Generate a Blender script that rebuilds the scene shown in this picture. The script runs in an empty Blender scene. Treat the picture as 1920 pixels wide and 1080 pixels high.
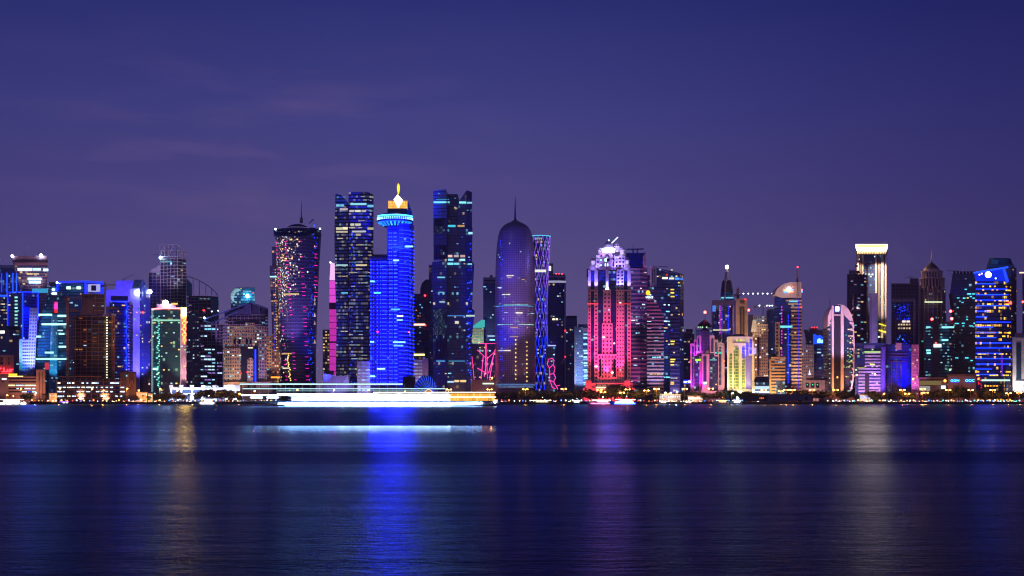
import bpy, bmesh, math, random
from mathutils import Vector, Matrix
R = math.radians
SC = bpy.context.scene
COL = SC.collection
# ------------------------------------------------ camera, sky, sun, exposure
F, YH, H, GZ = 2666.67, 749.0, 5.0, 2.2          # focal length in pixels of the 1920 wide picture, horizon row, eye height, quay height
cam = bpy.data.cameras.new('camera'); cob = bpy.data.objects.new('camera', cam); COL.objects.link(cob)
cob.location = (0, 0, H); cob.rotation_euler = (R(90), 0, 0)
cam.lens = 50; cam.sensor_width = 36; cam.shift_y = (YH-540)/1920
cam.clip_start = .5; cam.clip_end = 30000
SC.camera = cob
SC.view_settings.view_transform = 'Standard'; SC.view_settings.look = 'None'
SC.view_settings.exposure = 0; SC.view_settings.gamma = 1
SC.render.engine = 'CYCLES'
SC.cycles.use_denoising = True; SC.cycles.filter_width = 1.15
SC.cycles.max_bounces = 5; SC.cycles.diffuse_bounces = 2; SC.cycles.glossy_bounces = 3
SC.cycles.sample_clamp_indirect = 6; SC.cycles.sample_clamp_direct = 0
SC.cycles.caustics_reflective = False; SC.cycles.caustics_refractive = False

def S(r, g, b):
    f = lambda c: (c/255/12.92 if c <= 10 else ((c/255+.055)/1.055)**2.4)
    return (f(r), f(g), f(b), 1)

class NT:
    def __init__(s, nt): s.nt = nt; nt.nodes.clear()
    def n(s, t, ins=None, **kw):
        nd = s.nt.nodes.new(t)
        for k, v in kw.items(): setattr(nd, k, v)
        for k, v in (ins or {}).items():
            if isinstance(v, bpy.types.NodeSocket): s.nt.links.new(v, nd.inputs[k])
            else: nd.inputs[k].default_value = v
        return nd
    def m(s, op, a, b=0, c=None):
        d = {0: a, 1: b}
        if c is not None: d[2] = c
        return s.n('ShaderNodeMath', d, operation=op).outputs[0]
    def mix(s, f, a, b, bt='MIX'):
        nd = s.n('ShaderNodeMix', data_type='RGBA', blend_type=bt)
        for i, v in ((0, f), (6, a), (7, b)):
            if isinstance(v, bpy.types.NodeSocket): s.nt.links.new(v, nd.inputs[i])
            else: nd.inputs[i].default_value = v
        return nd.outputs[2]
    def ramp(s, f, stops, interp='LINEAR'):
        nd = s.n('ShaderNodeValToRGB', {0: f}); cr = nd.color_ramp; cr.interpolation = interp
        while len(cr.elements) < len(stops): cr.elements.new(.5)
        for e, (p, c) in zip(cr.elements, stops): e.position = p; e.color = c
        return nd.outputs[0]

w = bpy.data.worlds.new('World'); SC.world = w; w.use_nodes = True
t = NT(w.node_tree)
tc = t.n('ShaderNodeTexCoord').outputs['Generated']
sp = t.n('ShaderNodeSeparateXYZ', {0: tc})
el = t.m('ARCSINE', sp.outputs[2])      # elevation, radians
grad = t.ramp(t.m('MAXIMUM', el, 0), [
(0.0, S(105, 90, 131)), (.05, S(99, 86, 135)), (.12, S(85, 77, 136)), (.20, S(65, 65, 132)),
    (.28, S(41, 47, 115)), (.45, S(27, 33, 90)), (1.0, S(16, 20, 62))])
az = t.n('ShaderNodeMapRange', {0: sp.outputs[0], 1: -.05, 2: .40, 3: 1.0, 4: .47}, interpolation_type='SMOOTHSTEP').outputs[0]
az2 = t.n('ShaderNodeMapRange', {0: sp.outputs[0], 1: -.40, 2: -.12, 3: .78, 4: 1.0}).outputs[0]
mp = t.n('ShaderNodeMapping', {0: tc, 3: (6, 6, 34)})
cn = t.n('ShaderNodeTexNoise', {0: mp.outputs[0], 2: 1.6, 3: 6, 4: .55})
cl = t.n('ShaderNodeMapRange', {0: cn.outputs[0], 1: .47, 2: .72, 3: 0, 4: 1}).outputs[0]
band = t.n('ShaderNodeMapRange', {0: el, 1: .27, 2: .14, 3: 0, 4: 1}).outputs[0]
lft = t.n('ShaderNodeMapRange', {0: sp.outputs[0], 1: .02, 2: -.15, 3: .1, 4: 1}).outputs[0]
lft2 = t.n('ShaderNodeMapRange', {0: sp.outputs[0], 1: -.33, 2: -.22, 3: .25, 4: 1}).outputs[0]
low = t.n('ShaderNodeMapRange', {0: el, 1: .09, 2: .17, 3: 0, 4: 1}).outputs[0]
cf = t.m('MULTIPLY', t.m('MULTIPLY', t.m('MULTIPLY', cl, band), t.m('MULTIPLY', lft, lft2)), t.m('MULTIPLY', low, .34))
skyc = t.mix(cf, grad, S(132, 104, 146))
skyc = t.mix(1.0, skyc, t.n('ShaderNodeCombineXYZ', {0: t.m('MULTIPLY', az, az2), 1: t.m('MULTIPLY', az, az2), 2: t.m('POWER', t.m('MULTIPLY', az, az2), .6)}).outputs[0], 'MULTIPLY')
ns = t.n('ShaderNodeTexSky', sky_type='NISHITA'); ns.sun_disc = False; ns.sun_elevation = R(-6); ns.sun_rotation = R(250)
bg1 = t.n('ShaderNodeBackground', {0: ns.outputs[0], 1: .05}); bg2 = t.n('ShaderNodeBackground', {0: skyc, 1: 1.0})
ad = t.n('ShaderNodeAddShader', {0: bg1.outputs[0], 1: bg2.outputs[0]})
t.n('ShaderNodeOutputWorld', {0: ad.outputs[0]})
sun = bpy.data.lights.new('sun', 'SUN'); sun.energy = .10; sun.angle = R(20); sun.color = (.75, .62, 1.0)   # last dusk glow
so = bpy.data.objects.new('sun', sun); COL.objects.link(so); so.rotation_euler = (R(62), 0, R(-28))

# ------------------------------------------------ materials
_mc = {}
def mat(key, fn):
    if key in _mc: return _mc[key]
    m = bpy.data.materials.new(key if isinstance(key, str) else key[0]); m.use_nodes = True
    fn(NT(m.node_tree)); _mc[key] = m
    m.cycles.emission_sampling = 'NONE'
    return m
def em(c, s, sample=False):
    def fn(t):
        oi = t.n('ShaderNodeObjectInfo').outputs['Random']
        k = t.m('MULTIPLY', t.m('MULTIPLY_ADD', oi, .7, .65), s)
        e = t.n('ShaderNodeEmission', {0: S(*c), 1: k}); t.n('ShaderNodeOutputMaterial', {0: e.outputs[0]})
    m = mat(('lit', c, s), fn)
    if sample: m.cycles.emission_sampling = 'FRONT'
    return m
def paint(c, rough=.6, metal=0.0, nz=.25, sc=.15):
    def fn(t):
        tx = t.n('ShaderNodeTexCoord').outputs['Object']
        a = t.n('ShaderNodeTexNoise', {0: tx, 2: sc, 3: 5, 4: .6}).outputs[0]
        k = t.n('ShaderNodeMapRange', {0: a, 1: .25, 2: .75, 3: 1-nz, 4: 1+nz}).outputs[0]
        cc = t.mix(1.0, S(*c), k, 'MULTIPLY')
        p = t.n('ShaderNodeBsdfPrincipled', {'Base Color': cc, 'Roughness': rough, 'Metallic': metal})
        t.n('ShaderNodeOutputMaterial', {0: p.outputs[0]})
    return mat(('paint', c, rough, metal, nz), fn)
def fac(glass=(16, 22, 60), frame=(40, 42, 80), fu=.12, fv=.3, p=.1, ca=(255, 214, 150), cb=(170, 225, 255), s=1.0, rough=.22, blk=3, seed=0, spec=.5, rowp=.25, led=None, ledw=.18, leds=2.0):
    """curtain wall or masonry with windows, one UV cell per bay and storey; a share p of the cells has its lights on"""
    def fn(t):
        uv = t.n('ShaderNodeUVMap').outputs[0]; q = t.n('ShaderNodeSeparateXYZ', {0: uv})
        u, v = q.outputs[0], q.outputs[1]
        fu_, fv_ = t.m('FRACT', u), t.m('FRACT', v); cu, cv = t.m('FLOOR', u), t.m('FLOOR', v)
        W = lambda a, b, k: t.n('ShaderNodeTexWhiteNoise', {0: t.n('ShaderNodeCombineXYZ', {0: a, 1: b, 2: k+seed*7.3}).outputs[0]}, noise_dimensions='3D').outputs[0]
        cell = W(cu, cv, .1); cell2 = W(cu, cv, 5.2); block = W(t.m('FLOOR', t.m('DIVIDE', u, blk)), cv, 2.7); row = W(cv, 0, 9.1)
        inu = t.m('MULTIPLY', t.m('GREATER_THAN', fu_, fu/2), t.m('LESS_THAN', fu_, 1-fu/2))
        inv = t.m('MULTIPLY', t.m('GREATER_THAN', fv_, fv/2), t.m('LESS_THAN', fv_, 1-fv/2))
        win = t.m('MULTIPLY', inu, inv)
        sc = t.m('ADD', t.m('ADD', t.m('MULTIPLY', cell, .5), t.m('MULTIPLY', block, .3)), t.m('MULTIPLY', row, .2))
        # share of lit cells: threshold on a roughly bell shaped sum
        th = .5 + (.5-p)*.62
        lit = t.m('GREATER_THAN', sc, th)
        br = t.m('MULTIPLY_ADD', t.m('POWER', cell2, 2.2), .95, .05)
        tint = t.mix(t.m('GREATER_THAN', t.m('FRACT', t.m('MULTIPLY', t.m('ADD', block, cell2), 3.7)), .5), S(*ca), S(*cb))
        # a lit ceiling shows brighter at the window head
        head = t.m('MULTIPLY_ADD', fv_, .8, .4)
        est = t.m('MULTIPLY', t.m('MULTIPLY', t.m('MULTIPLY', lit, win), t.m('MULTIPLY', br, head)), s)
        g_ = S(*glass); gl = t.mix(t.m('MULTIPLY', cell, .5), tuple(min(1, c*k_) for c, k_ in zip(g_[:3], (4.2, 8, 6.5)))+(1,), tuple(c*k_ for c, k_ in zip(g_[:3], (1.8, 3.6, 3)))+(1,))
        nz = t.n('ShaderNodeTexNoise', {0: t.n('ShaderNodeTexCoord').outputs['Object'], 2: .06, 3: 4}).outputs[0]
        fr = t.mix(1.0, S(*frame), t.m('MULTIPLY_ADD', nz, .6, .7), 'MULTIPLY')
        base = t.mix(win, fr, gl)
        ro = t.m('MULTIPLY_ADD', win, rough-.7, .7)
        ec, es = tint, est
        if led:
            lm = t.m('LESS_THAN', fv_, ledw)
            ec = t.mix(lm, tint, S(*led)); es = t.m('ADD', est, t.m('MULTIPLY', lm, leds))
        b = t.n('ShaderNodeBsdfPrincipled', {'Base Color': base, 'Roughness': ro, 'IOR': t.m('MULTIPLY_ADD', win, .75, 1.45), 'Emission Color': ec, 'Emission Strength': es})
        t.n('ShaderNodeOutputMaterial', {0: b.outputs[0]})
    return mat(('facade', glass, frame, fu, fv, p, ca, cb, s, rough, blk, seed, rowp, led, ledw, leds), fn)

CONC = paint((120, 104, 108)); DCONC = paint((70, 60, 70)); BEIGE = paint((190, 165, 140)); WHITE = paint((215, 210, 215), .5)
DARK = paint((22, 22, 34), .5); ROOF = paint((45, 42, 58)); STEEL = paint((110, 110, 122), .4, .6); BROWN = paint((92, 66, 52))
WARM = (255, 214, 150); COOL = (190, 232, 255); CYAN = (130, 214, 245); BLUE = (30, 70, 255); YEL = (255, 205, 110); AMB = (255, 150, 50); MAG = (255, 40, 200); VIO = (130, 90, 255); RED = (255, 40, 40)
PWARM = [em(WARM, 1.0), em((255, 235, 190), .8), em(YEL, 1.0)]; PCOOL = [em(COOL, 1.0), em(CYAN, .75), em((190, 215, 240), .6), em((120, 190, 230), .45)]
PMIX = PWARM + PCOOL; PBLUE = [em((14, 40, 255), 2.0), em((40, 90, 255), 1.4)]

def PX(px, Y): return (px-960)*Y/F
def PZ(py, Y): return H+(YH-py)*Y/F
def link(o, parent=None):
    COL.objects.link(o)
    if parent: o.parent = parent
    return o
def tag(o, label=None, cat=None, group=None, kind=None):
    for k, v in (('label', label), ('category', cat), ('group', group), ('kind', kind)):
        if v: o[k] = v
    return o
def mesh_from(bm, name, mats):
    me = bpy.data.meshes.new(name); bm.to_mesh(me); bm.free()
    for m in (mats if isinstance(mats, (list, tuple)) else [mats]): me.materials.append(m)
    return me
_ub = {}
def unit(m, name='part'):
    k = (m.name, name)
    if k not in _ub:
        bm = bmesh.new(); bmesh.ops.create_cube(bm, size=1); _ub[k] = mesh_from(bm, name, m)
    return _ub[k]
def boxm(bm, c, d, rot=None):
    r = bmesh.ops.create_cube(bm, size=1)
    M = Matrix.Translation(c) @ (rot or Matrix()) @ Matrix.Diagonal((*d, 1))
    bmesh.ops.transform(bm, matrix=M, verts=r['verts']); return r['verts']
def dirm(p0, p1):
    z = (Vector(p1)-Vector(p0)); L = z.length; z = z/max(L, 1e-6)
    x = Vector((0, 0, 1)).cross(z)
    if x.length < 1e-3: x = Vector((1, 0, 0))
    x.normalize(); y = z.cross(x)
    return Matrix((x, y, z)).transposed().to_4x4(), L
def barm(bm, p0, p1, w, w2=None):
    M, L = dirm(p0, p1)
    return boxm(bm, (Vector(p0)+Vector(p1))/2, (w, w2 or w, L), M)
def tubem(bm, p0, p1, r, seg=10, r2=None):
    M, L = dirm(p0, p1)
    r_ = bmesh.ops.create_cone(bm, cap_ends=True, segments=seg, radius1=r, radius2=(r if r2 is None else r2), depth=L)
    bmesh.ops.transform(bm, matrix=Matrix.Translation((Vector(p0)+Vector(p1))/2) @ M, verts=r_['verts'])

class B:
    """one thing: an Empty at its base and its parts"""
    def __init__(s, name, label, cat, Y, cx, group=None, z=None, seed=None):
        s.Y = Y; s.o = Vector((PX(cx, Y), Y, GZ if z is None else z))
        s.root = link(bpy.data.objects.new(name, None)); s.root.location = s.o
        s.root.empty_display_size = 5
        tag(s.root, label, cat, group); s.sides = []; s.rg = random.Random(seed if seed is not None else name+str(cx))
    def p(s, px, py, dy=0):
        return Vector((PX(px, s.Y+dy), s.Y+dy, PZ(py, s.Y+dy)))-s.o
    def part(s, name, bm, mats, parent=None, label=None, smooth=False):
        me = mesh_from(bm, name, mats)
        if smooth:
            for f in me.polygons: f.use_smooth = True
        o = link(bpy.data.objects.new(name, me), parent or s.root)
        if label: o['label'] = label
        return o
    def bar(s, name, p0, p1, w, m, w2=None, parent=None):
        M, L = dirm(p0, p1)
        o = link(bpy.data.objects.new(name, unit(m, name)), parent or s.root)
        o.matrix_basis = Matrix.Translation((Vector(p0)+Vector(p1))/2) @ M @ Matrix.Diagonal((w, w2 or w, L, 1)); return o
    def box(s, name, x0, x1, y0, y1, m, dy=0, d=10, bev=0, parent=None, label=None):
        """box from pixel columns x0..x1 and rows y0(top)..y1, front at depth dy, d metres deep"""
        if d >= 8 and not bev:
            bm = bmesh.new(); zb, zt = s.p(0, y1, dy).z, s.p(0, y0, dy).z
            zb = max(zb, 0) if zb > -3 else zb
            q = [s.p(x, YH, yy) for x, yy in ((x0, dy), (x1, dy), (x1, dy+d), (x0, dy+d))]
            lo = [bm.verts.new((v.x, v.y, zb)) for v in q]; hi = [bm.verts.new((v.x, v.y, zt)) for v in q]
            for i in range(4): bm.faces.new((lo[i], lo[(i+1) % 4], hi[(i+1) % 4], hi[i]))
            bm.faces.new(hi); bm.faces.new(lo[::-1]); bmesh.ops.recalc_face_normals(bm, faces=bm.faces[:])
            return s.part(name, bm, m, parent, label)
        a, b = s.p(x0, y1, dy), s.p(x1, y0, dy)
        bm = bmesh.new(); boxm(bm, ((a.x+b.x)/2, dy+d/2, (a.z+b.z)/2), (abs(b.x-a.x), d, abs(b.z-a.z)))
        if bev: bmesh.ops.bevel(bm, geom=bm.edges[:], offset=bev, segments=2, affect='EDGES')
        return s.part(name, bm, m, parent, label)
    def ground(s): return YH+(H-GZ)*F/s.Y
    def loft(s, name, levels, mats, bay=2.7, fl=3.8, roof=None, win=True, label=None, parent=None):
        """levels bottom to top: (py or None for the ground, [(px, dy[, py])...]) going left to right along the front"""
        if not isinstance(mats, (list, tuple)): mats = [mats]
        bm = bmesh.new(); uvl = bm.loops.layers.uv.new('UVMap'); rings = []
        for py, pts in levels:
            rg = []
            for q in pts:
                pp = q[2] if len(q) > 2 else py
                if pp is None:
                    v = s.p(q[0], 0, q[1]); v.z = 0
                else:
                    v = s.p(q[0], pp, q[1]); v.z = PZ(pp, s.Y)-s.o.z
                rg.append(v)
            rings.append(rg)
        n = len(rings[0]); vs = [[bm.verts.new(v) for v in rg] for rg in rings]
        for k in range(len(rings)-1):
            u0 = 0
            for i in range(n):
                j = (i+1) % n
                a, b, c, d = rings[k][i], rings[k][j], rings[k+1][j], rings[k+1][i]
                try: f = bm.faces.new((vs[k][i], vs[k][j], vs[k+1][j], vs[k+1][i]))
                except ValueError: continue
                f.material_index = i % len(mats)
                L = (rings[0][j]-rings[0][i]).length
                nb = max(1, round(L/bay))
                us = (u0, u0+nb, u0+nb, u0)
                for lp, uu, vv in zip(f.loops, us, (a.z, b.z, c.z, d.z)): lp[uvl].uv = (uu, vv/fl)
                u0 += nb+3
                if win and (b-a).x > 1.0: s.sides.append((a, b, c, d, nb, fl))
        top = bm.faces.new(vs[-1]); bot = bm.faces.new(list(reversed(vs[0])))
        ms = list(mats)
        if roof: ms.append(roof); top.material_index = len(ms)-1
        bmesh.ops.recalc_face_normals(bm, faces=bm.faces[:])
        return s.part(name, bm, ms, parent, label)
    def win(s, n, pal, ln=(1, 4), rows=None, side=None, h=.36, name='window', fill=.8, off=.15, xr=None):
        """n lit windows or runs of windows set 0.15 m proud of the walls"""
        if not s.sides: return
        rows_ = [s.rg.random() for _ in range(rows)] if rows else None
        sd = [s.sides[i] for i in side] if side else s.sides
        wt = [(q[1]-q[0]).x*(q[3]-q[0]).length for q in sd]
        for _ in range(n):
            a, b, c, d, nb, fl = s.rg.choices(sd, wt)[0]
            zb, zt = min(a.z, b.z), max(c.z, d.z); nf = int((zt-zb)/fl)
            if nf < 1: continue
            r_ = s.rg.choice(rows_) if rows_ else s.rg.random()
            k = int(r_*nf); l = min(nb, s.rg.randint(*ln)); c0 = s.rg.randint(0, nb-l)
            z = (math.floor(zb/fl)+k+.5)*fl
            tt = (z-a.z)/max(d.z-a.z, .1)
            if tt < .01 or tt > .99: continue
            P = lambda u: a.lerp(b, u).lerp(d.lerp(c, u), tt)
            m0, m1 = P((c0+.1)/nb), P((c0+l-.1)/nb)
            m0.z = m1.z = z
            if xr and not (xr[0] < (m0.x+m1.x)/2 < xr[1]): continue
            U = m1-m0; Lw = U.length
            if Lw < .3: continue
            U.normalize(); V = (d-a).normalized(); N = U.cross(V).normalized(); V = N.cross(U)
            mm = s.rg.choice(pal); o = link(bpy.data.objects.new(name, unit(mm, name)), s.root)
            M = Matrix((U, N, V)).transposed().to_4x4()
            o.matrix_basis = Matrix.Translation((m0+m1)/2+N*off) @ M @ Matrix.Diagonal((Lw*.9, .3, fl*min(h, .38), 1))
    def floors(s, name, levels, m, step, out=.5, h=.8, z0=0, z1=None, off=0):
        """slab edges or sun-shade bands that run round the building at every storey: one mesh"""
        bm = bmesh.new(); rings = []
        for py, pts in levels:
            z = 0 if py is None else PZ(py, s.Y)-s.o.z
            rings.append((z, [s.p(q[0], 0, q[1]).xy for q in pts]))
        zt = rings[-1][0] if z1 is None else z1; z = z0+off
        while z < zt-h:
            for k in range(len(rings)-1):
                if rings[k][0] <= z <= rings[k+1][0]: break
            f = (z-rings[k][0])/max(rings[k+1][0]-rings[k][0], .01)
            pts = [a.lerp(b, f) for a, b in zip(rings[k][1], rings[k+1][1])]
            c = sum(pts, Vector((0, 0)))/len(pts); ex = []
            for q in pts:
                dd = (q-c); ex.append(q+dd.normalized()*out*1.3)
            lo = [bm.verts.new((q.x, q.y, z)) for q in ex]; hi = [bm.verts.new((q.x, q.y, z+h)) for q in ex]
            for i in range(len(ex)):
                j = (i+1) % len(ex); bm.faces.new((lo[i], lo[j], hi[j], hi[i]))
            bm.faces.new(hi); bm.faces.new(list(reversed(lo)))
            z += step
        return s.part(name, bm, m)
    def lathe(s, name, cx, prof, m, seg=40, r0=None, bay=2.7, fl=3.8, cap=True, smooth=True, win=True, dyc=None, sy=1.0):
        """round tower: prof bottom to top of (half width px, py)"""
        rs = [hw*s.Y/F for hw, _ in prof]; R0 = max(rs); dyc = R0 if dyc is None else dyc
        C0 = s.p(cx, YH, 0); bm = bmesh.new(); uvl = bm.loops.layers.uv.new('UVMap')
        # widths are measured at the building's front plane distance; the axis stands dyc behind it
        C0.x = PX(cx, s.Y+dyc)-s.o.x; kf = (s.Y+dyc)/s.Y
        vs = []
        for r, (hw, py) in zip(rs, prof):
            z = 0 if py is None else PZ(py, s.Y+dyc)-s.o.z
            vs.append([bm.verts.new((C0.x+r*kf*math.cos(a), dyc+r*kf*sy*math.sin(a), z)) for a in [2*math.pi*(i/seg)-math.pi*1.0 for i in range(seg)]])
        nb = max(seg, round(2*math.pi*R0/bay/seg)*seg)
        for k in range(len(vs)-1):
            for i in range(seg):
                j = (i+1) % seg; f = bm.faces.new((vs[k][i], vs[k][j], vs[k+1][j], vs[k+1][i])); f.smooth = smooth
                for lp, uu, vv in zip(f.loops, (i, i+1, i+1, i), (vs[k][i].co.z, vs[k][j].co.z, vs[k+1][j].co.z, vs[k+1][i].co.z)):
                    lp[uvl].uv = (uu*nb/seg, vv/fl)
                a, b, c, d = [q.co.copy() for q in (vs[k][i], vs[k][j], vs[k+1][j], vs[k+1][i])]
                if win and (b-a).x > .5 and d.z-a.z > fl: s.sides.append((a, b, c, d, max(1, nb//seg), fl))
        if cap: bm.faces.new(vs[-1]); bm.faces.new(list(reversed(vs[0])))
        bmesh.ops.recalc_face_normals(bm, faces=bm.faces[:])
        return s.part(name, bm, m)
    def spot(s, px, py, dy, tx, ty, tdy, col, P, ang=70, blend=.6, size=1.5):  # unseen spots added to light the walls: floodlighting and plain fill alike
        l = bpy.data.lights.new('flood_fill_light', 'SPOT'); l.energy = P*.42; l.color = [c for c in S(*col)[:3]]; l.spot_size = R(ang); l.spot_blend = blend; l.shadow_soft_size = size
        o = bpy.data.objects.new('flood_fill_light', l); link(o, s.root); a, b = s.p(px, py, dy), s.p(tx, ty, tdy)
        o.location = a; o.rotation_euler = (b-a).to_track_quat('-Z', 'Y').to_euler(); return o
    def beacon(s, px, py, dy, m, r=1.0, name='beacon_light'):
        bm = bmesh.new(); bmesh.ops.create_icosphere(bm, subdivisions=2, radius=r); bmesh.ops.translate(bm, verts=bm.verts[:], vec=s.p(px, py, dy))
        return s.part(name, bm, m)
    def mast(s, px, y0, y1, dy, m, r=.5, name='antenna', r2=.1):
        bm = bmesh.new(); tubem(bm, s.p(px, y0, dy), s.p(px, y1, dy), r, 8, r2); return s.part(name, bm, m)
    def text(s, name, body, px, py, dy, size, m, rz=0, parent=None, vert=False, wide=1.0):
        cu = bpy.data.curves.new('t', 'FONT'); cu.body = '\n'.join(body) if vert else body
        cu.size = size; cu.extrude = .08; cu.align_x = 'CENTER'; cu.align_y = 'CENTER' if not vert else 'TOP'
        if vert: cu.space_line = .78
        cu.offset = size*.018
        to = bpy.data.objects.new('t', cu); COL.objects.link(to); bpy.context.view_layer.update()
        me = bpy.data.meshes.new_from_object(to); bpy.data.objects.remove(to)
        me.materials.clear(); me.materials.append(m); me.name = name
        o = link(bpy.data.objects.new(name, me), parent or s.root)
        o.location = s.p(px, py, dy); o.rotation_euler = (R(90), 0, R(rz)); o.scale = (wide, 1, 1); return o

def sub(o, parent):
    o.parent = parent; return o
def rect(x0, x1, d=30, dy=0): return [(x0, dy), (x1, dy), (x1, dy+d), (x0, dy+d)]
def cor(xl, xm, xr, dl=18, dr=18): return [(xl, dl), (xm, 0), (xr, dr), ((xl+xr)/2, dl+dr+8)]
def rnd(x0, x1, d=30, n=8, bulge=10):
    """front that bows towards the water"""
    f = [(x0+(x1-x0)*i/n, bulge*(1-math.sin(math.pi*i/n))) for i in range(n+1)]
    return f+[(x1, bulge+d), (x0, bulge+d)]
def slab_tower(b, name, pts, top, m, base=None, roof=ROOF, **k):
    return b.loft(name, [(base, pts), (top, pts)], m, roof=roof, **k)
# ------------------------------------------------ builders shared by several buildings
def skel(b, pts, top, base=None, fl=4.2, step=5.0, m=CONC, core=DCONC, th=.85, colw=.55, inset=.82, slab='floor_slab'):
    """bare concrete frame: slabs, columns and a dark core"""
    pl = [s_.xy for s_ in [b.p(q[0], YH, q[1]) for q in pts]]
    c = sum(pl, Vector((0, 0)))/len(pl)
    z0 = 0 if base is None else PZ(base, b.Y)-b.o.z; z1 = PZ(top, b.Y)-b.o.z
    z = z0+fl; bm0 = bmesh.new()
    vs = [bm0.verts.new((q.x, q.y, 0)) for q in pl]; f = bm0.faces.new(vs)
    r = bmesh.ops.extrude_face_region(bm0, geom=[f]); bmesh.ops.translate(bm0, verts=[v for v in r['geom'] if isinstance(v, bmesh.types.BMVert)], vec=(0, 0, th))
    bmesh.ops.recalc_face_normals(bm0, faces=bm0.faces[:]); me = mesh_from(bm0, slab, m)
    while z <= z1+.1:
        o = link(bpy.data.objects.new(slab, me), b.root); o.location = (0, 0, z-th); z += fl
    for i in range(len(pl)):
        a, d = pl[i], pl[(i+1) % len(pl)]
        if a.y+d.y > 2*c.y+12: continue
        n = max(1, int((d-a).length/step))
        for k in range(n):
            q = a.lerp(d, k/n); q = c+(q-c)*.975
            b.bar('column', (q.x, q.y, z0), (q.x, q.y, z1), colw, m)
    bm = bmesh.new(); lo = [bm.verts.new((*(c+(q-c)*inset), z0)) for q in pl]; hi = [bm.verts.new((*(c+(q-c)*inset), z1-1)) for q in pl]
    for i in range(len(pl)):
        j = (i+1) % len(pl); bm.faces.new((lo[i], lo[j], hi[j], hi[i]))
    bm.faces.new(hi); bmesh.ops.recalc_face_normals(bm, faces=bm.faces[:])
    b.part('core', bm, core)
    S_ = [Vector((*(c+(q-c)*inset), 0)) for q in pl]
    for i in range(len(pl)):
        a, d = S_[i], S_[(i+1) % len(pl)]
        if (d-a).x > 2: b.sides.append((Vector((a.x, a.y, z0)), Vector((d.x, d.y, z0)), Vector((d.x, d.y, z1)), Vector((a.x, a.y, z1)), max(1, round((d-a).length/step)), fl))

def lattice(bm, p0, p1, w, n):
    M, L = dirm(p0, p1); p0 = Vector(p0)
    C = [M @ Vector((sx*w/2, sy*w/2, 0)) for sx, sy in ((-1, -1), (1, -1), (1, 1), (-1, 1))]; D = (Vector(p1)-p0)
    for c in C: barm(bm, p0+c, p0+c+D, w*.13)
    for k in range(n):
        for i in range(4):
            j = (i+1) % 4
            barm(bm, p0+C[i]+D*(k/n), p0+C[j]+D*((k+1)/n), w*.09); barm(bm, p0+C[i]+D*(k/n), p0+C[j]+D*(k/n), w*.08)
CRANE = paint((190, 120, 40), .5)
def crane(label, Y, px, base, top, jx0, jx1, m=CRANE, w=2.0, lights=(), lm=None, jw=1.4, tipz=0):
    b = B('tower_crane', label, 'crane', Y, px, 'tower cranes over the building sites')
    z0 = b.p(px, base, 0); b.root.location += z0; b.o += z0
    bm = bmesh.new(); a, c = b.p(px, base, 0), b.p(px, top, 0); lattice(bm, a, c, w, max(2, int((c-a).length/4))); b.part('mast', bm, m)
    bm = bmesh.new(); a, c = b.p(jx0, top-tipz, 0), b.p(jx1, top, 0); lattice(bm, a, c, jw, max(3, int((c-a).length/4))); b.part('jib', bm, m)
    t0 = b.p(px, top-5, 0); bm = bmesh.new()
    tubem(bm, b.p(px, top, 0), t0, .4, 6); 
    for q in (a, c): tubem(bm, t0, q.lerp(b.p(px, top, 0), .25), .12, 5)
    b.part('apex_tie', bm, m)
    q = b.p(jx1 if abs(jx1-px) < abs(jx0-px) else jx0, top, 0)
    bm = bmesh.new(); boxm(bm, q+Vector((0, 0, -1.6)), (3.2, 1.6, 2.6)); b.part('counterweight', bm, CONC)
    bm = bmesh.new(); boxm(bm, b.p(px, top, 0)+Vector((1.6, -.6, -1.4)), (1.7, 1.7, 2.2)); b.part('cab', bm, WHITE)
    for lx, ly in lights: b.beacon(lx, ly, -1, lm or em(COOL, 8), .8, 'work_lamp')
    return b
def lamp_big(b, px, py, dy=-1.5, c=(200, 225, 255), s=30, r=1.7, name='roof_floodlight'):
    o = b.beacon(px, py, dy, em(c, s, True), r, name); return o
def outline(b, pts, m, w=.8, name='led_edge'):
    """LED strips along a chain of (px, py, dy)"""
    q = [b.p(*x) for x in pts]
    for a, c in zip(q, q[1:]): b.bar(name, a, c, w, m)
LB = em((12, 34, 255), 5, True); LB2 = em((24, 60, 255), 3); LMG = em((255, 30, 180), 1.5); LV = em((120, 90, 255), 5); LW = em((225, 235, 255), 6); LC = em((80, 210, 255), 3)

# ================================================ left edge to the red sign tower
b = B('office_tower', 'blue striped glass tower with pale flat roof band at the left edge', 'tower', 1960, 18)
slab_tower(b, 'facade', rect(-14, 38, 40), 502, fac((10, 22, 70), (40, 60, 140), .2, .25, .22, CYAN, COOL, 1.2, seed=1), base=None)
b.box('roof_band', -14, 39, 497, 503, paint((185, 180, 215)), -.8, 42)
for x in (3, 13, 24, 31): b.bar('led_strip', b.p(x, 512, -.6), b.p(x, 548, -.6), 1.0, LB2)
b.win(14, PCOOL, (1, 3))

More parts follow.
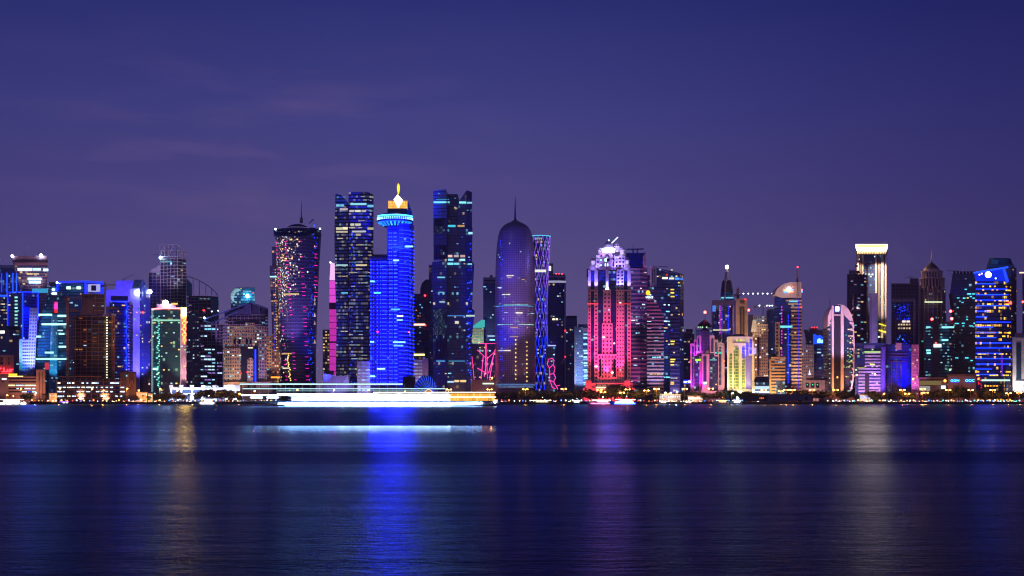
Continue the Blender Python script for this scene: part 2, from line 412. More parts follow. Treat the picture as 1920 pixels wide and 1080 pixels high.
b = B('flared_tower', 'pinkish tower flaring wider towards its flat roof, two white lamps on top', 'tower', 1860, 62)
lv = [(None, [(44, 0), (88, 0), (88, 34), (44, 34)]), (548, [(41, 0), (88, 0), (88, 34), (41, 34)]), (512, [(32, 0), (88.5, 0), (88.5, 36), (32, 36)]), (498, [(27, -1), (89, -1), (89, 38), (27, 38)])]
b.loft('facade', lv, fac((20, 18, 50), (150, 120, 140), .16, .45, .3, (255, 225, 160), (255, 205, 140), 1.6, seed=2), roof=ROOF)
b.loft('crown', [(497.5, [(27, -2), (89.5, -2), (89.5, 39), (27, 39)]), (490, [(25, -2), (89.5, -2), (89.5, 39), (25, 39)]), (480, [(22, -2), (89.5, -2), (89.5, 40), (22, 40)])], paint((170, 130, 150)), roof=ROOF, win=False)
b.box('crown_dark_band', 26, 89.2, 487, 492, paint((70, 50, 70)), -3, 2)  # darker painted band across the crown front
for x0, x1, y in ((33, 60, 505), (62, 76, 505), (81, 90, 506), (52, 77, 523), (54, 76, 529)): b.box('window', x0, x1, y-2.2, y+2.2, em(COOL, 2.4), -2.2, 1)
b.box('window', 50, 61, 512, 515, PWARM[0], -1.4, 1); b.box('window', 63, 72, 512, 515, PWARM[1], -1.4, 1)
lamp_big(b, 23, 480, -3, s=26); lamp_big(b, 77, 479, -4, s=45, r=2.0)
b.bar('roof_crane_arm', b.p(52, 480, 6), b.p(45, 473, 6), .4, STEEL)
b.spot(60, 560, -40, 60, 500, 0, (255, 200, 210), 1.6e5, 60)

b = B('glass_block', 'low dark glass block with lit warm windows at the left edge behind the curved pavilion', 'building', 1800, 6)
slab_tower(b, 'facade', rect(-10, 14, 20), 556, fac((14, 20, 60), (50, 60, 110), .3, .5, .5, WARM, COOL, .9, seed=3)); b.box('roof_edge_strip', -10, 14, 553, 556, LB2, -.5, 20)
b.win(8, PWARM, (1, 2))

b = B('glass_tower', 'blue edged glass tower with greenish lit stair windows behind the white ribbed annex', 'tower', 1750, 43)
slab_tower(b, 'facade', cor(14, 42, 72, 10, 14), 549, [fac((8, 24, 66), (10, 30, 90), .1, .25, .07, CYAN, COOL, 1.0, seed=4), fac((10, 20, 120), (16, 24, 120), .1, .3, .1, BLUE, COOL, 1.2, seed=5)])
outline(b, [(14, 548, 9), (42, 547, -1), (72, 548, 13)], LB, .9); outline(b, [(14, 548, 9), (14, 690, 9)], LB, .6); outline(b, [(42.5, 548, -1), (42.5, 640, -1)], LB, 1.1); outline(b, [(71.5, 548, 13), (71.5, 600, 13)], LB, .7)
for i in range(16): b.box('window', 27.5, 34.5, 556+i*6.6, 559+i*6.6, em((150, 240, 220), .9+.5*(i % 3 == 0)), 3.2, 1.5)
b.win(14, PCOOL+PWARM, (1, 2)); b.box('roof_plant', 60, 90, 541, 548, em((70, 190, 255), .5), 20, 10)
b.spot(52, 560, -8, 60, 690, 12, BLUE, 2.5e5, 90)

b = B('ribbed_annex', 'white ribbed narrow slab leaning left beside the blue edged glass tower', 'building', 1690, 55)
WR = fac((40, 40, 140), (190, 190, 235), .35, .5, .12, BLUE, COOL, 1.0, seed=6)
b.loft('slab', [(710, [(51, 0), (64, 0), (64, 14), (51, 14)]), (577, [(56, 0), (71, 0), (71, 14), (56, 14)])], WR, roof=WHITE)
b.loft('lower_wing', [(None, [(42, 1.5), (58, 1.5), (58, 14), (42, 14)]), (636, [(42, 1.5), (57, 1.5), (57, 14), (42, 14)])], fac((20, 20, 150), (190, 190, 235), .1, .55, .2, BLUE, BLUE, 1.2, seed=7), roof=WHITE)
b.box('end_wall', 36, 42, 636, 715, paint((130, 190, 205)), 2, 12)
b.spot(50, 720, -45, 56, 650, 0, (175, 175, 255), 1.5e6, 44); b.spot(40, 720, -25, 39, 660, 2, (110, 230, 255), 1.2e5, 50)

b = B('curved_pavilion', 'low dark glass block with a curved lit band under its roof, left edge', 'building', 1640, 15)
b.loft('facade', [(None, rnd(-14, 36, 16, 8, 6)), (612, rnd(-14, 36, 16, 8, 6))], fac((10, 18, 60), (24, 34, 90), .1, .3, .06, CYAN, WARM, 1, seed=8), roof=ROOF)
b.loft('light_band', [(625, rnd(-14, 26, 16, 8, 4)), (620, rnd(-14, 26, 16, 8, 4))], em((255, 245, 220), 3), win=False)
b.loft('canopy_band', [(619, rnd(-14, 37, 17, 8, 4)), (611, rnd(-14, 37, 17, 8, 4))], paint((35, 40, 90)), roof=ROOF, win=False)
b.win(10, PCOOL, (1, 3))

b = B('curved_tower', 'wide teal glass tower with bright cyan floors and a pale lit central stripe', 'tower', 1700, 98)
lv = [(None, [(60, 4), (96, 0), (128, 8), (128, 40), (60, 40)]), (640, [(66, 4), (96, 0), (128, 8), (128, 40), (66, 40)]), (554, [(88, 4), (98, 0), (128, 8), (128, 40), (88, 40)])]
b.loft('facade', lv, fac((6, 34, 62), (8, 44, 76), .08, .3, .07, CYAN, (150, 250, 255), .8, seed=9), roof=ROOF)
lv = [(None, [(91, -1.5), (107, -1.5), (107, 10), (91, 10)]), (590, [(96, -1.5), (108, -1.5), (108, 10), (96, 10)])]
b.loft('stair_shaft', lv, fac((20, 60, 100), (110, 185, 215), .5, .45, .3, COOL, CYAN, 1.0, seed=10), roof=WHITE)
for x0, x1, y in ((72, 97, 590), (108, 124, 592), (78, 124, 608), (68, 76, 631), (67, 125, 673), (110, 124, 650), (84, 100, 661), (110, 120, 626)):
    b.box('lit_floor', x0, x1, y-1.6, y+1.6, em((170, 250, 255), 1.8), -2.4, 1.5)
for i in range(7): b.box('screen_panel', 101+abs(3-i)*.4, 108, 566+i*3, 568.4+i*3, em((255, 60, 180) if i < 5 else RED, 1.5), -2.6, .6)
b.box('red_screen', 84, 91, 680, 693, em((230, 60, 80), .8), -2, 1)
b.win(26, PCOOL, (1, 3)); b.spot(98, 745, -30, 99, 660, 0, (110, 215, 255), 3.0e5, 40)

b = B('grey_block', 'small grey block with one bright white lamp behind the teal tower', 'building', 1990, 99)
slab_tower(b, 'facade', rect(88, 112, 20), 536, fac((30, 40, 80), (90, 90, 120), .3, .5, .25, COOL, WARM, .9, seed=11))
b.box('roof_plant', 92, 106, 529, 536, CONC, 3, 10); lamp_big(b, 100, 543, -2, CYAN, 14, 1.8); b.box('window', 97, 106, 549, 551.5, LW, -1, 1)

b = B('roof_lit_tower', 'teal glass tower outlined along its flat roof by blue lights, behind the brown skeleton', 'tower', 1880, 150)
slab_tower(b, 'facade', cor(107, 160, 193, 14, 20), 529, [fac((10, 44, 92), (14, 50, 100), .1, .3, .08, CYAN, COOL, 1.0, seed=12), fac((50, 60, 150), (90, 90, 160), .3, .3, .2, COOL, COOL, .8, seed=13)])
outline(b, [(107, 528.5, 13), (160, 527.5, -1), (193, 529.5, 19)], LB, 1.3); outline(b, [(107.5, 529, 13), (107.5, 546, 13)], LB, 1.3); outline(b, [(160, 529, -1), (160, 556, -1)], LB, 1.6); outline(b, [(192.5, 530, 18.5), (192.5, 556, 18.5)], LB, 1.3)
b.box('lit_lobby', 165, 187, 533, 547, em((190, 190, 255), .8), 0, 2); b.box('wall_panel', 171, 180, 535, 545, paint((60, 50, 90)), -1, .8)
for x in (128, 147): b.box('window', x-3.5, x+3.5, 537, 542, em((200, 255, 220), 1.6), 0, 3)
b.win(20, PCOOL+PWARM, (1, 2)); lamp_big(b, 107, 530, 11, COOL, 22, 1.4)

b = B('unfinished_tower', 'unfinished brown concrete tower of bare slabs and columns, lit amber from below', 'building site', 1600, 172)
skel(b, cor(130, 172, 222, 10, 12), 590, None, 4.4, 6.5, paint((120, 86, 66)), paint((30, 22, 28)), colw=.55, inset=.8)
skel(b, cor(152, 178, 197, 6, 6), 550, 589, 4.6, 4, paint((130, 98, 98)), paint((70, 50, 60)), inset=.93)
b.loft('core_wall', [(590, cor(150, 166, 182, 2, 2)), (560, cor(156, 166, 182, 2, 2))], paint((100, 76, 86)), win=False)
b.box('side_parapet', 131, 147, 580, 584, paint((110, 80, 70)), 6, 10); b.box('side_parapet', 199, 222, 575, 579, paint((110, 80, 70)), 8, 10)
for i in range(28): b.box('work_lamp', 199.0, 201.4, 594+i*4.9, 596.2+i*4.9, em((240, 240, 200), 1.0+2*b.rg.random()), 4.0, 1)
b.win(34, [em((255, 170, 90), .5), em(COOL, .7), em((200, 110, 40), .3), em((255, 140, 50), .5)], (1, 1), h=.25)
b.win(12, [em((60, 40, 120), .3), em((60, 120, 160), .4)], (1, 2), h=.3)
b.spot(150, 752, -45, 165, 690, 0, (255, 180, 125), 4e5, 60); b.spot(200, 752, -45, 190, 690, 0, (255, 180, 125), 3.5e5, 60); b.spot(172, 700, -120, 172, 620, 0, (255, 190, 150), 4e5, 34)

b = B('lit_parking_deck', 'open white-lit parking deck of three floors at the foot of the unfinished tower', 'parking deck', 1560, 166)
skel(b, rect(105, 228, 14), 709, None, 4.6, 6.5, paint((150, 120, 100)), paint((60, 50, 70)), inset=.8)
for y in (718.5, 726.5, 734.5, 743):
    for x in range(108, 226, 9):
        if b.rg.random() < .68: b.box('ceiling_lamp', x, x+b.rg.uniform(3, 8.5), y-1.2, y+.8, em((190, 225, 255) if b.rg.random() < .8 else (255, 240, 200), 2.8), 1.2, 1.5)
b.box('roof_railing', 110, 190, 705, 707, paint((160, 120, 80)), .5, .4)

b = B('brown_hall', 'dark brown stone building with tall pointed arch beside the lit parking deck', 'building', 1570, 241)
slab_tower(b, 'wall', rect(225, 256, 16), 697, paint((98, 72, 62)))
b.loft('portal', [(None, [(237, -1), (242.6, -1), (242.6, 3), (237, 3)]), (700, [(237, -1), (242.6, -1), (242.6, 3), (237, 3)])], paint((120, 88, 72)), win=False)
b.loft('portal', [(None, [(251, -1), (255, -1), (255, 3), (251, 3)]), (700, [(251, -1), (255, -1), (255, 3), (251, 3)])], paint((120, 88, 72)), win=False)
for i, (a, c) in enumerate((((243, 724), (247, 712)), ((247, 712), (251, 724)))): b.bar('arch_rib', b.p(a[0], a[1], -.6), b.p(c[0], c[1], -.6), 1.0, paint((150, 110, 90)))
b.box('window', 236, 238.6, 703, 706, em(CYAN, 1.6), -1.6, .5); b.spot(240, 752, -20, 242, 715, 0, (255, 160, 80), 5e4, 70)

b = B('violet_block', 'plain violet lit block standing behind the blue glass tower', 'building', 1900, 218)
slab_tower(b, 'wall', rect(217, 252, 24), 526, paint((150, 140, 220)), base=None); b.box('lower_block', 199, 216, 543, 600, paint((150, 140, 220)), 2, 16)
b.bar('roof_crane_arm', b.p(229, 526, 4), b.p(250, 514, 4), .6, STEEL); b.mast(232, 526, 521, 5, STEEL)
b.spot(222, 600, -70, 234, 530, 0, (110, 90, 255), 1.3e6, 60)
b = B('glass_tower', 'blue glass tower with zigzag blue light strip between brown skeleton and violet tower', 'tower', 1760, 226)
slab_tower(b, 'facade', cor(205, 216, 243, 8, 10), 566, [fac((10, 26, 80), (20, 30, 80), .12, .3, .12, CYAN, COOL, 1, seed=14), fac((8, 20, 96), (14, 26, 90), .12, .3, .12, WARM, CYAN, 1.2, seed=15)])
b.box('roof_plant', 208, 240, 555, 564, paint((60, 60, 90)), 8, 8)
outline(b, [(208, 564.5, 6), (216, 565, -1), (242, 565, 8)], LB, .9)
for i in range(14): outline(b, [(236+(i % 2)*3, 567+i*9, 5), (239-(i % 2)*3, 576+i*9, 5)], LB, .9)
b.win(18, PMIX, (1, 2))

b = B('gabled_tower', 'tall violet lit slab tower with serrated balconies and two round white roof lamps', 'tower', 1660, 262)
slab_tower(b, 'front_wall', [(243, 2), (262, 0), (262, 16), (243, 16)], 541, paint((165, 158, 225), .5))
b.loft('side_wing', [(None, [(262.2, 3), (269, 1), (282, 6), (282, 24), (262.2, 24)]), (548, [(262.2, 3, 541), (269, 1, 524), (282, 6, 552), (282, 24, 552), (262.2, 24, 541)])], fac((16, 20, 60), (62, 66, 116), .45, .4, .12, (255, 240, 190), COOL, 1.3, seed=16), roof=ROOF)
b.loft('gable_roof', [(541, [(247, 1), (262, -1), (262, 10), (247, 10)]), (524, [(252, 3), (267, 2), (267, 8), (252, 8)])], paint((60, 90, 130)), win=False)
for i in range(30):
    y = 572+i*5.6; b.box('balcony', 242.5, 248.5, y, y+2.6, paint((40, 36, 90)), -1.2, 2)
    if i % 1 == 0: b.box('balcony_rail', 240.5, 243.6, y+1.4, y+3.6, paint((170, 160, 230)), .2, 2)
lamp_big(b, 257, 548.5, -2.5, (215, 230, 255), 26, 3.2); lamp_big(b, 281, 547, 3, (215, 230, 255), 26, 2.6); b.beacon(268, 586, -1, em(RED, 14), 1.1)
b.win(22, PWARM+PCOOL, (1, 1), side=None); b.spot(254, 750, -42, 253, 650, 0, (120, 110, 255), 2.2e6, 50); b.spot(254, 700, -60, 253, 560, 0, (110, 100, 255), 1.9e6, 34)

b = B('unfinished_tower', 'tall grey unfinished tower with open steel frame on its roof, behind the red sign tower', 'building site', 1960, 322)
M1 = paint((165, 150, 160))
skel(b, cor(300, 333, 350.5, 16, 12), 481, None, 4.6, 5.5, M1, paint((40, 36, 60)), inset=.93)
skel(b, rect(279, 301, 20, 14), 508, None, 4.6, 5, M1, paint((40, 36, 60)), inset=.93)
bm = bmesh.new(); q = [b.p(300, 481, 16), b.p(333, 481, 0), b.p(350, 481, 12), b.p(325, 481, 34)]; tq = [b.p(300, 458, 16), b.p(333, 458, 0), b.p(350, 474, 12), b.p(325, 458, 34)]
for i in range(4):
    j = (i+1) % 4
    for k in range(4):
        lo, hi = q[i].lerp(q[j], k/4), tq[i].lerp(tq[j], k/4); barm(bm, lo, hi, .7)
        if k % 2 == 0: barm(bm, lo, tq[i].lerp(tq[j], (k+1)/4), .4)
    for f in (0, .5, 1): barm(bm, q[i].lerp(tq[i], f), q[j].lerp(tq[j], f), .7)
b.part('roof_frame', bm, M1)
b.loft('shoulder_roof', [(509, rect(279, 301, 18, 15)), (508, [(279, 15, 507), (301, 15, 494), (301, 33, 494), (279, 33, 507)])], M1, win=False)
lamp_big(b, 301, 483, 10, COOL, 40, 2.0); b.box('window', 319, 328, 492, 496, em(CYAN, 1.2), 6, 1); b.box('window', 300, 330, 489, 491, em(CYAN, .5), 6, 1)
b.win(34, [em(COOL, .6), em(WARM, .7), em(CYAN, .6)], (1, 1), h=.3); b.bar('roof_crane_arm', b.p(283, 477, 10), b.p(300, 477, 10), .6, STEEL)
b.spot(320, 560, -60, 320, 500, 0, (225, 210, 230), 6e5, 50); b.spot(375, 640, -90, 370, 580, 0, (215, 200, 235), 9e5, 46)

b = B('unfinished_tower', 'unfinished tower whose open roof frame sweeps down in a curve to the right', 'building site', 1930, 380)
skel(b, [(350, 6), (372, 0), (397, 6), (408, 16), (408, 40), (350, 40)], 553, None, 4.3, 5, paint((140, 124, 140)), paint((34, 32, 58)), inset=.88)
bm = bmesh.new(); arc = [(350, 518), (362, 521), (374, 526), (386, 533), (397, 541), (405, 549), (408, 554)]
for dy in (4, 26):
    P_ = [b.p(x, y, dy) for x, y in arc]
    for u, v in zip(P_, P_[1:]): barm(bm, u, v, .9)
    for (x, y), u in zip(arc, P_): barm(bm, u, b.p(x, 553, dy), .7)
for x, y in arc: barm(bm, b.p(x, y, 4), b.p(x, y, 26), .5)
b.part('roof_frame', bm, paint((90, 110, 140)))
b.loft('glazed_end', [(553, rect(350, 360, 18, 5)), (552, [(350, 5, 521), (360, 5, 532), (360, 23, 532), (350, 23, 521)])], paint((60, 120, 150), .3), win=False)
b.box('glazed_side', 397, 409.5, 556, 640, paint((50, 90, 130), .3), 7, 3)
b.win(80, [em((190, 180, 210), .4), em((190, 170, 220), .3), em(WARM, .35), em(CYAN, .35)], (1, 1), h=.3)

b = B('sign_tower', 'dark green glass tower framed in red light with a vertical yellow and red sign', 'tower', 1600, 316)
slab_tower(b, 'facade', [(285.5, 8), (305, 0), (338, 0), (338, 20), (285.5, 20)], 580, [fac((10, 60, 72), (20, 80, 90), .1, .2, .12, CYAN, (190, 255, 220), .9, seed=17), fac((14, 34, 34), (30, 56, 52), .12, .2, .06, YEL, (190, 255, 200), .8, seed=18)])
slab_tower(b, 'sign_fin', rect(338.5, 349.5, 20, -1.5), 576, paint((215, 180, 190), .5))
outline(b, [(285, 579.5, 7), (305, 578, -1), (338, 578, -1)], em((255, 110, 120), 5), 1.6); outline(b, [(285, 579, 7), (285, 735, 7)], em((190, 220, 235), 1.0), .8)
outline(b, [(338.5, 577, -2), (338.5, 735, -2)], em((235, 200, 215), .9), .7)
b.box('roof_plant', 294, 330, 570, 577, paint((150, 120, 160)), 5, 9); lamp_big(b, 310, 568, 0, (240, 250, 255), 40, 3.2); b.box('roof_lit_panel', 321, 332, 568, 571, em(YEL, 1.2), 3, 3)
sg = b.box('sign_board', 341, 348.5, 578, 592, em((255, 185, 55), 150, True), -2.6, .9)
b.text('sign_letters', 'SOAVORT', 345.5, 594, -2.7, 5.6, em((255, 110, 50), 9, True), vert=True, wide=1.15)
b.box('lit_floor', 285.5, 337, 599, 602, em((170, 240, 210), .8), -.8, .5)
for i in range(40):
    y = 592+i*3.4; x = 297+b.rg.uniform(-3.5, 3.5); b.box('window', x-1.6, x+1.6, y, y+1.9, em((130, 240, 220), .8+1.2*b.rg.random()), 2.2, 2)
b.box('window', 286.5, 296, 690, 693, em((200, 255, 220), 2.2), 3, 2)
b.win(44, [em(YEL, 1.5), em((190, 255, 200), 1.0), PCOOL[0]], (1, 1), h=.4); b.floors('floor_band', [(None, [(285.5, 8), (305, 0), (338, 0), (338, 20), (285.5, 20)]), (580, [(285.5, 8), (305, 0), (338, 0), (338, 20), (285.5, 20)])], paint((50, 80, 76)), 3.8, .12, .35)
b.spot(344, 752, -32, 344, 660, 0, (255, 205, 215), 4.5e5, 50)

b = B('dark_block', 'dark purple apartment block with few lit windows behind the zigzag fronted hall', 'building', 1800, 361)
slab_tower(b, 'facade', rect(349, 373, 20), 592, fac((20, 18, 44), (62, 52, 84), .4, .5, .1, COOL, (230, 200, 230), 1, seed=19)); b.win(16, PCOOL, (1, 1))

b = B('unfinished_block', 'unfinished block under a long slanting steel roof with peak in the middle', 'building site', 1860, 437)
M2 = paint((132, 112, 142))
skel(b, rect(372, 421, 26), 606, None, 4.4, 5, M2, paint((30, 26, 52)), inset=.86)
skel(b, rect(421, 503, 30, 4), 588, None, 4.4, 5, M2, paint((30, 26, 52)), inset=.86)
bm = bmesh.new()
for dy in (2, 28):
    for a, c in (((383, 599), (470, 567)), ((470, 567), (503, 579)), ((383, 602), (400, 606)), ((400, 606), (470, 570)), ((440, 588), (470, 567)), ((486, 573), (486, 588)), ((470, 567), (470, 588))): barm(bm, b.p(*a, dy), b.p(*c, dy), 1.5)
for x, y in ((383, 599), (400, 593), (420, 585), (440, 578), (455, 572), (470, 567), (486, 573), (502, 579)): barm(bm, b.p(x, y, 2), b.p(x, y, 28), .8)
b.part('roof_truss', bm, paint((80, 90, 165)))
b.loft('roof_deck', [(592, [(421, 4), (470, 4), (470, 30), (421, 30)]), (590, [(421, 4, 586), (470, 4, 568), (470, 30, 568), (421, 30, 586)])], paint((70, 66, 120)), win=False)
b.loft('roof_deck', [(592, [(470.2, 5), (503, 5), (503, 30), (470.2, 30)]), (590, [(470.2, 5, 568), (503, 5, 580), (503, 30, 580), (470.2, 30, 568)])], paint((58, 52, 90)), win=False)
b.bar('pylon', b.p(405.5, 735, -1), b.p(405.5, 602, -1), 2.2, paint((110, 100, 150)))
b.win(46, [em(COOL, 1.6), em(CYAN, 1.0), em((170, 130, 230), .7)], (1, 2), h=.4, side=[0]); b.win(26, [em(COOL, 1.0), em(CYAN, 1.0), em((170, 130, 230), .7)], (1, 1), h=.3)
b.box('window', 384, 404, 615.5, 618, em(CYAN, 1.2), 1, 3); b.box('window', 383, 403, 671, 675, em(COOL, 1.2), 1, 3); b.beacon(382, 582, 10, em(RED, 12), 1.2); lamp_big(b, 383, 596, -2, (190, 255, 240), 26, 1.4)
b.spot(440, 700, -60, 440, 600, 0, (200, 165, 225), 9e5, 50)

b = B('curved_crown_tower', 'small glass tower head with white curved ribs at its left and a white lamp', 'tower', 1990, 456)
b.loft('facade', [(None, rect(433, 478, 24)), (548, rect(433, 478, 24)), (539, rect(441, 478, 24))], fac((20, 60, 90), (40, 80, 110), .12, .3, .2, CYAN, COOL, .9, seed=20), roof=ROOF)
for k in range(4):
    P_ = [b.p(433+k*1.6+14*(1-math.cos(a)), 556+k*1.0-15*math.sin(a), -1.5) for a in [R(x) for x in range(-30, 91, 20)]]
    bm = bmesh.new(); [barm(bm, u, v, .8) for u, v in zip(P_, P_[1:])]; b.part('curved_rib', bm, em((170, 220, 235), .9))
lamp_big(b, 463.5, 555, -3, (190, 240, 255), 40, 1.9); b.beacon(475, 549, 0, em(RED, 5), .8); b.beacon(452, 541, 0, em(YEL, 2), .8, 'work_lamp')
b.win(24, PCOOL, (1, 1))

b = B('beige_hotel', 'beige stone hotel with rows of small windows and dark glass arch in its centre', 'hotel', 1610, 460)
BW = lambda sd: fac((14, 18, 50), (196, 168, 140), .42, .55, .42, (215, 255, 240), CYAN, 1.1, seed=sd)
slab_tower(b, 'wall', rect(426, 462, 20, 1), 611, BW(21), bay=2.7, fl=3.9); slab_tower(b, 'wall', [(472, 1), (500, 5), (500, 25), (472, 21)], 611, BW(22), bay=2.7, fl=3.9)
slab_tower(b, 'left_wing', rect(419, 426, 18, 2), 639, BW(23), bay=2.7, fl=3.9); slab_tower(b, 'centre_bay', rect(460, 478, 20, -.5), 605, BW(24), base=651, bay=2.7, fl=3.9)
b.box('roof_plant', 440, 486, 600, 606, paint((70, 60, 110)), 6, 10)
b.box('glass_atrium', 452, 484, 650, 722, fac((6, 10, 40), (14, 20, 60), .1, .25, .25, CYAN, COOL, 1, seed=25), -1.2, 2)
slab_tower(b, 'entrance_bay', rect(464, 475, 4, -3), 674, BW(26), base=722, bay=2.7); b.loft('entrance_gable', [(674, rect(464, 475, 4, -3)), (671, rect(467.5, 471.5, 4, -3))], BEIGE, win=False)
b.box('neon_strip', 477.5, 480, 655, 716, em((30, 60, 255), 3), -2.2, .8)
b.box('string_course', 421, 452, 650, 652.5, paint((70, 56, 60)), .2, .6); b.box('string_course', 419, 460, 713, 715, paint((150, 120, 100)), -.4, 1)
b.box('podium', 419, 510, 716, 750, paint((190, 150, 120)), -4, 20)
for x0 in (440, 449, 463, 470): b.box('tall_window', x0-2.2, x0+2.2, 636, 645, paint((14, 20, 60), .2), -.9, .5)
for x in (452, 466, 478, 488): b.box('arched_window', x-1.5, x+1.5, 722, 727, paint((20, 20, 50), .3), -4.6, .5)
b.win(30, [em((215, 255, 240), 1.7), em(CYAN, 1.3)], (1, 1), h=.35); b.box('window', 465, 474, 651.5, 653, em((255, 240, 200), 2.5), -2, .5)
b.beacon(452, 700, -2.5, em(RED, 4), .8); b.beacon(463, 698, -4, em(RED, 4), .8)
b.spot(432, 752, -42, 438, 680, 0, (255, 205, 165), 2.6e5, 60); b.spot(490, 752, -40, 488, 670, 0, (200, 160, 255), 2.4e5, 60)

b = B('zigzag_hall', 'long white floodlit hall with a zigzag row of trapezoid fins', 'hall', 1540, 384)
slab_tower(b, 'wall', rect(318, 418, 14, 3), 727, paint((60, 66, 96)))
b.box('roof_band', 318, 420, 726.5, 730.5, WHITE, 1.4, 1.5); b.box('roof_band', 330, 420, 737, 739.5, WHITE, 1.4, 1.5)
for x in (321, 340, 360, 381, 402, 423, 441):
    b.loft('zigzag_fin', [(736, [(x-1.5, 0), (x+1.5, 0), (x+1.5, 3), (x-1.5, 3)]), (722, [(x-4, 0), (x+4, 0), (x+4, 3), (x-4, 3)])], WHITE, win=False)
    b.loft('zigzag_fin', [(750, [(x-4, 0), (x+4, 0), (x+4, 3), (x-4, 3)]), (736.5, [(x-1.5, 0), (x+1.5, 0), (x+1.5, 3), (x-1.5, 3)])], WHITE, win=False)
b.box('end_block', 426, 450, 721, 733, WHITE, 1, 10); b.box('window_band', 324, 418, 731, 736, paint((50, 80, 120), .3), 2.2, .6)
for x in (330, 352, 372, 392, 412, 436): b.spot(x, 752, -14, x, 730, 2, (205, 225, 255), 1.0e5, 95)

b = B('beige_tower', 'narrow beige tower squeezed between the hotel and the bronze tapering tower', 'building', 1750, 506)
slab_tower(b, 'wall', rect(500, 514, 16), 630, fac((20, 24, 60), (200, 165, 130), .4, .5, .3, CYAN, WARM, 1.0, seed=27)); b.win(10, PCOOL, (1, 1)); b.spot(506, 700, -30, 507, 660, 0, (255, 200, 150), 8e4, 70)
# low beige offices at the left edge
b = B('beige_office', 'low beige office block with a red script sign on its roof, left edge', 'building', 1590, 10)
slab_tower(b, 'wall', rect(-14, 26, 20), 666, paint((158, 118, 110))); b.box('lower_wall', -14, 16, 700, 752, paint((150, 112, 102)), -3, 3)
for x in (3, 17.5):
    for y in (673, 681): b.box('window', x-2.3, x+(2.3 if x < 9 else 0), y-3, y+3, DARK, -.3, .6)
for x, y in ((5, 703), (5, 716)): b.box('window', x-1.5, x+1.5, y-1, y+1, DARK, -3.3, .6)
b.box('window', 3.5, 12, 709.4, 712, em((200, 225, 255), 3), -3.4, .6)
b.text('red_sign', 'Y.Lur', 9.5, 694, -4, 6.4, em((255, 40, 50), 8, True), wide=1.25); b.box('sign_glow_bar', 1, 19, 699.2, 700.4, em((255, 60, 60), 3), -3.8, .5)
b.spot(5, 752, -28, 5, 700, 0, (255, 195, 175), 5e4, 80)
b = B('beige_office', 'long beige office block with lit strip windows and a plain square stair tower', 'building', 1560, 42)
slab_tower(b, 'wall', rect(14, 68, 18), 706, paint((176, 128, 112))); slab_tower(b, 'stair_tower', rect(67.5, 85, 20, -1.5), 693, paint((180, 132, 112)))
for x in (73.5, 80): b.box('wall_groove', x-.6, x+.6, 697, 750, paint((110, 74, 66)), -1.9, .6)
for y in (710, 716, 722.5, 728.5, 734.5): b.box('window_strip', 16, 67, y-1.2, y+1.2, paint((34, 30, 50), .2), -.3, .6)
for x0, x1, y, c in ((16, 28, 722.5, (255, 235, 150)), (30, 44, 722.5, COOL), (46, 67, 722.5, (230, 240, 200)), (31, 35, 728.5, COOL), (46, 58, 728.5, COOL), (60, 66, 728.5, COOL), (41, 50, 734.5, COOL), (53, 57, 734.5, BLUE), (60, 67, 734.5, CYAN)): b.box('window', x0, x1, y-1, y+1, em(c, 2.2), -.7, .5)
b.box('roof_sign', 16, 32, 700.5, 704.5, em((235, 215, 60), 1.2), 1, .6); b.box('roof_light_strip', 16, 43, 705, 706.4, em((255, 235, 110), 3), 0, .6)
b.box('roof_plant', 44, 66, 702, 705.6, paint((110, 90, 80)), 4, 6)
b.spot(40, 752, -28, 44, 712, 0, (255, 190, 160), 7e4, 100); b.spot(80, 752, -22, 77, 712, 0, (255, 190, 150), 3.5e4, 80)
crane('amber tower crane at the left corner of the unfinished brown tower', 1592, 126, 748, 559, 121, 154)
crane('amber tower crane rising in front of the right half of the unfinished brown tower', 1590, 213, 744, 588, 200, 229)
crane('small crane with long arm to the right above the blue roof outlined tower', 1800, 196, 560, 534, 192, 218)
crane('slim crane with a red lamp before the curved-frame unfinished tower', 1850, 382, 600, 582.5, 370, 411, paint((110, 90, 110)), 1.2, [(397, 584), (409, 582.5)], None, .7)
def poly(b, name, pts, m, dy=0, d=2, parent=None, uvfl=None, bay=3.2, label=None):
    """a plate with the given front outline (pixel points), d metres thick"""
    bm = bmesh.new(); uvl = bm.loops.layers.uv.new('UVMap')
    vs = [bm.verts.new(b.p(x, y, dy)) for x, y in pts]; f = bm.faces.new(vs); f.normal_update()
    if f.normal.y > 0: f.normal_flip()
    r = bmesh.ops.extrude_face_region(bm, geom=[f]); bmesh.ops.translate(bm, verts=[v for v in r['geom'] if isinstance(v, bmesh.types.BMVert)], vec=(0, d, 0))
    bmesh.ops.recalc_face_normals(bm, faces=bm.faces[:])
    for f in bm.faces:
        for lp in f.loops: lp[uvl].uv = ((lp.vert.co.x+lp.vert.co.y)/bay+50, lp.vert.co.z/(uvfl or 3.8))
    return b.part(name, bm, m, parent, label)
def archpts(x0, x1, y0, y1, n=8, pointed=False):
    """x0..x1, crown at y0, foot at y1"""
    c, r = (x0+x1)/2, (x1-x0)/2
    return [(x0, y1)]+[(c-r*math.cos(math.pi*k/n), y0+r-r*math.sin(math.pi*k/n)) for k in range(n+1)]+[(x1, y1)]

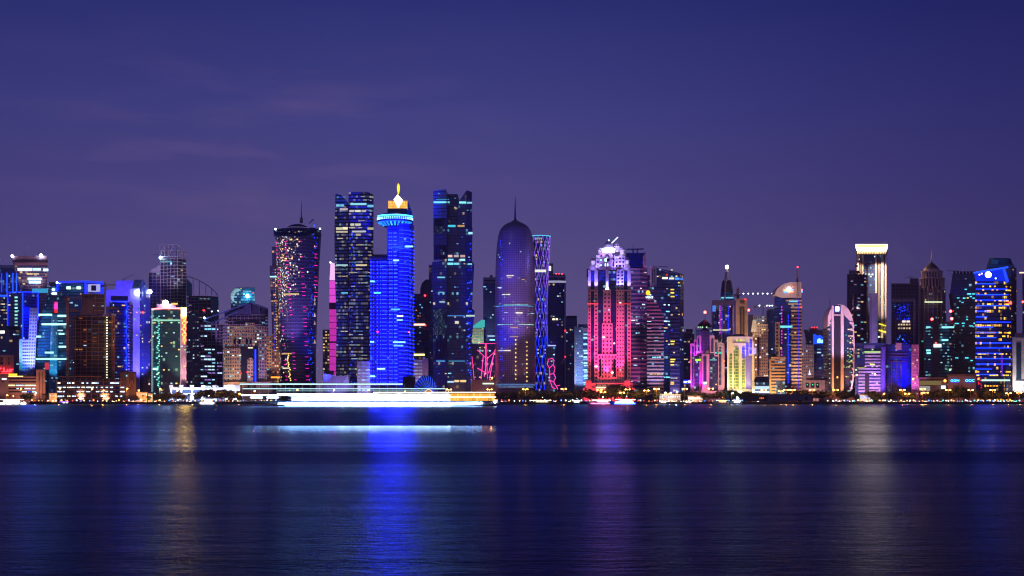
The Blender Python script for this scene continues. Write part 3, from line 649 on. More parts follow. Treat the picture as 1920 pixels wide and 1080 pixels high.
# ================================================ bronze twin-stepped tower and hourglass tower
b = B('tapering_tower', 'thin bronze stepped tower leaning behind the magenta-speckled hourglass tower', 'tower', 1745, 519)
BR = fac((24, 20, 60), (120, 80, 76), .25, .35, .4, (255, 190, 110), (255, 160, 90), 1.3, seed=30); BR2 = fac((20, 24, 70), (96, 70, 90), .25, .3, .15, (255, 190, 110), CYAN, 1.0, seed=31)
b.loft('facade', [(None, rect(511, 532, 20)), (600, rect(509.5, 530, 20)), (498, rect(505.5, 528, 20))], BR, roof=ROOF)
b.loft('facade', [(600, rect(513, 532, 14, 3)), (462, rect(509.5, 530, 14, 3))], BR2, roof=ROOF)
for i, x in enumerate((513, 517)): 
    for k in range(30): b.beacon(x-1+k*.1, 506+k*5.2, -1, (PWARM if i else PBLUE+[em(AMB, 1.5)])[k % 2], .55, 'led_dot')
b.box('crown_light', 506, 519, 517.5, 520, em((170, 240, 240), 2), -.8, .6); b.win(30, PWARM, (1, 1), h=.3)
b.spot(520, 745, -30, 520, 660, 0, (255, 190, 150), 2e5, 40); b.box('podium_light', 508, 534, 706, 709, em(AMB, 2), -1, 1)

b = B('hourglass_tower', 'dark hourglass shaped tower speckled with gold lights and magenta dashes, tilted ring roof', 'tower', 1650, 557)
def torn(t):
    uv = t.n('ShaderNodeUVMap').outputs[0]; q = t.n('ShaderNodeSeparateXYZ', {0: uv}); oc = t.n('ShaderNodeTexCoord').outputs['Object']; o = t.n('ShaderNodeSeparateXYZ', {0: oc})
    mp = t.n('ShaderNodeMapping', {0: uv, 3: (1.5, 2.0, 1)}).outputs[0]
    vo = t.n('ShaderNodeTexVoronoi', {0: mp, 2: 1.0}); vc = t.n('ShaderNodeSeparateXYZ', {0: vo.outputs['Color']})
    near = t.m('LESS_THAN', vo.outputs['Distance'], .45)
    drift = t.m('MULTIPLY_ADD', t.m('SUBTRACT', 180, o.outputs[2]), .10, o.outputs[0])
    nz = t.n('ShaderNodeTexNoise', {0: oc, 2: .06, 3: 2}).outputs[0]
    dens = t.n('ShaderNodeMapRange', {0: t.m('ADD', t.m('ABSOLUTE', t.m('ADD', drift, 12)), t.m('MULTIPLY', nz, 18)), 1: 12, 2: 30, 3: .8, 4: .03}).outputs[0]
    hz = t.n('ShaderNodeMapRange', {0: o.outputs[2], 1: 95, 2: 125, 3: .14, 4: 1}).outputs[0]
    lit = t.m('MULTIPLY', near, t.m('LESS_THAN', vc.outputs[0], t.m('MULTIPLY', dens, hz)))
    tint = t.ramp(vc.outputs[1], [(0, S(255, 205, 130)), (.4, S(255, 232, 190)), (.6, S(225, 240, 255)), (.85, S(255, 190, 120)), (.94, S(150, 210, 255))], 'CONSTANT')
    br = t.m('MULTIPLY_ADD', t.m('POWER', vc.outputs[2], 2), 1.7, .2)
    e = t.m('MULTIPLY', lit, br)
    # diagonal facade lattice
    d1 = t.m('FRACT', t.m('ADD', q.outputs[0], q.outputs[1])); d2 = t.m('FRACT', t.m('SUBTRACT', q.outputs[0], q.outputs[1])); fl = t.m('FRACT', q.outputs[1])
    ln = t.m('MAXIMUM', t.m('MAXIMUM', t.m('LESS_THAN', d1, .12), t.m('LESS_THAN', d2, .12)), t.m('LESS_THAN', fl, .2))
    base = t.mix(ln, S(14, 16, 60), S(104, 92, 140))
    p = t.n('ShaderNodeBsdfPrincipled', {'Base Color': base, 'Roughness': .28, 'Emission Color': tint, 'Emission Strength': e}); t.n('ShaderNodeOutputMaterial', {0: p.outputs[0]})
TP = [(33, None), (33.2, 690), (34, 640), (35.5, 590), (37.6, 540), (40.2, 490), (42.8, 448), (43.8, 438)]
def tcx(py): return 557+ (725-py)/290*0.0
b.lathe('facade', 559, TP[:], mat('hourglass facade', torn), 48, fl=4.0)
bm = bmesh.new(); cen = b.p(557.5, 438, 27); N_ = 48; r0 = 43.6*1650/F*1.016
vs = []
for rr, dz, tilt in ((1.0, -3, .0), (1.01, 4.0, .09), (.86, 4.6, .09), (.80, 2, .05), (.3, 0, 0)):
    vs.append([bm.verts.new(cen+Vector((r0*rr*math.cos(2*math.pi*i/N_), r0*rr*math.sin(2*math.pi*i/N_), dz+tilt*r0*math.sin(2*math.pi*i/N_)*1.0+ (3.4*math.sin(2*math.pi*i/N_) if rr > .5 else 1)))) for i in range(N_)])
for k in range(4):
    for i in range(N_): f = bm.faces.new((vs[k][i], vs[k][(i+1) % N_], vs[k+1][(i+1) % N_], vs[k+1][i])); f.smooth = True
bm.faces.new(vs[4]); bmesh.ops.recalc_face_normals(bm, faces=bm.faces[:]); b.part('ring_roof', bm, paint((24, 26, 92), .35))
bm = bmesh.new(); bmesh.ops.create_uvsphere(bm, u_segments=32, v_segments=12, radius=1); bmesh.ops.transform(bm, matrix=Matrix.Translation(cen+Vector((0, 2, 0))) @ Matrix.Diagonal((17, 17, 11.5, 1)), verts=bm.verts[:]); b.part('roof_dome', bm, paint((34, 34, 104), .3), smooth=True)
bm = bmesh.new(); pp = [cen+Vector((15.5*math.cos(a), -15.5*math.sin(a)*.9, 6.2)) for a in [R(x) for x in range(20, 161, 14)]]; [barm(bm, u, v, .8) for u, v in zip(pp, pp[1:])]; b.part('dome_trim', bm, em((110, 90, 150), .6))
b.mast(565, 418, 376, 27, STEEL, .9); bm = bmesh.new(); lattice(bm, b.p(565, 418, 27), b.p(565, 408, 27), 3, 3); b.part('antenna_base', bm, STEEL)
b.bar('roof_crane_arm', b.p(579, 419, 26), b.p(586, 412.5, 26), .8, paint((40, 40, 110))); b.box('roof_crane_head', 584.5, 587.5, 411.5, 413.5, paint((40, 40, 110)), 25, 2)
lamp_big(b, 516.5, 429.5, 22, COOL, 10, 1.1); lamp_big(b, 600, 429, 22, COOL, 10, 1.1); b.beacon(589.5, 423, 12, em(BLUE, 5), 1)
# magenta dashes set on the curved wall
def rad(py):
    for (a, pa), (c, pc) in zip(TP[1:], TP[2:]):
        if pc <= py <= pa: return a+(c-a)*(pa-py)/(pa-pc)
    return 33
R0_ = 43.8*1650/F
def onwall(px, py):
    r = rad(py)*1650/F*(1650+R0_)/1650+.35; cx = PX(559, 1650+R0_)-b.o.x; z = PZ(py, 1650+R0_)-b.o.z
    dx = max(-r*.985, min(r*.985, (px-559)*(1650)/F)); return Vector((cx+dx, R0_-math.sqrt(max(r*r-dx*dx, .01)), z))
n_ = 0; y = 457.0
while y < 716:
    k = (y-457)/103
    for x, dr, l in ((521, 9, 4.5), (541, 8, 5), (570, 5, 5.5), (596, -1.5, 4)):
        xx = x+dr*k if k < 1.2 else x+dr*1.2+(dr*.1)*(k-1.2)*8
        if b.rg.random() < .68 and n_ < 118 and abs(xx-559) < rad(y)-1:
            b.bar('led_dash', onwall(xx-l/2, y), onwall(xx+l/2, y), .6, LMG); n_ += 1
    y += 7.1
for i in range(70):
    y = 440+b.rg.random()*280; x = 557+rad(y)*(.72+.25*b.rg.random())
    b.beacon(*(0, 0, 0), (PBLUE[i % 2]), .6, 'led_dot').location = onwall(x, y)-b.p(0, 0, 0)
for y in (560, 568, 590, 605, 640): poly(b, 'window', [(588, y+4), (590, y-4), (592, y+4)], em((220, 190, 190), .8), 6, 1)
for i in range(16):
    y = 664+i*3.3; x = 545.5+b.rg.uniform(-1, 1)*(.6+i*.33); o = b.beacon(0, 0, 0, em((255, 205, 110), 2.0), .75, 'led_dot'); o.location = onwall(x, y)-b.p(0, 0, 0)
for x0, x1, y, c in ((532, 552, 664, (225, 190, 110)), (534, 548, 691, (255, 245, 200)), (534, 566, 554, (210, 190, 130))): b.bar('lit_floor', onwall(x0, y), onwall((x0+x1)/2, y), 1.6, em(c, .9)); b.bar('lit_floor', onwall((x0+x1)/2, y), onwall(x1, y), 1.6, em(c, .9))
b.spot(530, 700, -50, 540, 560, 10, (190, 160, 235), 1.6e6, 44); b.spot(610, 745, -60, 590, 600, 10, (50, 70, 255), 9e5, 44)

b = B('beige_tower', 'narrow beige block with lit windows between hourglass tower and magenta tower', 'building', 1740, 611)
slab_tower(b, 'wall', rect(605, 618, 16), 618, fac((24, 22, 50), (150, 128, 140), .4, .5, .4, (255, 215, 140), WARM, 1.4, seed=32)); b.box('lower_wing', 607, 626, 695, 745, paint((170, 145, 160)), -4, 8); b.win(12, PWARM, (1, 1))
b = B('magenta_tower', 'slender curved tower floodlit magenta with white top, half hidden by the dark twin-topped tower', 'tower', 1780, 623)
MP = paint((225, 190, 225), .5)
b.loft('wall', [(None, rect(617, 632, 20)), (560, rect(617, 632, 20)), (520, rect(617.5, 632, 20)), (492, rect(619.5, 629, 20))], MP, win=False)
b.loft('wall_panel', [(None, rect(617.3, 632, 1, -1)), (569, rect(617.3, 632, 1, -1))], em((255, 66, 225), .62), win=False); b.loft('wall_panel', [(567, rect(617.5, 632, 1, -1)), (527, rect(617.8, 631, 1, -1))], em((250, 84, 238), .85), win=False)  # magenta wash of light put into these panels as emission
for y in (540, 553, 592, 604, 616, 628, 655, 668, 682, 696): b.box('panel_joint', 617, 632, y, y+.9, paint((120, 40, 130)), -1.3, .4)
b.loft('crown_glow_panel', [(525, rect(618, 631, 1, -1)), (494, rect(619.8, 628, 1, -1))], em((255, 200, 255), 1.3), win=False)  # white light of the crown put into this panel as emission
b.box('dark_band', 617, 632, 568, 580, paint((120, 40, 130)), -1.6, 1); b.box('dark_band', 617, 632, 640, 643, paint((120, 40, 130)), -1.6, .8); lamp_big(b, 619.5, 492, -2, COOL, 12, 1)
b = B('angular_pavilion', 'low pale violet pavilion with slanting roof peaks at the foot of the dark twin-topped tower', 'pavilion', 1620, 633)
poly(b, 'roof_panel', [(606, 722), (606, 700), (640, 706), (654, 702), (654, 722)], paint((170, 160, 215)), 0, 12); poly(b, 'roof_panel', [(640, 722), (652, 702), (655, 722)], paint((190, 190, 240)), -2, 3)
b.box('wall', 606, 668, 722, 752, paint((150, 140, 190)), .5, 12); b.spot(630, 745, -20, 630, 712, 0, (190, 170, 255), 5e4, 90)

def twin_glass(sd, tint=(10, 22, 72)): return fac(tint, (12, 20, 60), .12, .4, .42, (255, 235, 190), (190, 220, 240), .42, blk=3, seed=sd)
b = B('twin_topped_tower', 'dark faceted glass tower with notched top and many lit floors, left of the blue tower', 'tower', 1650, 664)
G1, G2 = twin_glass(33), twin_glass(34, (8, 18, 84))
b.loft('left_shaft', [(None, [(629, 4), (653, 2), (653, 34), (629, 34)]), (600, [(631, 4), (653, 2), (653, 34), (631, 34)]), (520, [(628, 4), (653, 2), (653, 34), (628, 34)]), (430, [(627, 4), (653, 2), (653, 34), (627, 34)]), (380, [(629, 4, 362), (653.5, 2, 384), (653.5, 34, 384), (629, 34, 362)])], G1, roof=ROOF, fl=4.0)
poly(b, 'slanted_top', [(629, 385), (629, 362.5), (640, 366), (653.5, 381), (653.5, 385)], fac((8, 50, 90), (10, 30, 70), .1, .4, .1, CYAN, CYAN, .6, seed=35), 1.4, 3)
b.loft('right_shaft', [(None, [(653, 0), (688, -2), (692, 5), (692, 34), (653, 34)]), (600, [(653, 0), (691, -2), (697, 5), (697, 34), (653, 34)]), (480, [(653, 0), (689, -2), (700, 5), (700, 34), (653, 34)]), (372, [(653.5, 0, 360), (689, -2, 360), (700.5, 5, 364.5), (700.5, 34, 364.5), (653.5, 34, 360)])], G2, roof=ROOF, fl=4.0)
for x0, x1, y, h_, c in ((630, 637, 385, 4, CYAN), (638, 645, 385, 4, CYAN), (657, 687, 382.5, 3.6, (150, 235, 255)), (689, 700, 386, 4, (130, 225, 255)), (630, 641, 428.5, 4.6, (255, 245, 200)), (642, 652.5, 428, 4.6, (255, 245, 200)), (689, 700, 428.5, 4, (240, 230, 190)), (655, 664, 395.5, 3.6, (230, 225, 210)), (666, 676, 395.5, 3.6, (240, 235, 215)), (678, 686, 395.5, 3.6, (230, 225, 210)), (630, 652, 434.5, 3, (225, 215, 180)), (660, 686, 434, 3, (190, 190, 200)), (657, 664, 421, 4, (220, 220, 190)), (666, 676, 421, 4, (230, 225, 190)), (667, 676, 440, 3.5, (235, 220, 190)), (637, 652, 392, 3, (200, 180, 190)), (630, 652, 497, 2.6, (180, 235, 240)), (667, 688, 497, 2.6, (235, 215, 170)), (640, 690, 549, 2.4, (90, 190, 235)), (666, 690, 692, 3, (225, 205, 150)), (668, 690, 702, 3, (225, 205, 150))):
    b.box('lit_floor', x0, x1, y-h_/2, y+h_/2, em(c, .85), -2.6 if x0 > 652 else 1.3, 1.2)
b.box('corner_fin', 652, 654, 384, 735, paint((60, 20, 70)), -1.4, 2)
b.win(95, [em((255, 240, 200), .5), em((215, 230, 235), .45), em(CYAN, .35), em((255, 225, 170), .45)], (1, 3), h=.22, rows=22)
for i in range(60):
    y = 436+(b.rg.random()**1.3)*285; x = 654+b.rg.random()*12; b.beacon(x, y, -2, PBLUE[i % 2], .55, 'led_dot')

b = B('pale_annex', 'low pale annex with grey lit strip windows in front of the dark twin-topped tower', 'building', 1605, 681)
slab_tower(b, 'wall', rect(669, 694, 12), 677, fac((120, 150, 170), (196, 180, 200), .1, .5, .6, (215, 245, 240), COOL, .55, seed=36), bay=6)
for x in (669.5, 676): b.box('pilaster', x, x+2.2, 676, 748, paint((200, 185, 205)), -.8, .9)
b.spot(680, 748, -25, 681, 710, 0, (210, 190, 255), 7e4, 80)
b = B('pale_annex', 'low pale annex with strip windows behind the striped dome', 'building', 1640, 788)
slab_tower(b, 'wall', rect(775, 803, 12), 674, fac((120, 150, 160), (190, 165, 180), .1, .5, .5, (225, 245, 230), COOL, .55, seed=37), bay=6); b.box('side_wall', 792, 803, 672, 748, paint((190, 160, 175)), -.8, 1); b.spot(786, 748, -25, 787, 700, 0, (235, 190, 210), 7e4, 80)

# ================================================ the blue LED tower
b = B('blue_led_tower', 'tall tower covered in blue light dots, with disc shaped restaurant and golden lit top', 'tower', 1600, 735)
BG = fac((5, 12, 90), (5, 14, 110), .1, .3, .10, (70, 120, 255), CYAN, .6, rough=.3, seed=38, led=(10, 26, 255), ledw=.26, leds=.3)
BG2 = fac((4, 9, 70), (4, 9, 80), .12, .3, .05, (70, 120, 255), CYAN, .6, rough=.3, seed=39)
GN = fac((5, 10, 84), (5, 12, 100), .12, .3, .05, (70, 120, 255), CYAN, .6, rough=.3, seed=39)
slab_tower(b, 'wing', [(694, 5), (712, 2), (730, 3), (730, 34), (694, 34)], 479, [BG2, BG2], fl=4.3)
b.box('wing_parapet', 697, 728, 477, 482, paint((10, 14, 60)), 8, 14)
slab_tower(b, 'left_shaft', rect(726, 747, 34, -2), 424, BG2, fl=4.3)
slab_tower(b, 'right_shaft', [(747, -2), (757, -2), (767, 1), (773, 6), (776, 14), (776, 36), (747, 36)], 419, BG, fl=4.3)
b.loft('curved_fin', [(420, [(764, 8), (775, 14), (775, 26), (764, 26)]), (395, [(764, 8), (772.5, 14), (772.5, 26), (764, 26)]), (376, [(764, 8), (765.5, 10), (765.5, 26), (764, 26)])], BG, roof=DARK, fl=4.3)
dsc = b.lathe('disc', 741, [(18, 427), (26, 423), (33, 417.5), (34, 414), (32.6, 413.6), (32, 408.5), (33, 408), (34, 407), (30, 404), (20, 401), (12, 400.5)], paint((30, 50, 190), .35), 48, dyc=16, win=False)
for k in range(24):
    a = R(-90+(k-11.5)*7.2); rr = 33.6*1600/F
    c = b.p(741, 414, 16); 
    for zz in (411.2, 415.5-1.6): 
        q = Vector((c.x+rr*math.cos(a)*1.0, 16+rr*math.sin(a), PZ(zz, 1616)-b.o.z)); b.bar('disc_lamp', q, q+Vector((0, 0, 1.1)), .8, em((130, 210, 255), 4.5), parent=dsc)
    if k % 2 == 0:
        r1, r2 = 31.5*1600/F, 22*1600/F
        q0 = Vector((c.x+r1*math.cos(a), 16+r1*math.sin(a)-.3, PZ(418.6, 1616)-b.o.z)); q1 = Vector((c.x+r2*math.cos(a), 16+r2*math.sin(a)-.6, PZ(424.6, 1616)-b.o.z)); b.bar('disc_underlight', q0, q1, 1.9, em((40, 150, 255), 2.2), .8, parent=dsc)
bm = bmesh.new(); rr = 33.2*1600/F; c = b.p(741, 406.8, 16); pp = [Vector((c.x+rr*math.cos(R(a)), 16+rr*math.sin(R(a)), c.z)) for a in range(-162, -5, 8)]
[barm(bm, u, v, 1.1) for u, v in zip(pp, pp[1:])]; b.part('disc_rim_light', bm, em((60, 200, 255), 6, True))
bm = bmesh.new(); rr = 32.6*1600/F; c = b.p(741, 417.8, 16); pp = [Vector((c.x+rr*math.cos(R(a)), 16+rr*math.sin(R(a)), c.z)) for a in range(-172, -5, 8)]
[barm(bm, u, v, .7) for u, v in zip(pp, pp[1:])]; b.part('disc_rim_light', bm, em((30, 110, 255), 3.5, True))
b.box('upper_drum', 726.5, 764, 391, 402, paint((12, 16, 80)), 3, 22)
def goldm(t):
    uv = t.n('ShaderNodeTexCoord').outputs['Object']; q = t.n('ShaderNodeSeparateXYZ', {0: uv})
    f1 = t.m('GREATER_THAN', t.m('FRACT', t.m('MULTIPLY', q.outputs[0], .55)), .3); f2 = t.m('GREATER_THAN', t.m('FRACT', t.m('MULTIPLY', q.outputs[2], .55)), .3)
    n = t.n('ShaderNodeTexNoise', {0: uv, 2: .3, 3: 4}).outputs[0]
    e = t.m('MULTIPLY', t.m('MULTIPLY_ADD', t.m('MULTIPLY', f1, f2), .8, .7), t.m('MULTIPLY_ADD', n, 1.6, .3))
    em_ = t.n('ShaderNodeEmission', {0: S(255, 186, 84), 1: e}); t.n('ShaderNodeOutputMaterial', {0: em_.outputs[0]})
b.box('golden_cube', 728, 764, 376.5, 392, mat('gold lattice', goldm), 4, 18)
poly(b, 'lit_diamond', [(746.5, 389), (738.5, 374), (746, 365), (755, 376)], em((255, 240, 200), 14, True), 2, 2); b.box('cube_base_light', 728, 764, 391, 392.8, em((255, 210, 120), 4), 3.2, 1)
b.lathe('spire_flame', 747, [(.8, 366), (1.2, 362), (2.4, 356), (2.7, 351), (1.9, 347), (.2, 343.5)], em((255, 190, 50), 2.6), 14, dyc=12, win=False)
b.box('spire_foot', 744.5, 748.5, 363.5, 367, paint((60, 50, 70)), 10, 3)
LDB = [em((6, 15, 255), 58, True), em((9, 22, 255), 60, True)]
# dots on the wing and left shaft: the brightest columns as parts, the finer ones as one mesh
i_ = 0; bm = bmesh.new()
for r_ in range(34):
    y = 491+r_*7.05
    if y > 718: break
    for x in (695.5, 701, 707.5, 713.5, 731, 735, 740.5, 744):
        dy = -2.8 if x > 728 else (4.1 if x < 702 else 1.6)
        if x in (695.5, 713.5, 731, 740.5) and i_ < 96: b.beacon(x, y, dy, LDB[(x > 730)*1], .68, 'led_dot'); i_ += 1
        else:
            q = b.p(x, y, dy); boxm(bm, q, (1.05, .6, 1.05))
    for x in range(717, 729, 2): boxm(bm, b.p(x+.3, y, 1.6), (.7, .4, .6))
for r_ in range(9):
    y = 437+r_*7.05
    for x in (730, 733.8, 739, 742.4):
        if r_ == 4 and x > 735: continue
        boxm(bm, b.p(x, y, -2.8), (1.15, .6, 1.15))
o = b.part('led_dot', bm, LDB[0]); o['kind'] = 'stuff'
k_ = 0; y = 431
while y < 722:
    b.bar('led_line', b.p(748, y, -2.6), b.p(757, y+.2, -2.6), .5, em((7, 18, 255), 26, True)); b.bar('led_line', b.p(757.5, y+.4, -2.4), b.p(767, y+.8, .4), .5, em((7, 18, 255), 26, True))
    b.bar('led_line', b.p(768.5, y+1.8, 1.4), b.p(776, y+3.2, 13), .7, em((7, 18, 255), 30, True)); y += 7.05; k_ += 1
for x0, x1, y, c in ((737, 748, 488, (180, 235, 255)), (760, 774, 462, (130, 225, 255)), (694, 701, 641, CYAN), (733, 750, 580, (90, 190, 255)), (744, 756, 592.5, (225, 240, 255)), (744, 755, 600, (150, 225, 255)), (737, 760, 641.5, CYAN), (738, 756, 648, (110, 190, 255)), (694, 702, 527.5, (120, 220, 255)), (701, 714, 549, (80, 190, 255)), (707, 722, 691.5, (180, 240, 255)), (694, 703, 705.5, (140, 230, 255))): b.box('lit_floor', x0, x1, y-1.3, y+1.3, em(c, 2.2), -3.2 if x0 > 728 else 1.2, .9)
b.box('dark_strip', 766, 767, 500, 720, paint((10, 10, 40)), -.6, 1); b.beacon(707.8, 622, 1, em(RED, 8), .9); b.beacon(767, 623, -1, em((255, 80, 160), 6), .8)  # the tall thin strip is plain dark paint
b.box('podium', 755, 779, 706, 745, paint((14, 16, 44)), -8, 14)
b.spot(741, 470, -26, 741, 414, 14, (20, 50, 255), 1.4e6, 80)
b.spot(712, 745, -55, 715, 600, 0, (10, 24, 255), 4e5, 60); b.spot(745, 600, -120, 748, 520, 0, (10, 24, 255), 3e5, 36)

# ================================================ behind and right of the blue tower
b = B('dark_tower', 'dark stepped towers group with rounded top between the blue tower and the notched tower', 'tower', 1930, 794)
slab_tower(b, 'facade', rect(775, 797, 20, -3), 551, fac((16, 20, 60), (40, 36, 80), .3, .5, .1, CYAN, (255, 150, 90), .9, seed=40)); 
b.loft('round_top', [(None, rect(788, 806, 20)), (541, rect(788, 806, 20)), (531, rect(791, 806, 20)), (524, rect(798, 805, 20))], paint((34, 40, 100)), win=False, roof=ROOF); slab_tower(b, 'rear_shaft', rect(804, 816, 20, 3), 496, fac((30, 36, 90), (64, 62, 120), .3, .5, .1, CYAN, WARM, .8, seed=41))
b.box('light_cornice', 775, 797, 607, 610, em((255, 190, 160), 3), -4.5, 1.5); b.beacon(797, 554, -4, em(RED, 14), 1.3); b.beacon(797.5, 610, -4, em(RED, 10), 1); b.box('light_cornice', 776, 796, 663.5, 666.5, em((255, 225, 130), 3), -4.5, 1.5); b.win(18, PCOOL, (1, 1))

b = B('notched_tower', 'tall dark faceted tower with deep V notch in its top and cyan lit upper band', 'tower', 1620, 850)
GD = fac((10, 14, 60), (28, 28, 84), .14, .2, .05, CYAN, (255, 235, 190), 1.0, seed=42); GP = fac((38, 40, 110), (50, 48, 120), .1, .25, .0, CYAN, CYAN, 0, seed=43)
b.loft('left_shaft', [(None, [(813, 4), (838, 0), (838, 34), (813, 34)]), (585, [(812, 4), (838, 0), (838, 34), (812, 34)]), (492, [(810, 4), (838, 0), (838, 34), (810, 34)]), (487, [(813, 4), (838, 0), (838, 34), (813, 34)]), (409, [(812.5, 4), (838, 0), (838, 34), (812.5, 34)])], GD, roof=ROOF)
b.loft('left_head', [(409, [(812.5, 3), (838, -1.5), (838, 34), (812.5, 34)]), (358, [(812.5, 3, 357), (837, -1.5, 355), (837, 34, 355), (812.5, 34, 357)])], GP, roof=ROOF)
b.loft('centre_bay', [(None, rect(838, 873, 30, 3)), (421, rect(838, 873, 30, 3))], GD, roof=ROOF); b.loft('centre_head', [(421, rect(838, 874, 24, 12)), (378, [(838, 12, 361), (858, 12, 361), (860, 36, 378), (838, 36, 361)])], fac((12, 12, 56), (18, 18, 66), .1, .2, .03, CYAN, WARM, .8, seed=44), roof=ROOF)
b.loft('right_shaft', [(None, [(873, 2), (883, 6), (883, 36), (873, 36)]), (640, [(873, 2), (884, 6), (884, 36), (873, 36)]), (582, [(873, 2), (890, 6), (890, 36), (873, 36)]), (578, [(873, 2), (885, 6), (885, 36), (873, 36)]), (494, [(873, 2), (889, 6), (889, 36), (873, 36)]), (489, [(873, 2), (885, 6), (885, 36), (873, 36)]), (425, [(873, 2), (886, 6), (886, 36), (873, 36)])], GD, roof=ROOF)
b.loft('right_head', [(424, [(859, 2), (875, 0), (885, 5), (885, 34), (859, 34)]), (385, [(859, 2, 379), (875, 0, 356.5), (885, 5, 359), (885, 34, 359), (859, 34, 379)])], fac((14, 14, 60), (40, 36, 96), .1, .2, .02, CYAN, WARM, .8, seed=45), roof=ROOF)
for x0, x1, y, h_, c, dy in ((813, 837, 379, 3, (120, 235, 250), 0), (837, 843, 379, 3, CYAN, 8), (861, 874, 379.5, 3.4, (140, 250, 250), -.5), (876, 885, 380, 3, CYAN, 1), (818, 842, 373.6, 1.2, (60, 140, 190), -.6), (840, 854, 423.5, 3.6, (70, 190, 220), 2), (858, 871, 423.5, 3, (255, 200, 120), 2), (878, 886, 437, 4, (170, 240, 255), 1), (840, 848, 480, 4, (255, 210, 190), 2), (851, 860, 480, 4, (235, 215, 220), 2), (863, 872, 480, 4, (245, 200, 190), 2), (840, 850, 487, 3.6, CYAN, 2), (863, 872, 487, 3.6, (170, 240, 240), 2), (839, 850, 494.5, 4, (130, 240, 255), 2), (851, 861, 494.5, 3.6, (130, 230, 255), 2), (877, 885, 495, 3, CYAN, 1), (840, 846, 700, 2, CYAN, 2), (820, 834, 520, 2.6, CYAN, -.5), (822, 832, 548, 2, CYAN, -.5), (839, 872, 592, 1.5, (70, 140, 220), 2), (874, 890, 592, 3, (190, 220, 200), .6), (853, 860, 604.5, 5, (255, 245, 225), 2), (824, 834, 566, 3, COOL, -.5), (841, 872, 677, 1.8, (80, 170, 220), 2), (818, 834, 677, 1.8, (80, 170, 220), -.5), (839, 851, 716, 3, COOL, 2), (852, 861, 714.5, 4, (245, 210, 150), 2), (863, 874, 714.5, 4, (255, 215, 140), 2)):
    b.box('lit_floor', x0, x1, y-h_/2, y+h_/2, em(c, .95), dy-1.6, 1)
for i in range(9): b.box('facade_fin', 814+i*2.6, 814.7+i*2.6, 409, 424, paint((20, 16, 50)), 1.2-.1*i, 1)
for i in range(9): b.box('facade_fin', 814+i*2.6, 814.9+i*2.6, 460, 486, paint((70, 60, 120)), 2.2-.4*i, 1); b.box('facade_fin', 814+i*2.6, 814.9+i*2.6, 628, 672, paint((60, 54, 110)), 2.2-.4*i, 1)
def speck(t):
    uv = t.n('ShaderNodeTexCoord').outputs['Object']; v = t.n('ShaderNodeTexVoronoi', {0: uv, 2: .9}); c = t.n('ShaderNodeSeparateXYZ', {0: v.outputs['Color']})
    e = t.m('MULTIPLY', t.m('MULTIPLY', t.m('LESS_THAN', v.outputs['Distance'], .35), t.m('GREATER_THAN', c.outputs[0], .5)), t.m('MULTIPLY_ADD', c.outputs[1], 1.0, .1))
    p = t.n('ShaderNodeBsdfPrincipled', {'Base Color': S(50, 44, 90), 'Roughness': .3, 'Emission Color': t.mix(c.outputs[2], S(200, 235, 230), S(90, 200, 190)), 'Emission Strength': e}); t.n('ShaderNodeOutputMaterial', {0: p.outputs[0]})
b.box('glazed_bay', 812, 833, 580, 628, mat('speckled glass', speck), -2, 3); b.box('glazed_bay', 813, 832, 424, 438, mat('speckled glass', speck), 0, 3)
b.box('edge_pier', 837.3, 839, 360, 745, paint((50, 44, 100)), -2.2, 2); b.box('red_line', 855.3, 855.9, 425, 466, paint((120, 30, 60)), 2.2, .5); b.box('red_line', 855.3, 855.9, 625, 668, paint((120, 30, 60)), 2.2, .5)
b.win(40, [em(COOL, .6), em(CYAN, .5), em((255, 225, 170), .7), em((80, 110, 230), .5)], (1, 1), h=.3)
for i in range(52):
    y = 440+b.rg.random()*280; x = 876+b.rg.random()*8; b.beacon(x, y, 1, (PBLUE+[em(BLUE, 4)])[i % 3], .6, 'led_dot')

b = B('striped_dome', 'blue lit shell dome with curved white ribs and an arched opening', 'pavilion', 1570, 797)
bm = bmesh.new(); NU, NV = 40, 14; grid = []
cx0 = b.p(797, 0, 0).x; gz = 0
Rw = 25.5*1570/F; Rh = (753-701.5)*1570/F*.98
def shell(u, v, k=1.0):
    """u 0..1 along the arch from the left foot to the right, v 0..1 outer rim to inner mouth"""
    a = math.pi*(1-u); rr = 1-(1-.46)*v; ox = cx0+4.2*v*v
    return Vector((ox+Rw*rr*math.cos(a)*k, 8-14*math.sin(math.pi*v*.5)+0, max(0, (Rh*rr*math.sin(a))*k)))
for i in range(NU+1): grid.append([bm.verts.new(shell(i/NU, j/NV)) for j in range(NV+1)])
for i in range(NU):
    for j in range(NV): f = bm.faces.new((grid[i][j], grid[i+1][j], grid[i+1][j+1], grid[i][j+1])); f.smooth = True
bmesh.ops.solidify(bm, geom=bm.faces[:], thickness=-.4); shl = b.part('shell', bm, paint((8, 12, 40), .4))
for i in range(17):
    bm = bmesh.new(); u = (i+.5)/17; pp = [shell(min(1, max(0, u+(v/8)*.10)), v/8, 1.012)+Vector((0, -.5, 0)) for v in range(9)]
    for p_, q_ in zip(pp, pp[1:]): barm(bm, p_, q_, .4)
    b.part('light_rib', bm, em((60, 100, 255), 1.3), shl)
bm = bmesh.new(); pp = [shell(i/20, 1, 1.0)+Vector((0, -.8, 0)) for i in range(21)]; [barm(bm, u, v, .6) for u, v in zip(pp, pp[1:])]; b.part('mouth_trim', bm, em((255, 190, 110), 3))
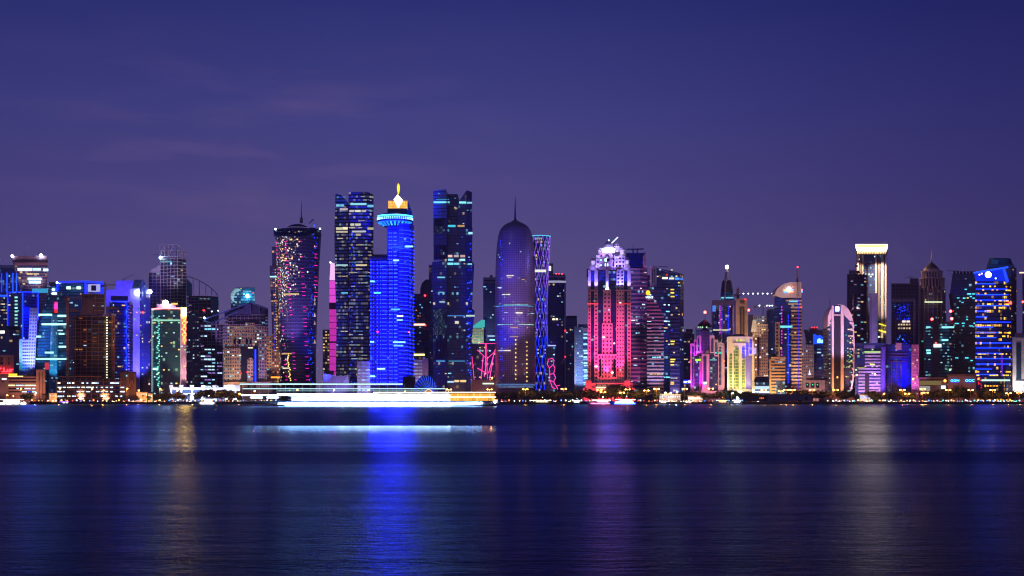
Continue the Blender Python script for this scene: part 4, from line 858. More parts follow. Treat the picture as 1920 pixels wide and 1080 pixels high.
bm = bmesh.new(); vs = [bm.verts.new(shell(i/20, 1, .97)+Vector((0, 5, 0))) for i in range(21)]; bm.faces.new(vs); r = bmesh.ops.extrude_face_region(bm, geom=bm.faces[:]); bmesh.ops.translate(bm, verts=[v for v in r['geom'] if isinstance(v, bmesh.types.BMVert)], vec=(0, 1, 0)); b.part('mouth_wall', bm, paint((220, 180, 160)))
b.spot(800, 752, -16, 803, 735, 4, (255, 200, 150), 1.6e4, 90)

b = B('green_roof_tower', 'small beige block with green glowing pyramid roof between notched tower and domed tower', 'building', 1890, 895)
slab_tower(b, 'wall', rect(885, 907, 20), 615, fac((30, 50, 70), (150, 140, 140), .4, .4, .4, (240, 240, 160), CYAN, .9, seed=46)); b.loft('roof', [(613, rect(884, 909, 22, -1)), (599, [(903, 8), (909, 8), (909, 14), (903, 14)])], em((80, 220, 215), .55), win=False); b.spot(895, 660, -30, 895, 625, 0, (255, 255, 190), 2e5, 60)
b = B('dark_tower', 'plain dark tower with pale band at its top, left of the round domed tower', 'tower', 1900, 918)
slab_tower(b, 'facade', rect(906, 930, 22), 531, fac((22, 22, 76), (40, 38, 92), .2, .35, .04, CYAN, WARM, .9, seed=47)); b.box('roof_band', 906, 930, 520, 530, paint((150, 145, 170)), -.6, 22); b.box('roof_gap', 907, 930, 525, 527.5, paint((40, 40, 80)), -1.2, 1); b.mast(921, 520, 516, 6, STEEL, 2, 'roof_plant', 2)
b.box('window', 906.5, 911, 536.5, 538.5, em(CYAN, 1.4), -1, .8); b.box('window', 914, 929, 707-78, 709-78, em(COOL, 1.0), -1, .8); b.box('window', 918, 928, 636, 638.5, em(CYAN, 2), -1, .8); b.win(8, PCOOL, (1, 1))

b = B('pink_lined_block', 'dark glass cube crossed by slanting magenta light tubes on a beige podium', 'building', 1640, 906)
slab_tower(b, 'facade', rect(884, 930, 22), 644, fac((16, 14, 56), (36, 26, 80), .12, .2, .1, WARM, CYAN, .8, seed=48), base=712)
b.box('podium', 884, 930, 712, 752, paint((140, 115, 125)), -4, 26)
for q in (((912, 644), (914, 711)), ((930, 644), (898, 644)), ((914, 672), (927, 660)), ((895, 656), (912, 672)), ((916, 700), (930, 650)), ((908, 706), (914, 672)), ((895, 690), (912, 700)), ((885, 668), (889, 712)), ((886, 690), (888, 684)), ((902, 711), (906, 668)), ((910, 645), (911, 700)), ((918, 712), (925, 668))):
    b.bar('neon_tube', b.p(*q[0], -1.4), b.p(*q[1], -1.4), .6, em((255, 60, 150), 2.2))
b.win(18, PWARM+PCOOL, (1, 1)); b.box('window', 905, 926, 718, 720.5, em((225, 255, 215), 1.1), -4.8, .6); b.spot(905, 752, -26, 905, 728, -4, (255, 170, 120), 3e4, 90)

# ================================================ round domed tower
b = B('domed_tower', 'tall round bullet shaped tower with domed top and needle spire, blue lit on its left', 'tower', 1620, 966)
def domed(t):
    uv = t.n('ShaderNodeUVMap').outputs[0]; q = t.n('ShaderNodeSeparateXYZ', {0: uv}); fu, fv = t.m('FRACT', q.outputs[0]), t.m('FRACT', q.outputs[1])
    du, dv = t.m('SUBTRACT', fu, .5), t.m('SUBTRACT', fv, .5); d = t.m('SQRT', t.m('ADD', t.m('MULTIPLY', du, du), t.m('MULTIPLY', dv, dv)))
    hole = t.m('LESS_THAN', d, .3)
    c = t.mix(hole, S(158, 142, 165), S(104, 90, 124))
    p = t.n('ShaderNodeBsdfPrincipled', {'Base Color': c, 'Roughness': .38, 'Metallic': .15}); t.n('ShaderNodeOutputMaterial', {0: p.outputs[0]})
DP = [(38, None), (38.2, 690), (38.2, 640), (38, 590), (37.6, 540), (36.8, 500), (35.6, 475), (34.2, 458), (32, 443), (29.8, 435), (27.0, 429), (22, 423.5), (16, 419.3), (9, 416.2), (3.5, 413.2), (1.6, 409)]
b.lathe('cladding', 966, DP, mat('perforated cladding', domed), 56, fl=2.6, bay=2.6)
b.mast(966, 411, 367, 23, paint((100, 90, 140)), 1.3, 'spire', .15)
DR = 38.2*1620/F
def ondome(px, py, out=.3):
    rr = [a for a in DP if a[1]]
    r = 38
    for (a, pa), (c, pc) in zip(rr, rr[1:]):
        if pc <= py <= pa: r = a+(c-a)*(pa-py)/(pa-pc)
    r = r*1620/F*(1+DR/1620)+out; dx = max(-r*.98, min(r*.98, (px-966)*1620/F)); return Vector((PX(966, 1620+DR)-b.o.x+dx, DR-math.sqrt(r*r-dx*dx), PZ(py, 1620+DR)-b.o.z))
def dome_run(x0, x1, y, w, c, s):
    n = max(1, int((x1-x0)/5)); m = em(c, s)
    for i in range(n): b.bar('window', ondome(x0+(x1-x0)*i/n, y), ondome(x0+(x1-x0)*(i+.88)/n, y), w, m, .5)
for x0, x1, y, w_, c, s_ in ((950, 964, 520, 1.8, (255, 245, 215), 1.6), (951, 960, 523, 1.2, (255, 240, 200), 1), (934, 942, 541, 2.4, (225, 240, 255), 1.7), (942, 957, 554.5, 2.4, (235, 245, 225), 1.6), (931, 1000, 575.5, 1.4, (110, 200, 255), .8), (945, 990, 573.5, 1.2, (170, 230, 255), .8), (967, 980, 589, 3.2, (255, 250, 235), 2), (995, 1001, 589, 2.4, COOL, 1.2), (933, 962, 610, 1.4, (160, 225, 235), 1.0), (972, 1001, 610, 1.5, (180, 235, 225), .9), (957, 972, 616, 1.3, WARM, .9), (935, 958, 658.5, 3.0, (235, 225, 220), 1.7), (966, 975, 604, 1.3, COOL, .8), (930, 1003, 722, 2.0, (120, 180, 255), .9), (934, 1000, 726, 1.6, (150, 200, 255), .8), (955, 972, 633, 1.2, YEL, .8), (978, 984, 527, 1, WARM, .8), (945, 953, 588, 1.2, COOL, .8)): dome_run(x0, x1, y, w_, c, s_)
for i in range(64):
    y = 452+b.rg.random()*262; x = 940+b.rg.uniform(-2.5, 3.0) if i % 3 else 931+b.rg.random()*60; q = ondome(x, y, .4); b.bar('led_dot', q, q+Vector((0, 0, .9)), .9, PBLUE[i % 2] if i % 3 else em(COOL, .8))
for i in range(20): q = ondome(988 if i % 2 else 967, 640+i*4, .4); b.bar('window', q, q+Vector((0, 0, 1.3)), 1.2, em((255, 225, 120), 1.6))
b.spot(905, 742, -60, 937, 560, 6, (45, 50, 255), 2.1e6, 46); b.spot(915, 560, -110, 948, 470, 6, (50, 50, 255), .9e6, 36); b.spot(985, 700, -120, 985, 560, 6, (200, 155, 210), 1.3e6, 34); b.spot(1000, 745, -60, 985, 640, 6, (220, 140, 170), 1.0e5, 50)

# ================================================ diagrid tower, tower behind it, pink curve
b = B('diagrid_tower', 'waisted glass tower wrapped in a white and blue glowing diamond lattice', 'tower', 1690, 1013)
CP = [(17, None), (15.6, 690), (13.6, 640), (12.6, 600), (13.2, 560), (15, 510), (17.6, 465), (18.6, 443)]
b.lathe('facade', 1013, CP, fac((10, 18, 60), (30, 30, 90), .1, .3, .2, CYAN, (255, 220, 150), 1.0, seed=49), 32, fl=4)
CR = 18.6*1690/F
def dg(a, py):
    r = 17
    for (h0, pa), (h1, pc) in zip([(17, 735)]+CP[1:], CP[1:]):
        if pc <= py <= pa: r = h0+(h1-h0)*(pa-py)/(pa-pc)
    r = r*1690/F*1.01+.4; return Vector((PX(1013, 1690+CR)-b.o.x+r*math.cos(a), CR+r*math.sin(a), PZ(py, 1690+CR)-b.o.z))
NS = 14; DL = [em((150, 95, 255), 1.2), em((95, 75, 255), 1.4), em((30, 50, 255), 2.2)]
for sgn in (1, -1):
    for k in range(NS):
        for sg, (ya, yb) in enumerate(((444, 540), (540, 630), (630, 732))):
            bm = bmesh.new(); st = 12
            for i in range(st):
                y0, y1 = ya+(yb-ya)*i/st, ya+(yb-ya)*(i+1)/st; a0 = 2*math.pi*k/NS+sgn*(y0-444)*.0135; a1 = 2*math.pi*k/NS+sgn*(y1-444)*.0135
                barm(bm, dg(a0, y0), dg(a1, y1), .3)
            b.part('lattice_strand', bm, DL[sg])
b.box('lit_floor', 1002, 1024, 505.5, 510, em((235, 235, 225), 1.5), -2, 2); b.win(24, PMIX, (1, 1)); bm = bmesh.new(); pp = [dg(R(a), 443.5) for a in range(0, 361, 15)]; [barm(bm, u, v, .8) for u, v in zip(pp, pp[1:])]; b.part('rim_light', bm, em((90, 210, 240), 1.5))

b = B('round_shouldered_tower', 'dark tower with rounded pale crown ring and red beacons, right of the diagrid tower', 'tower', 1870, 1044)
slab_tower(b, 'facade', [(1022, 8), (1028, 2), (1044, 0), (1056, 2), (1061, 8), (1061, 30), (1022, 30)], 530, fac((20, 20, 70), (36, 34, 90), .2, .4, .03, VIO, WARM, .9, seed=50))
b.loft('crown_ring', [(529, rnd(1022, 1061, 22, 8, 5)), (526, rnd(1022, 1061, 22, 8, 5))], em((190, 190, 230), .55), win=False); b.loft('crown', [(526, rnd(1023, 1060, 22, 8, 5)), (514, rnd(1023, 1060, 22, 8, 5))], paint((90, 80, 120)), win=False, roof=ROOF)
b.loft('crown_ring', [(519.5, rnd(1022, 1061, 22, 8, 5)), (517.5, rnd(1022, 1061, 22, 8, 5))], paint((170, 165, 200)), win=False)
slab_tower(b, 'rear_core', rect(1026, 1037, 10, 14), 492, paint((60, 54, 84))); b.box('roof_sign', 1029, 1033, 499, 507, em((210, 235, 255), 5), 12, 1.5)
for x in (1043, 1048, 1054): b.beacon(x, 514, 6, em((255, 50, 60), 8), 1.0)
b.box('edge_pier', 1058, 1061, 530, 745, paint((150, 140, 175)), 1, 4); b.beacon(1060, 620, 0, em(RED, 9), 1); b.beacon(1060, 669, 0, em(RED, 6), .8)
b.box('violet_bay', 1022, 1031, 545, 640, fac((40, 30, 150), (50, 40, 140), .2, .4, .5, VIO, (150, 140, 255), .7, seed=51), 0, 3); b.box('window', 1036, 1040, 597, 600, em((255, 235, 180), 1.8), -1, 2); b.box('window', 1042, 1046, 597, 600, em((255, 235, 180), 1.8), -1, 2); b.box('lower_band', 1010, 1042, 647, 649, em((150, 150, 255), 2), -8, 1); b.win(16, PCOOL, (1, 1))

b = B('teal_block', 'small teal glass block carrying a curling pink neon honeycomb line', 'building', 1660, 1032)
slab_tower(b, 'facade', rect(1023, 1041, 16), 650, fac((16, 60, 90), (30, 60, 110), .2, .3, .15, CYAN, CYAN, .7, seed=52))
pk = [(1027, 674), (1036, 672), (1039, 677), (1037, 684), (1030, 690), (1026, 683), (1028, 676)], [(1037, 684), (1041, 690), (1038, 700), (1031, 702), (1030, 690)], [(1038, 700), (1042, 708), (1038, 716), (1031, 713), (1031, 702)], [(1038, 716), (1043, 724), (1050, 722)], [(1031, 713), (1036, 727), (1042, 729)], [(1043, 724), (1046, 730)]
for ch in pk:
    for u, v in zip(ch, ch[1:]): b.bar('neon_tube', b.p(*u, -1.6), b.p(*v, -1.6), .55, em((255, 60, 160), 2.4))
b.win(6, PCOOL, (1, 1))

b = B('dark_tower', 'plain dark flat topped tower right of the round shouldered tower', 'tower', 1920, 1071)
slab_tower(b, 'facade', rect(1061, 1082, 20), 592, fac((30, 30, 84), (44, 42, 96), .2, .35, .02, CYAN, WARM, .9, seed=53)); b.box('roof_gap', 1063, 1080, 592, 597, paint((20, 20, 50)), -1, 1); b.win(5, PCOOL, (1, 1))
b = B('pale_tower', 'pale blue floodlit apartment tower left of the pink tower', 'tower', 1720, 1090)
slab_tower(b, 'wall', rect(1078, 1093, 20), 613, fac((40, 50, 90), (190, 190, 210), .55, .6, .5, (60, 70, 110), COOL, .5, seed=54)); slab_tower(b, 'side_wing', rect(1093, 1104, 20, 3), 622, fac((24, 34, 80), (140, 150, 190), .1, .45, .4, COOL, CYAN, 1.2, seed=55), bay=5)
b.box('edge_pier', 1077, 1080, 612, 745, paint((215, 190, 180)), -1.2, 3); b.box('roof_plant', 1084, 1103, 608, 614, paint((90, 90, 130)), 5, 10); b.win(24, [em(CYAN, 1.6), em(COOL, 1.6)], (1, 1), side=[0, 1]); b.spot(1088, 752, -34, 1088, 690, 0, (150, 185, 255), 5e5, 45)
for i in range(9): b.box('window', 1094, 1101, 632+i*12, 634.5+i*12, em((150, 230, 255), 1.8), 1.6, 1)

# ================================================ the pink floodlit tower
b = B('pink_tower', 'classical tower floodlit pink with bluish white crown of domes and turrets', 'tower', 1600, 1142)
ST = paint((214, 196, 192), .6, nz=.12)
def STW(sd, fu=.6, fv=.55): return fac((14, 10, 30), (214, 196, 192), fu, fv, .06, (225, 255, 235), COOL, 1.6, seed=sd)
GLS = fac((12, 16, 60), (30, 28, 80), .06, .35, .08, CYAN, (190, 255, 235), .9, seed=56)
slab_tower(b, 'core', rect(1104, 1181, 34, 3), 508, GLS, fl=4.0)
for i, (x0, x1, top) in enumerate(((1102, 1108, 506), (1114, 1121.5, 506), (1155.5, 1170.6, 505), (1176, 1183, 506))):
    slab_tower(b, 'upper_pier', rect(x0+.5, x1-.5, 8, .2), top, ST if i not in (2,) else STW(58, .5, .5), base=544, bay=3.6)
    slab_tower(b, 'lower_pier', rect(x0, x1, 8, -1), 544.4, STW(57 if x1-x0 < 9 else 59, .55, .6), base=None, bay=3.6, fl=4.2)
slab_tower(b, 'centre_pier', rect(1135.5, 1141.5, 8, .2), 505, ST, base=543); slab_tower(b, 'centre_pier', rect(1131, 1145.5, 8, -1.5), 544, STW(60, .6, .5), bay=3.6, fl=4.4); slab_tower(b, 'centre_pier', rect(1128.5, 1148.5, 8, -2.6), 606, STW(61, .55, .5), bay=3.6, fl=4.4)
slab_tower(b, 'base_block', rect(1121, 1157, 8, -4), 664, STW(62, .62, .5), bay=3.6, fl=4.4); poly(b, 'tall_arch_window', archpts(1150, 1154.5, 673, 706), paint((20, 8, 30), .2), -4.6, .5); poly(b, 'tall_arch_window', archpts(1124, 1127, 673, 706), paint((20, 8, 30), .2), -4.6, .5)
for x0, x1 in ((1101.5, 1121.8), (1155, 1183.5)): b.box('string_course', x0, x1, 543.2, 545.4, ST, -2.2, 3); b.box('red_course', x0, x1, 568.8, 570.2, em((255, 60, 80), 1.4), -1.7, 1)
b.box('string_course', 1130.5, 1146, 543.2, 545.4, ST, -2.4, 3)
for i, (x0, x1) in enumerate(((1118, 1124), (1147.5, 1153), (1153, 1172))): slab_tower(b, 'crown_pier', rect(x0, x1, 22, 1+i*.3), (478, 478, 480)[i], STW(63+i, .5, .5), base=506, bay=3.4, fl=4.2)
slab_tower(b, 'crown_wall', rect(1124, 1148, 22, 1), 473, paint((190, 150, 165)), base=506)
poly(b, 'arch_window', archpts(1133.5, 1143, 477, 490), paint((10, 20, 50), .2), .4, .6)
for x in (1127, 1150.5): 
    for y in (480, 487.5, 497): b.box('window', x-1.3, x+1.3, y-1.6, y+1.6, em(CYAN, 3) if (x < 1130 and y > 482) else paint((30, 20, 60), .2), .4, .5)
b.box('window', 1133.8, 1137.5, 485, 490, em((190, 255, 235), 4), .0, .5)
b.box('window', 1134, 1136, 494, 499, em(COOL, 2), .4, .5); b.box('window', 1138.5, 1140.5, 494, 499, em(COOL, 2), .4, .5)
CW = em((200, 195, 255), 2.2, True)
def turret(x, ytop, hw, y1, lit=True):
    ym = ytop+hw*1.3
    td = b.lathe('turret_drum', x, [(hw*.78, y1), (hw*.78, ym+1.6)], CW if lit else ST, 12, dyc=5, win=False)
    b.lathe('turret_dome', x, [(hw, ym), (hw*.92, ym-hw*.4), (hw*.7, ym-hw*.8), (hw*.35, ym-hw*1.15), (.15, ytop)], paint((225, 220, 240), .5), 14, dyc=5, win=False)
    b.lathe('turret_cornice', x, [(hw*.95, ym+1.6), (hw*1.25, ym+1.2), (hw*1.25, ym)], ST, 12, dyc=5, win=False)
    for a in range(-150, -20, 30):
        c = b.p(x, 0, 0); rr = hw*.98*1600/F; q = Vector((b.p(x, y1, 5).x+rr*math.cos(R(a)), 5+rr*math.sin(R(a)), 0)); b.bar('turret_column', (q.x, q.y, PZ(y1, 1605)-b.o.z), (q.x, q.y, PZ(ym+1.6, 1605)-b.o.z), .8, ST, parent=td)
    b.lathe('turret_base', x, [(hw*1.25, y1+3), (hw*1.25, y1)], ST, 12, dyc=5, win=False)
turret(1111.8, 482.5, 4.3, 497); turret(1175.2, 482, 4.6, 496); turret(1125.5, 463, 4.2, 474); turret(1157.2, 455, 4.6, 469); turret(1166.3, 462.5, 4.4, 478)
for x in (1108, 1112, 1116, 1171.5, 1175.5, 1179.5): b.box('parapet_pier', x-.8, x+.8, 498, 506, ST, 1, 3)
b.box('crown_shoulder', 1105, 1118, 500, 507, paint((190, 160, 190)), 2.5, 20); b.box('crown_shoulder', 1172, 1182, 499, 507, paint((190, 160, 190)), 2.5, 20)
b.lathe('main_dome', 1141, [(11.6, 472), (11.8, 468), (10.4, 463), (7.5, 458.6), (3.6, 455.4), (.3, 453)], [paint((230, 225, 245), .45)], 32, dyc=12, win=False)
b.lathe('dome_lit_ring', 1141, [(11.9, 473), (12.2, 470), (12.0, 466.5)], em((140, 130, 255), 80, True), 32, dyc=12, win=False, cap=False)
b.lathe('dome_cap', 1141, [(7.3, 459.2), (6.6, 456.4), (3.4, 453.6), (.3, 450.6)], paint((80, 60, 100), .4), 24, dyc=12, win=False); b.beacon(1141.5, 450.5, 10, em(COOL, 6), .8, 'finial')
b.bar('roof_light_tube', b.p(1147, 456, 8), b.p(1158.6, 444.6, 8), .9, em((225, 225, 255), 4))
poly(b, 'lit_ornament', [(1134.5, 544), (1137, 538), (1138.5, 527), (1140, 538), (1143, 544)], em((235, 235, 255), 3.0), -.4, .6)
b.box('side_dark_pier', 1099.5+1, 1103, 504, 520, paint((40, 30, 60)), 6, 6)
# podium
b.box('podium', 1093, 1190, 727, 752, paint((214, 170, 170)), -12, 46); b.box('podium_upper', 1099, 1186, 718, 727, paint((214, 170, 170)), -9, 43)
for x in (1103, 1176): slab_tower(b, 'podium_pavilion', rect(x-5, x+6, 9, -14), 714, paint((225, 180, 180)), base=744); b.lathe('podium_dome', x+.5, [(4, 714), (3.4, 711.6), (1.6, 710), (.2, 709)], paint((225, 180, 180)), 12, dyc=-9, win=False)
for x in (1118, 1128, 1138, 1148, 1158, 1168): b.box('podium_window', x-1, x+1, 720.5, 724, paint((70, 20, 40), .3), -9.6, .6)
for x in range(1097, 1190, 8): poly(b, 'podium_arch', archpts(x, x+4, 732, 742), paint((80, 24, 40), .3), -12.5, .5)
b.box('lit_canopy', 1118, 1146, 725.5, 728, em((255, 225, 190), 1.6), -13, 3); b.box('lit_arcade', 1122, 1140, 736, 741, em((255, 90, 90), 2.2), -13.4, 1)
PK = (255, 84, 178)
for x, P in ((1105, 1.4e6), (1118, 1.6e6), (1138, 1.8e6), (1163, 1.8e6), (1180, 1.4e6)): b.spot(x, 716, -52, x, 640, 0, (255, 34, 130), P*.22, 40, size=.8); b.spot(x, 716, -10.2, x, 640, 0, (255, 70, 180), P*.16, 40, size=.5)
for x in (1110, 1142, 1174): b.spot(x, 752, -32, x, 732, -10, (255, 60, 80), 1.5e5, 90)
b.spot(1142, 740, -160, 1142, 615, 0, PK, 2.3e6, 21)
for x in (1106, 1118, 1160, 1167, 1179.5): b.spot(x, 543, -4.2, x, 512, .6, (115, 105, 255), 1.4e5, 64, size=.4)
b.spot(1138.5, 543, -4.2, 1138.5, 515, .6, (90, 100, 255), 6e4, 64, size=.4)
for x in (1121, 1150, 1156, 1168): b.spot(x, 506, -4, x, 484, 1.6, (150, 135, 255), 3.4e4, 80, size=.4)
for x in (1112, 1175): b.spot(x, 512, -9, x, 490, 2, (150, 140, 255), 2.4e4, 70, size=.4)
for x in (1126, 1141, 1157): b.spot(x, 480, -14, x, 462, 6, (190, 180, 255), 4.5e4, 80, size=.4)
b.win(9, [em((225, 255, 240), 2.4), em(CYAN, 1.6)], (1, 1), h=.5)

b = B('banded_tower', 'purple banded tower with dark wedge top and roof gantry, right of the pink tower', 'tower', 1690, 1193)
PT = [(1174, 3), (1200, 0), (1213, 6), (1213, 32), (1174, 32)]
slab_tower(b, 'facade', PT, 502, fac((16, 18, 60), (80, 60, 110), .12, .3, .16, COOL, (190, 235, 245), .9, seed=66))
b.floors('floor_band', [(None, PT), (502, PT)], paint((165, 125, 160)), 4.9, .5, 2.0)
b.loft('wedge_top', [(501, [(1174, 3), (1200, 1), (1211, 6), (1211, 30), (1174, 30)]), (472, [(1174, 14), (1206, 12), (1210, 12), (1210, 30), (1174, 30)])], fac((12, 16, 90), (30, 34, 110), .12, .3, .02, BLUE, BLUE, .5, seed=67), roof=ROOF, win=False)
poly(b, 'end_wall', [(1206, 502), (1206, 480), (1210.5, 472), (1211.5, 502)], paint((190, 160, 160)), 3, 20)
for x in (1187, 1195): b.mast(x, 474, 466, 18, paint((60, 60, 130)), .9, 'gantry_post', .9)
b.bar('gantry_beam', b.p(1175, 467.5, 18), b.p(1207, 467, 18), 1.5, paint((60, 66, 150))); b.mast(1187, 467, 454, 18, STEEL, .4)
b.win(30, [em(COOL, 1.8), em(CYAN, 1.5), em((255, 225, 235), 1.3)], (1, 2), h=.35); b.spot(1180, 752, -46, 1185, 690, 0, (255, 120, 180), 3.5e5, 40); b.spot(1190, 690, -90, 1190, 560, 0, (215, 150, 245), 6e5, 30)
b = B('dark_tower', 'dark stub tower showing between the banded purple tower and the white edged glass tower', 'tower', 1900, 1215)
slab_tower(b, 'facade', rect(1206, 1232, 20), 516, fac((24, 22, 60), (60, 50, 84), .3, .5, .1, CYAN, COOL, .8, seed=68)); b.win(6, PCOOL, (1, 1))
def GB(sd, p=.1, ca=CYAN): return fac((8, 22, 64), (14, 26, 66), .1, .3, p, ca, COOL, 1.1, seed=sd)
b = B('moon_sign_tower', 'banded glass office tower with slanting top and round yellow sign', 'tower', 1640, 1235)
P1 = [(1213, 1), (1244, 0), (1256, 5), (1256, 32), (1213, 32)]
b.loft('facade', [(None, P1), (546, [(1213, 1, 537), (1244, 0, 542), (1256, 5, 545), (1256, 32, 545), (1213, 32, 537)])], GB(69), roof=ROOF)
z0 = 4
for i in range(29):
    y = 745-i*6.55; xr = 1245 if y > 590 else (1245-(590-y)*.62)
    if xr > 1216: b.box('floor_band', 1213, xr, y-1.3, y+1.3, paint((165, 145, 165)), -1.6, 3)
b.box('roof_coping', 1213, 1256, 545, 546, paint((100, 100, 140)), .2, 1)
b.lathe('moon_sign', 1215, [(.3, 544), (3.2, 545.5), (4.4, 549), (3.2, 552.5), (.3, 554)], em((255, 205, 50), 2.2), 20, dyc=-4, win=False, sy=.25); b.text('sign_letters', 'vtact', 1217.5, 557, -2.4, 4.0, em(COOL, 3.2), wide=1.1)
b.win(46, [em(CYAN, 1.8), em(COOL, 1.8), em((120, 235, 255), 1.6), em(YEL, 1.3)], (1, 2), h=.35, rows=14); b.spot(1230, 752, -40, 1230, 680, 0, (225, 190, 225), 5e5, 50)
b = B('slant_roof_tower', 'dark banded glass tower with slanting roof and white lit slab at its upper left', 'tower', 1700, 1250)
P2 = [(1231, 2), (1275, 0), (1282, 8), (1282, 34), (1231, 34)]
b.loft('facade', [(None, P2), (512, [(1231, 2, 502), (1275, 0, 512), (1282, 8, 514), (1282, 34, 514), (1231, 34, 502)])], GB(70, .08, (255, 225, 140)), roof=ROOF)
b.box('white_slab', 1219, 1231, 499, 535, paint((215, 205, 215)), -1, 16); b.box('slab_window', 1223, 1224.5, 504, 532, paint((40, 60, 60)), -1.4, .5); b.box('slab_window', 1227, 1228.5, 504, 532, paint((80, 90, 90)), -1.4, .5)
for i in range(31):
    y = 742-i*7; xr = 1274 if y > 590 else 1274-(590-y)*.35
    if xr > 1258: b.box('floor_band', 1257, xr, y-1.1, y+1.1, paint((105, 105, 150)), -1.4, 2)
for i in range(6): b.box('floor_band', 1240, 1258-i, 514+i*7, 515.6+i*7, paint((110, 100, 130)), -1.4, 2)
for x0, x1, c in ((1242, 1252, (255, 250, 210)), (1255, 1264, (255, 245, 220)), (1266, 1274, (60, 130, 255)), (1276, 1281, (60, 130, 255))): b.box('lit_floor', x0, x1, 519.5+(x0-1242)*.05, 523+(x0-1242)*.05, em(c, 1.6), -1.7, 1)
b.bar('roof_edge_strip', b.p(1235, 507, -.8), b.p(1280, 514, 0), .7, paint((160, 150, 190))); b.beacon(1250.5, 515, -2, em((200, 60, 40), 2), 1.2, 'sign'); b.bar('roof_rail', b.p(1234, 500, 8), b.p(1252, 500.5, 8), .8, STEEL)  # the bar along the roof edge is plain pale paint
for y in (543, 549, 556, 640, 645, 674, 678, 684, 717, 720): b.box('window', 1257.5, 1264+(y % 3), y-1.1, y+1.1, em((255, 215, 90), 1.7), -2.2, .8)
b.win(34, [em((255, 215, 90), 1.4), em(CYAN, 1), em((255, 235, 170), 1.3), em(BLUE, 2)], (1, 1), h=.35); b.spot(1225, 560, -30, 1225, 515, 0, (255, 245, 235), 1.6e5, 60); b.spot(1265, 752, -50, 1262, 690, 0, (190, 150, 255), 3.5e5, 80)
b = B('dark_tower', 'dark block with blue lit sign at its foot beside the pink arched building', 'tower', 1850, 1290)
slab_tower(b, 'facade', rect(1282, 1302, 20), 622, fac((26, 24, 64), (50, 44, 84), .3, .4, .06, (190, 255, 220), WARM, .9, seed=71)); b.box('rear_block', 1286, 1299, 617, 624, paint((70, 60, 90)), 5, 10); b.win(9, PMIX, (1, 1))
b.box('sign_board', 1281.5, 1295, 712.5, 719.5, em((30, 40, 255), 3.5, True), -60, 1); b.text('sign_letters', 'our ES', 1288.2, 716, -61.2, 3.6, em((170, 200, 255), 7), wide=1.05)
# ================================================ 1290 to 1500
PKS = paint((200, 165, 180), .6, nz=.12)
AG = lambda sd, p=.1, ca=COOL: fac((12, 12, 44), (60, 52, 90), .1, .3, p, ca, (190, 255, 210), .9, seed=sd)
b = B('arched_building', 'pink stone building with arched windows and dark pyramid centre, magenta lit at left', 'building', 1600, 1326)
slab_tower(b, 'core', rect(1300, 1354, 26, 4), 640, AG(80), fl=3.6)
b.loft('centre_spire', [(663, [(1313.5, 2), (1320.5, -2), (1330, 2), (1330, 16), (1313.5, 16)]), (620, [(1313.5, 2), (1320.5, -2), (1330, 2), (1330, 16), (1313.5, 16)]), (613, [(1320, 2), (1321, 1), (1322, 2), (1322, 6), (1320, 6)])], fac((20, 14, 60), (90, 60, 100), .3, .2, 0, VIO, VIO, 0, seed=81), win=False)
b.loft('centre_taper', [(664, rect(1315.5, 1328, 6, -2)), (657, [(1313.5, 0), (1330, 0), (1330, 6), (1313.5, 6)])], PKS, win=False)
slab_tower(b, 'dark_crown', rect(1340, 1353, 20, 6), 632, paint((26, 22, 60)))
for nm, x0, x1, yt, yb, dy, ax0, ax1, ay in (('arched_bay', 1307, 1315, 629, 662, 0, 1308.5, 1311.3, 634), ('arched_bay', 1301.5, 1307, 637, 667, .8, 1302.8, 1305.6, 641), ('arched_bay', 1294.5, 1301.5, 644, 735, 1.4, 1297.5, 1300.6, 649), ('arched_bay', 1331, 1339.5, 629, 662, 0, 1333.5, 1338, 634), ('arched_bay', 1339.5, 1346.5, 637, 668, .8, 1341, 1345.5, 641), ('arched_bay', 1346.5, 1358.5, 643, 733, 1.4, 1348, 1352.6, 647), ('arched_bay', 1315.5, 1330, 664, 733, -2.5, 1319, 1324.6, 667)):
    b.box(nm, x0, x1, yt, yb, PKS, dy, 5 if yb < 700 else 8)
    poly(b, 'arch_window', archpts(ax0, ax1, ay, min(yb-2, 722)), AG(82, .12, (190, 255, 210)), dy-.5, .5, uvfl=3.4)
for x in (1311.5, 1352.8): b.box('corner_pier', x, x+3.4, 668, 735, PKS, 2.6, 4)
b.box('lit_floor', 1304, 1314, 673, 676.5, em((170, 230, 60), 1.4), 1.6, 1); b.box('lit_floor', 1331, 1344, 673.5, 676, em((120, 190, 190), .8), 1.6, 1); b.box('lit_floor', 1348, 1352.6, 659.5, 663.5, em((30, 200, 170), 1.6), .5, .5); b.box('lit_floor', 1341, 1344, 660, 663, em((30, 190, 190), 1.6), 0, .5)
b.box('lit_floor', 1319, 1324.8, 716, 720.5, em((170, 240, 255), 3), -3.8, .6)
poly(b, 'entrance', [(1314, 736), (1319, 722), (1326, 722), (1331, 736)], PKS, -6, 5); b.box('podium', 1293, 1360, 733, 752, PKS, -3, 26)
b.win(14, [em((255, 215, 120), 1), em(CYAN, 1)], (1, 1), h=.35); b.beacon(1294.5, 677, 0, em(RED, 4), .8); b.beacon(1358, 677, 0, em((255, 100, 60), 4), .8)
b.spot(1298, 745, -18, 1299, 690, 1, (200, 40, 255), 1.6e5, 70); b.spot(1310, 745, -18, 1310, 690, 3, (255, 30, 200), 1.8e5, 60); b.spot(1304, 672, -14, 1304, 640, 1, (200, 40, 255), 7e4, 90); b.spot(1345, 752, -42, 1343, 690, 0, (255, 170, 190), 2.4e5, 85)
b.spot(1309, 731, -3, 1310, 700, 3.6, (255, 20, 190), 1.6e4, 60)

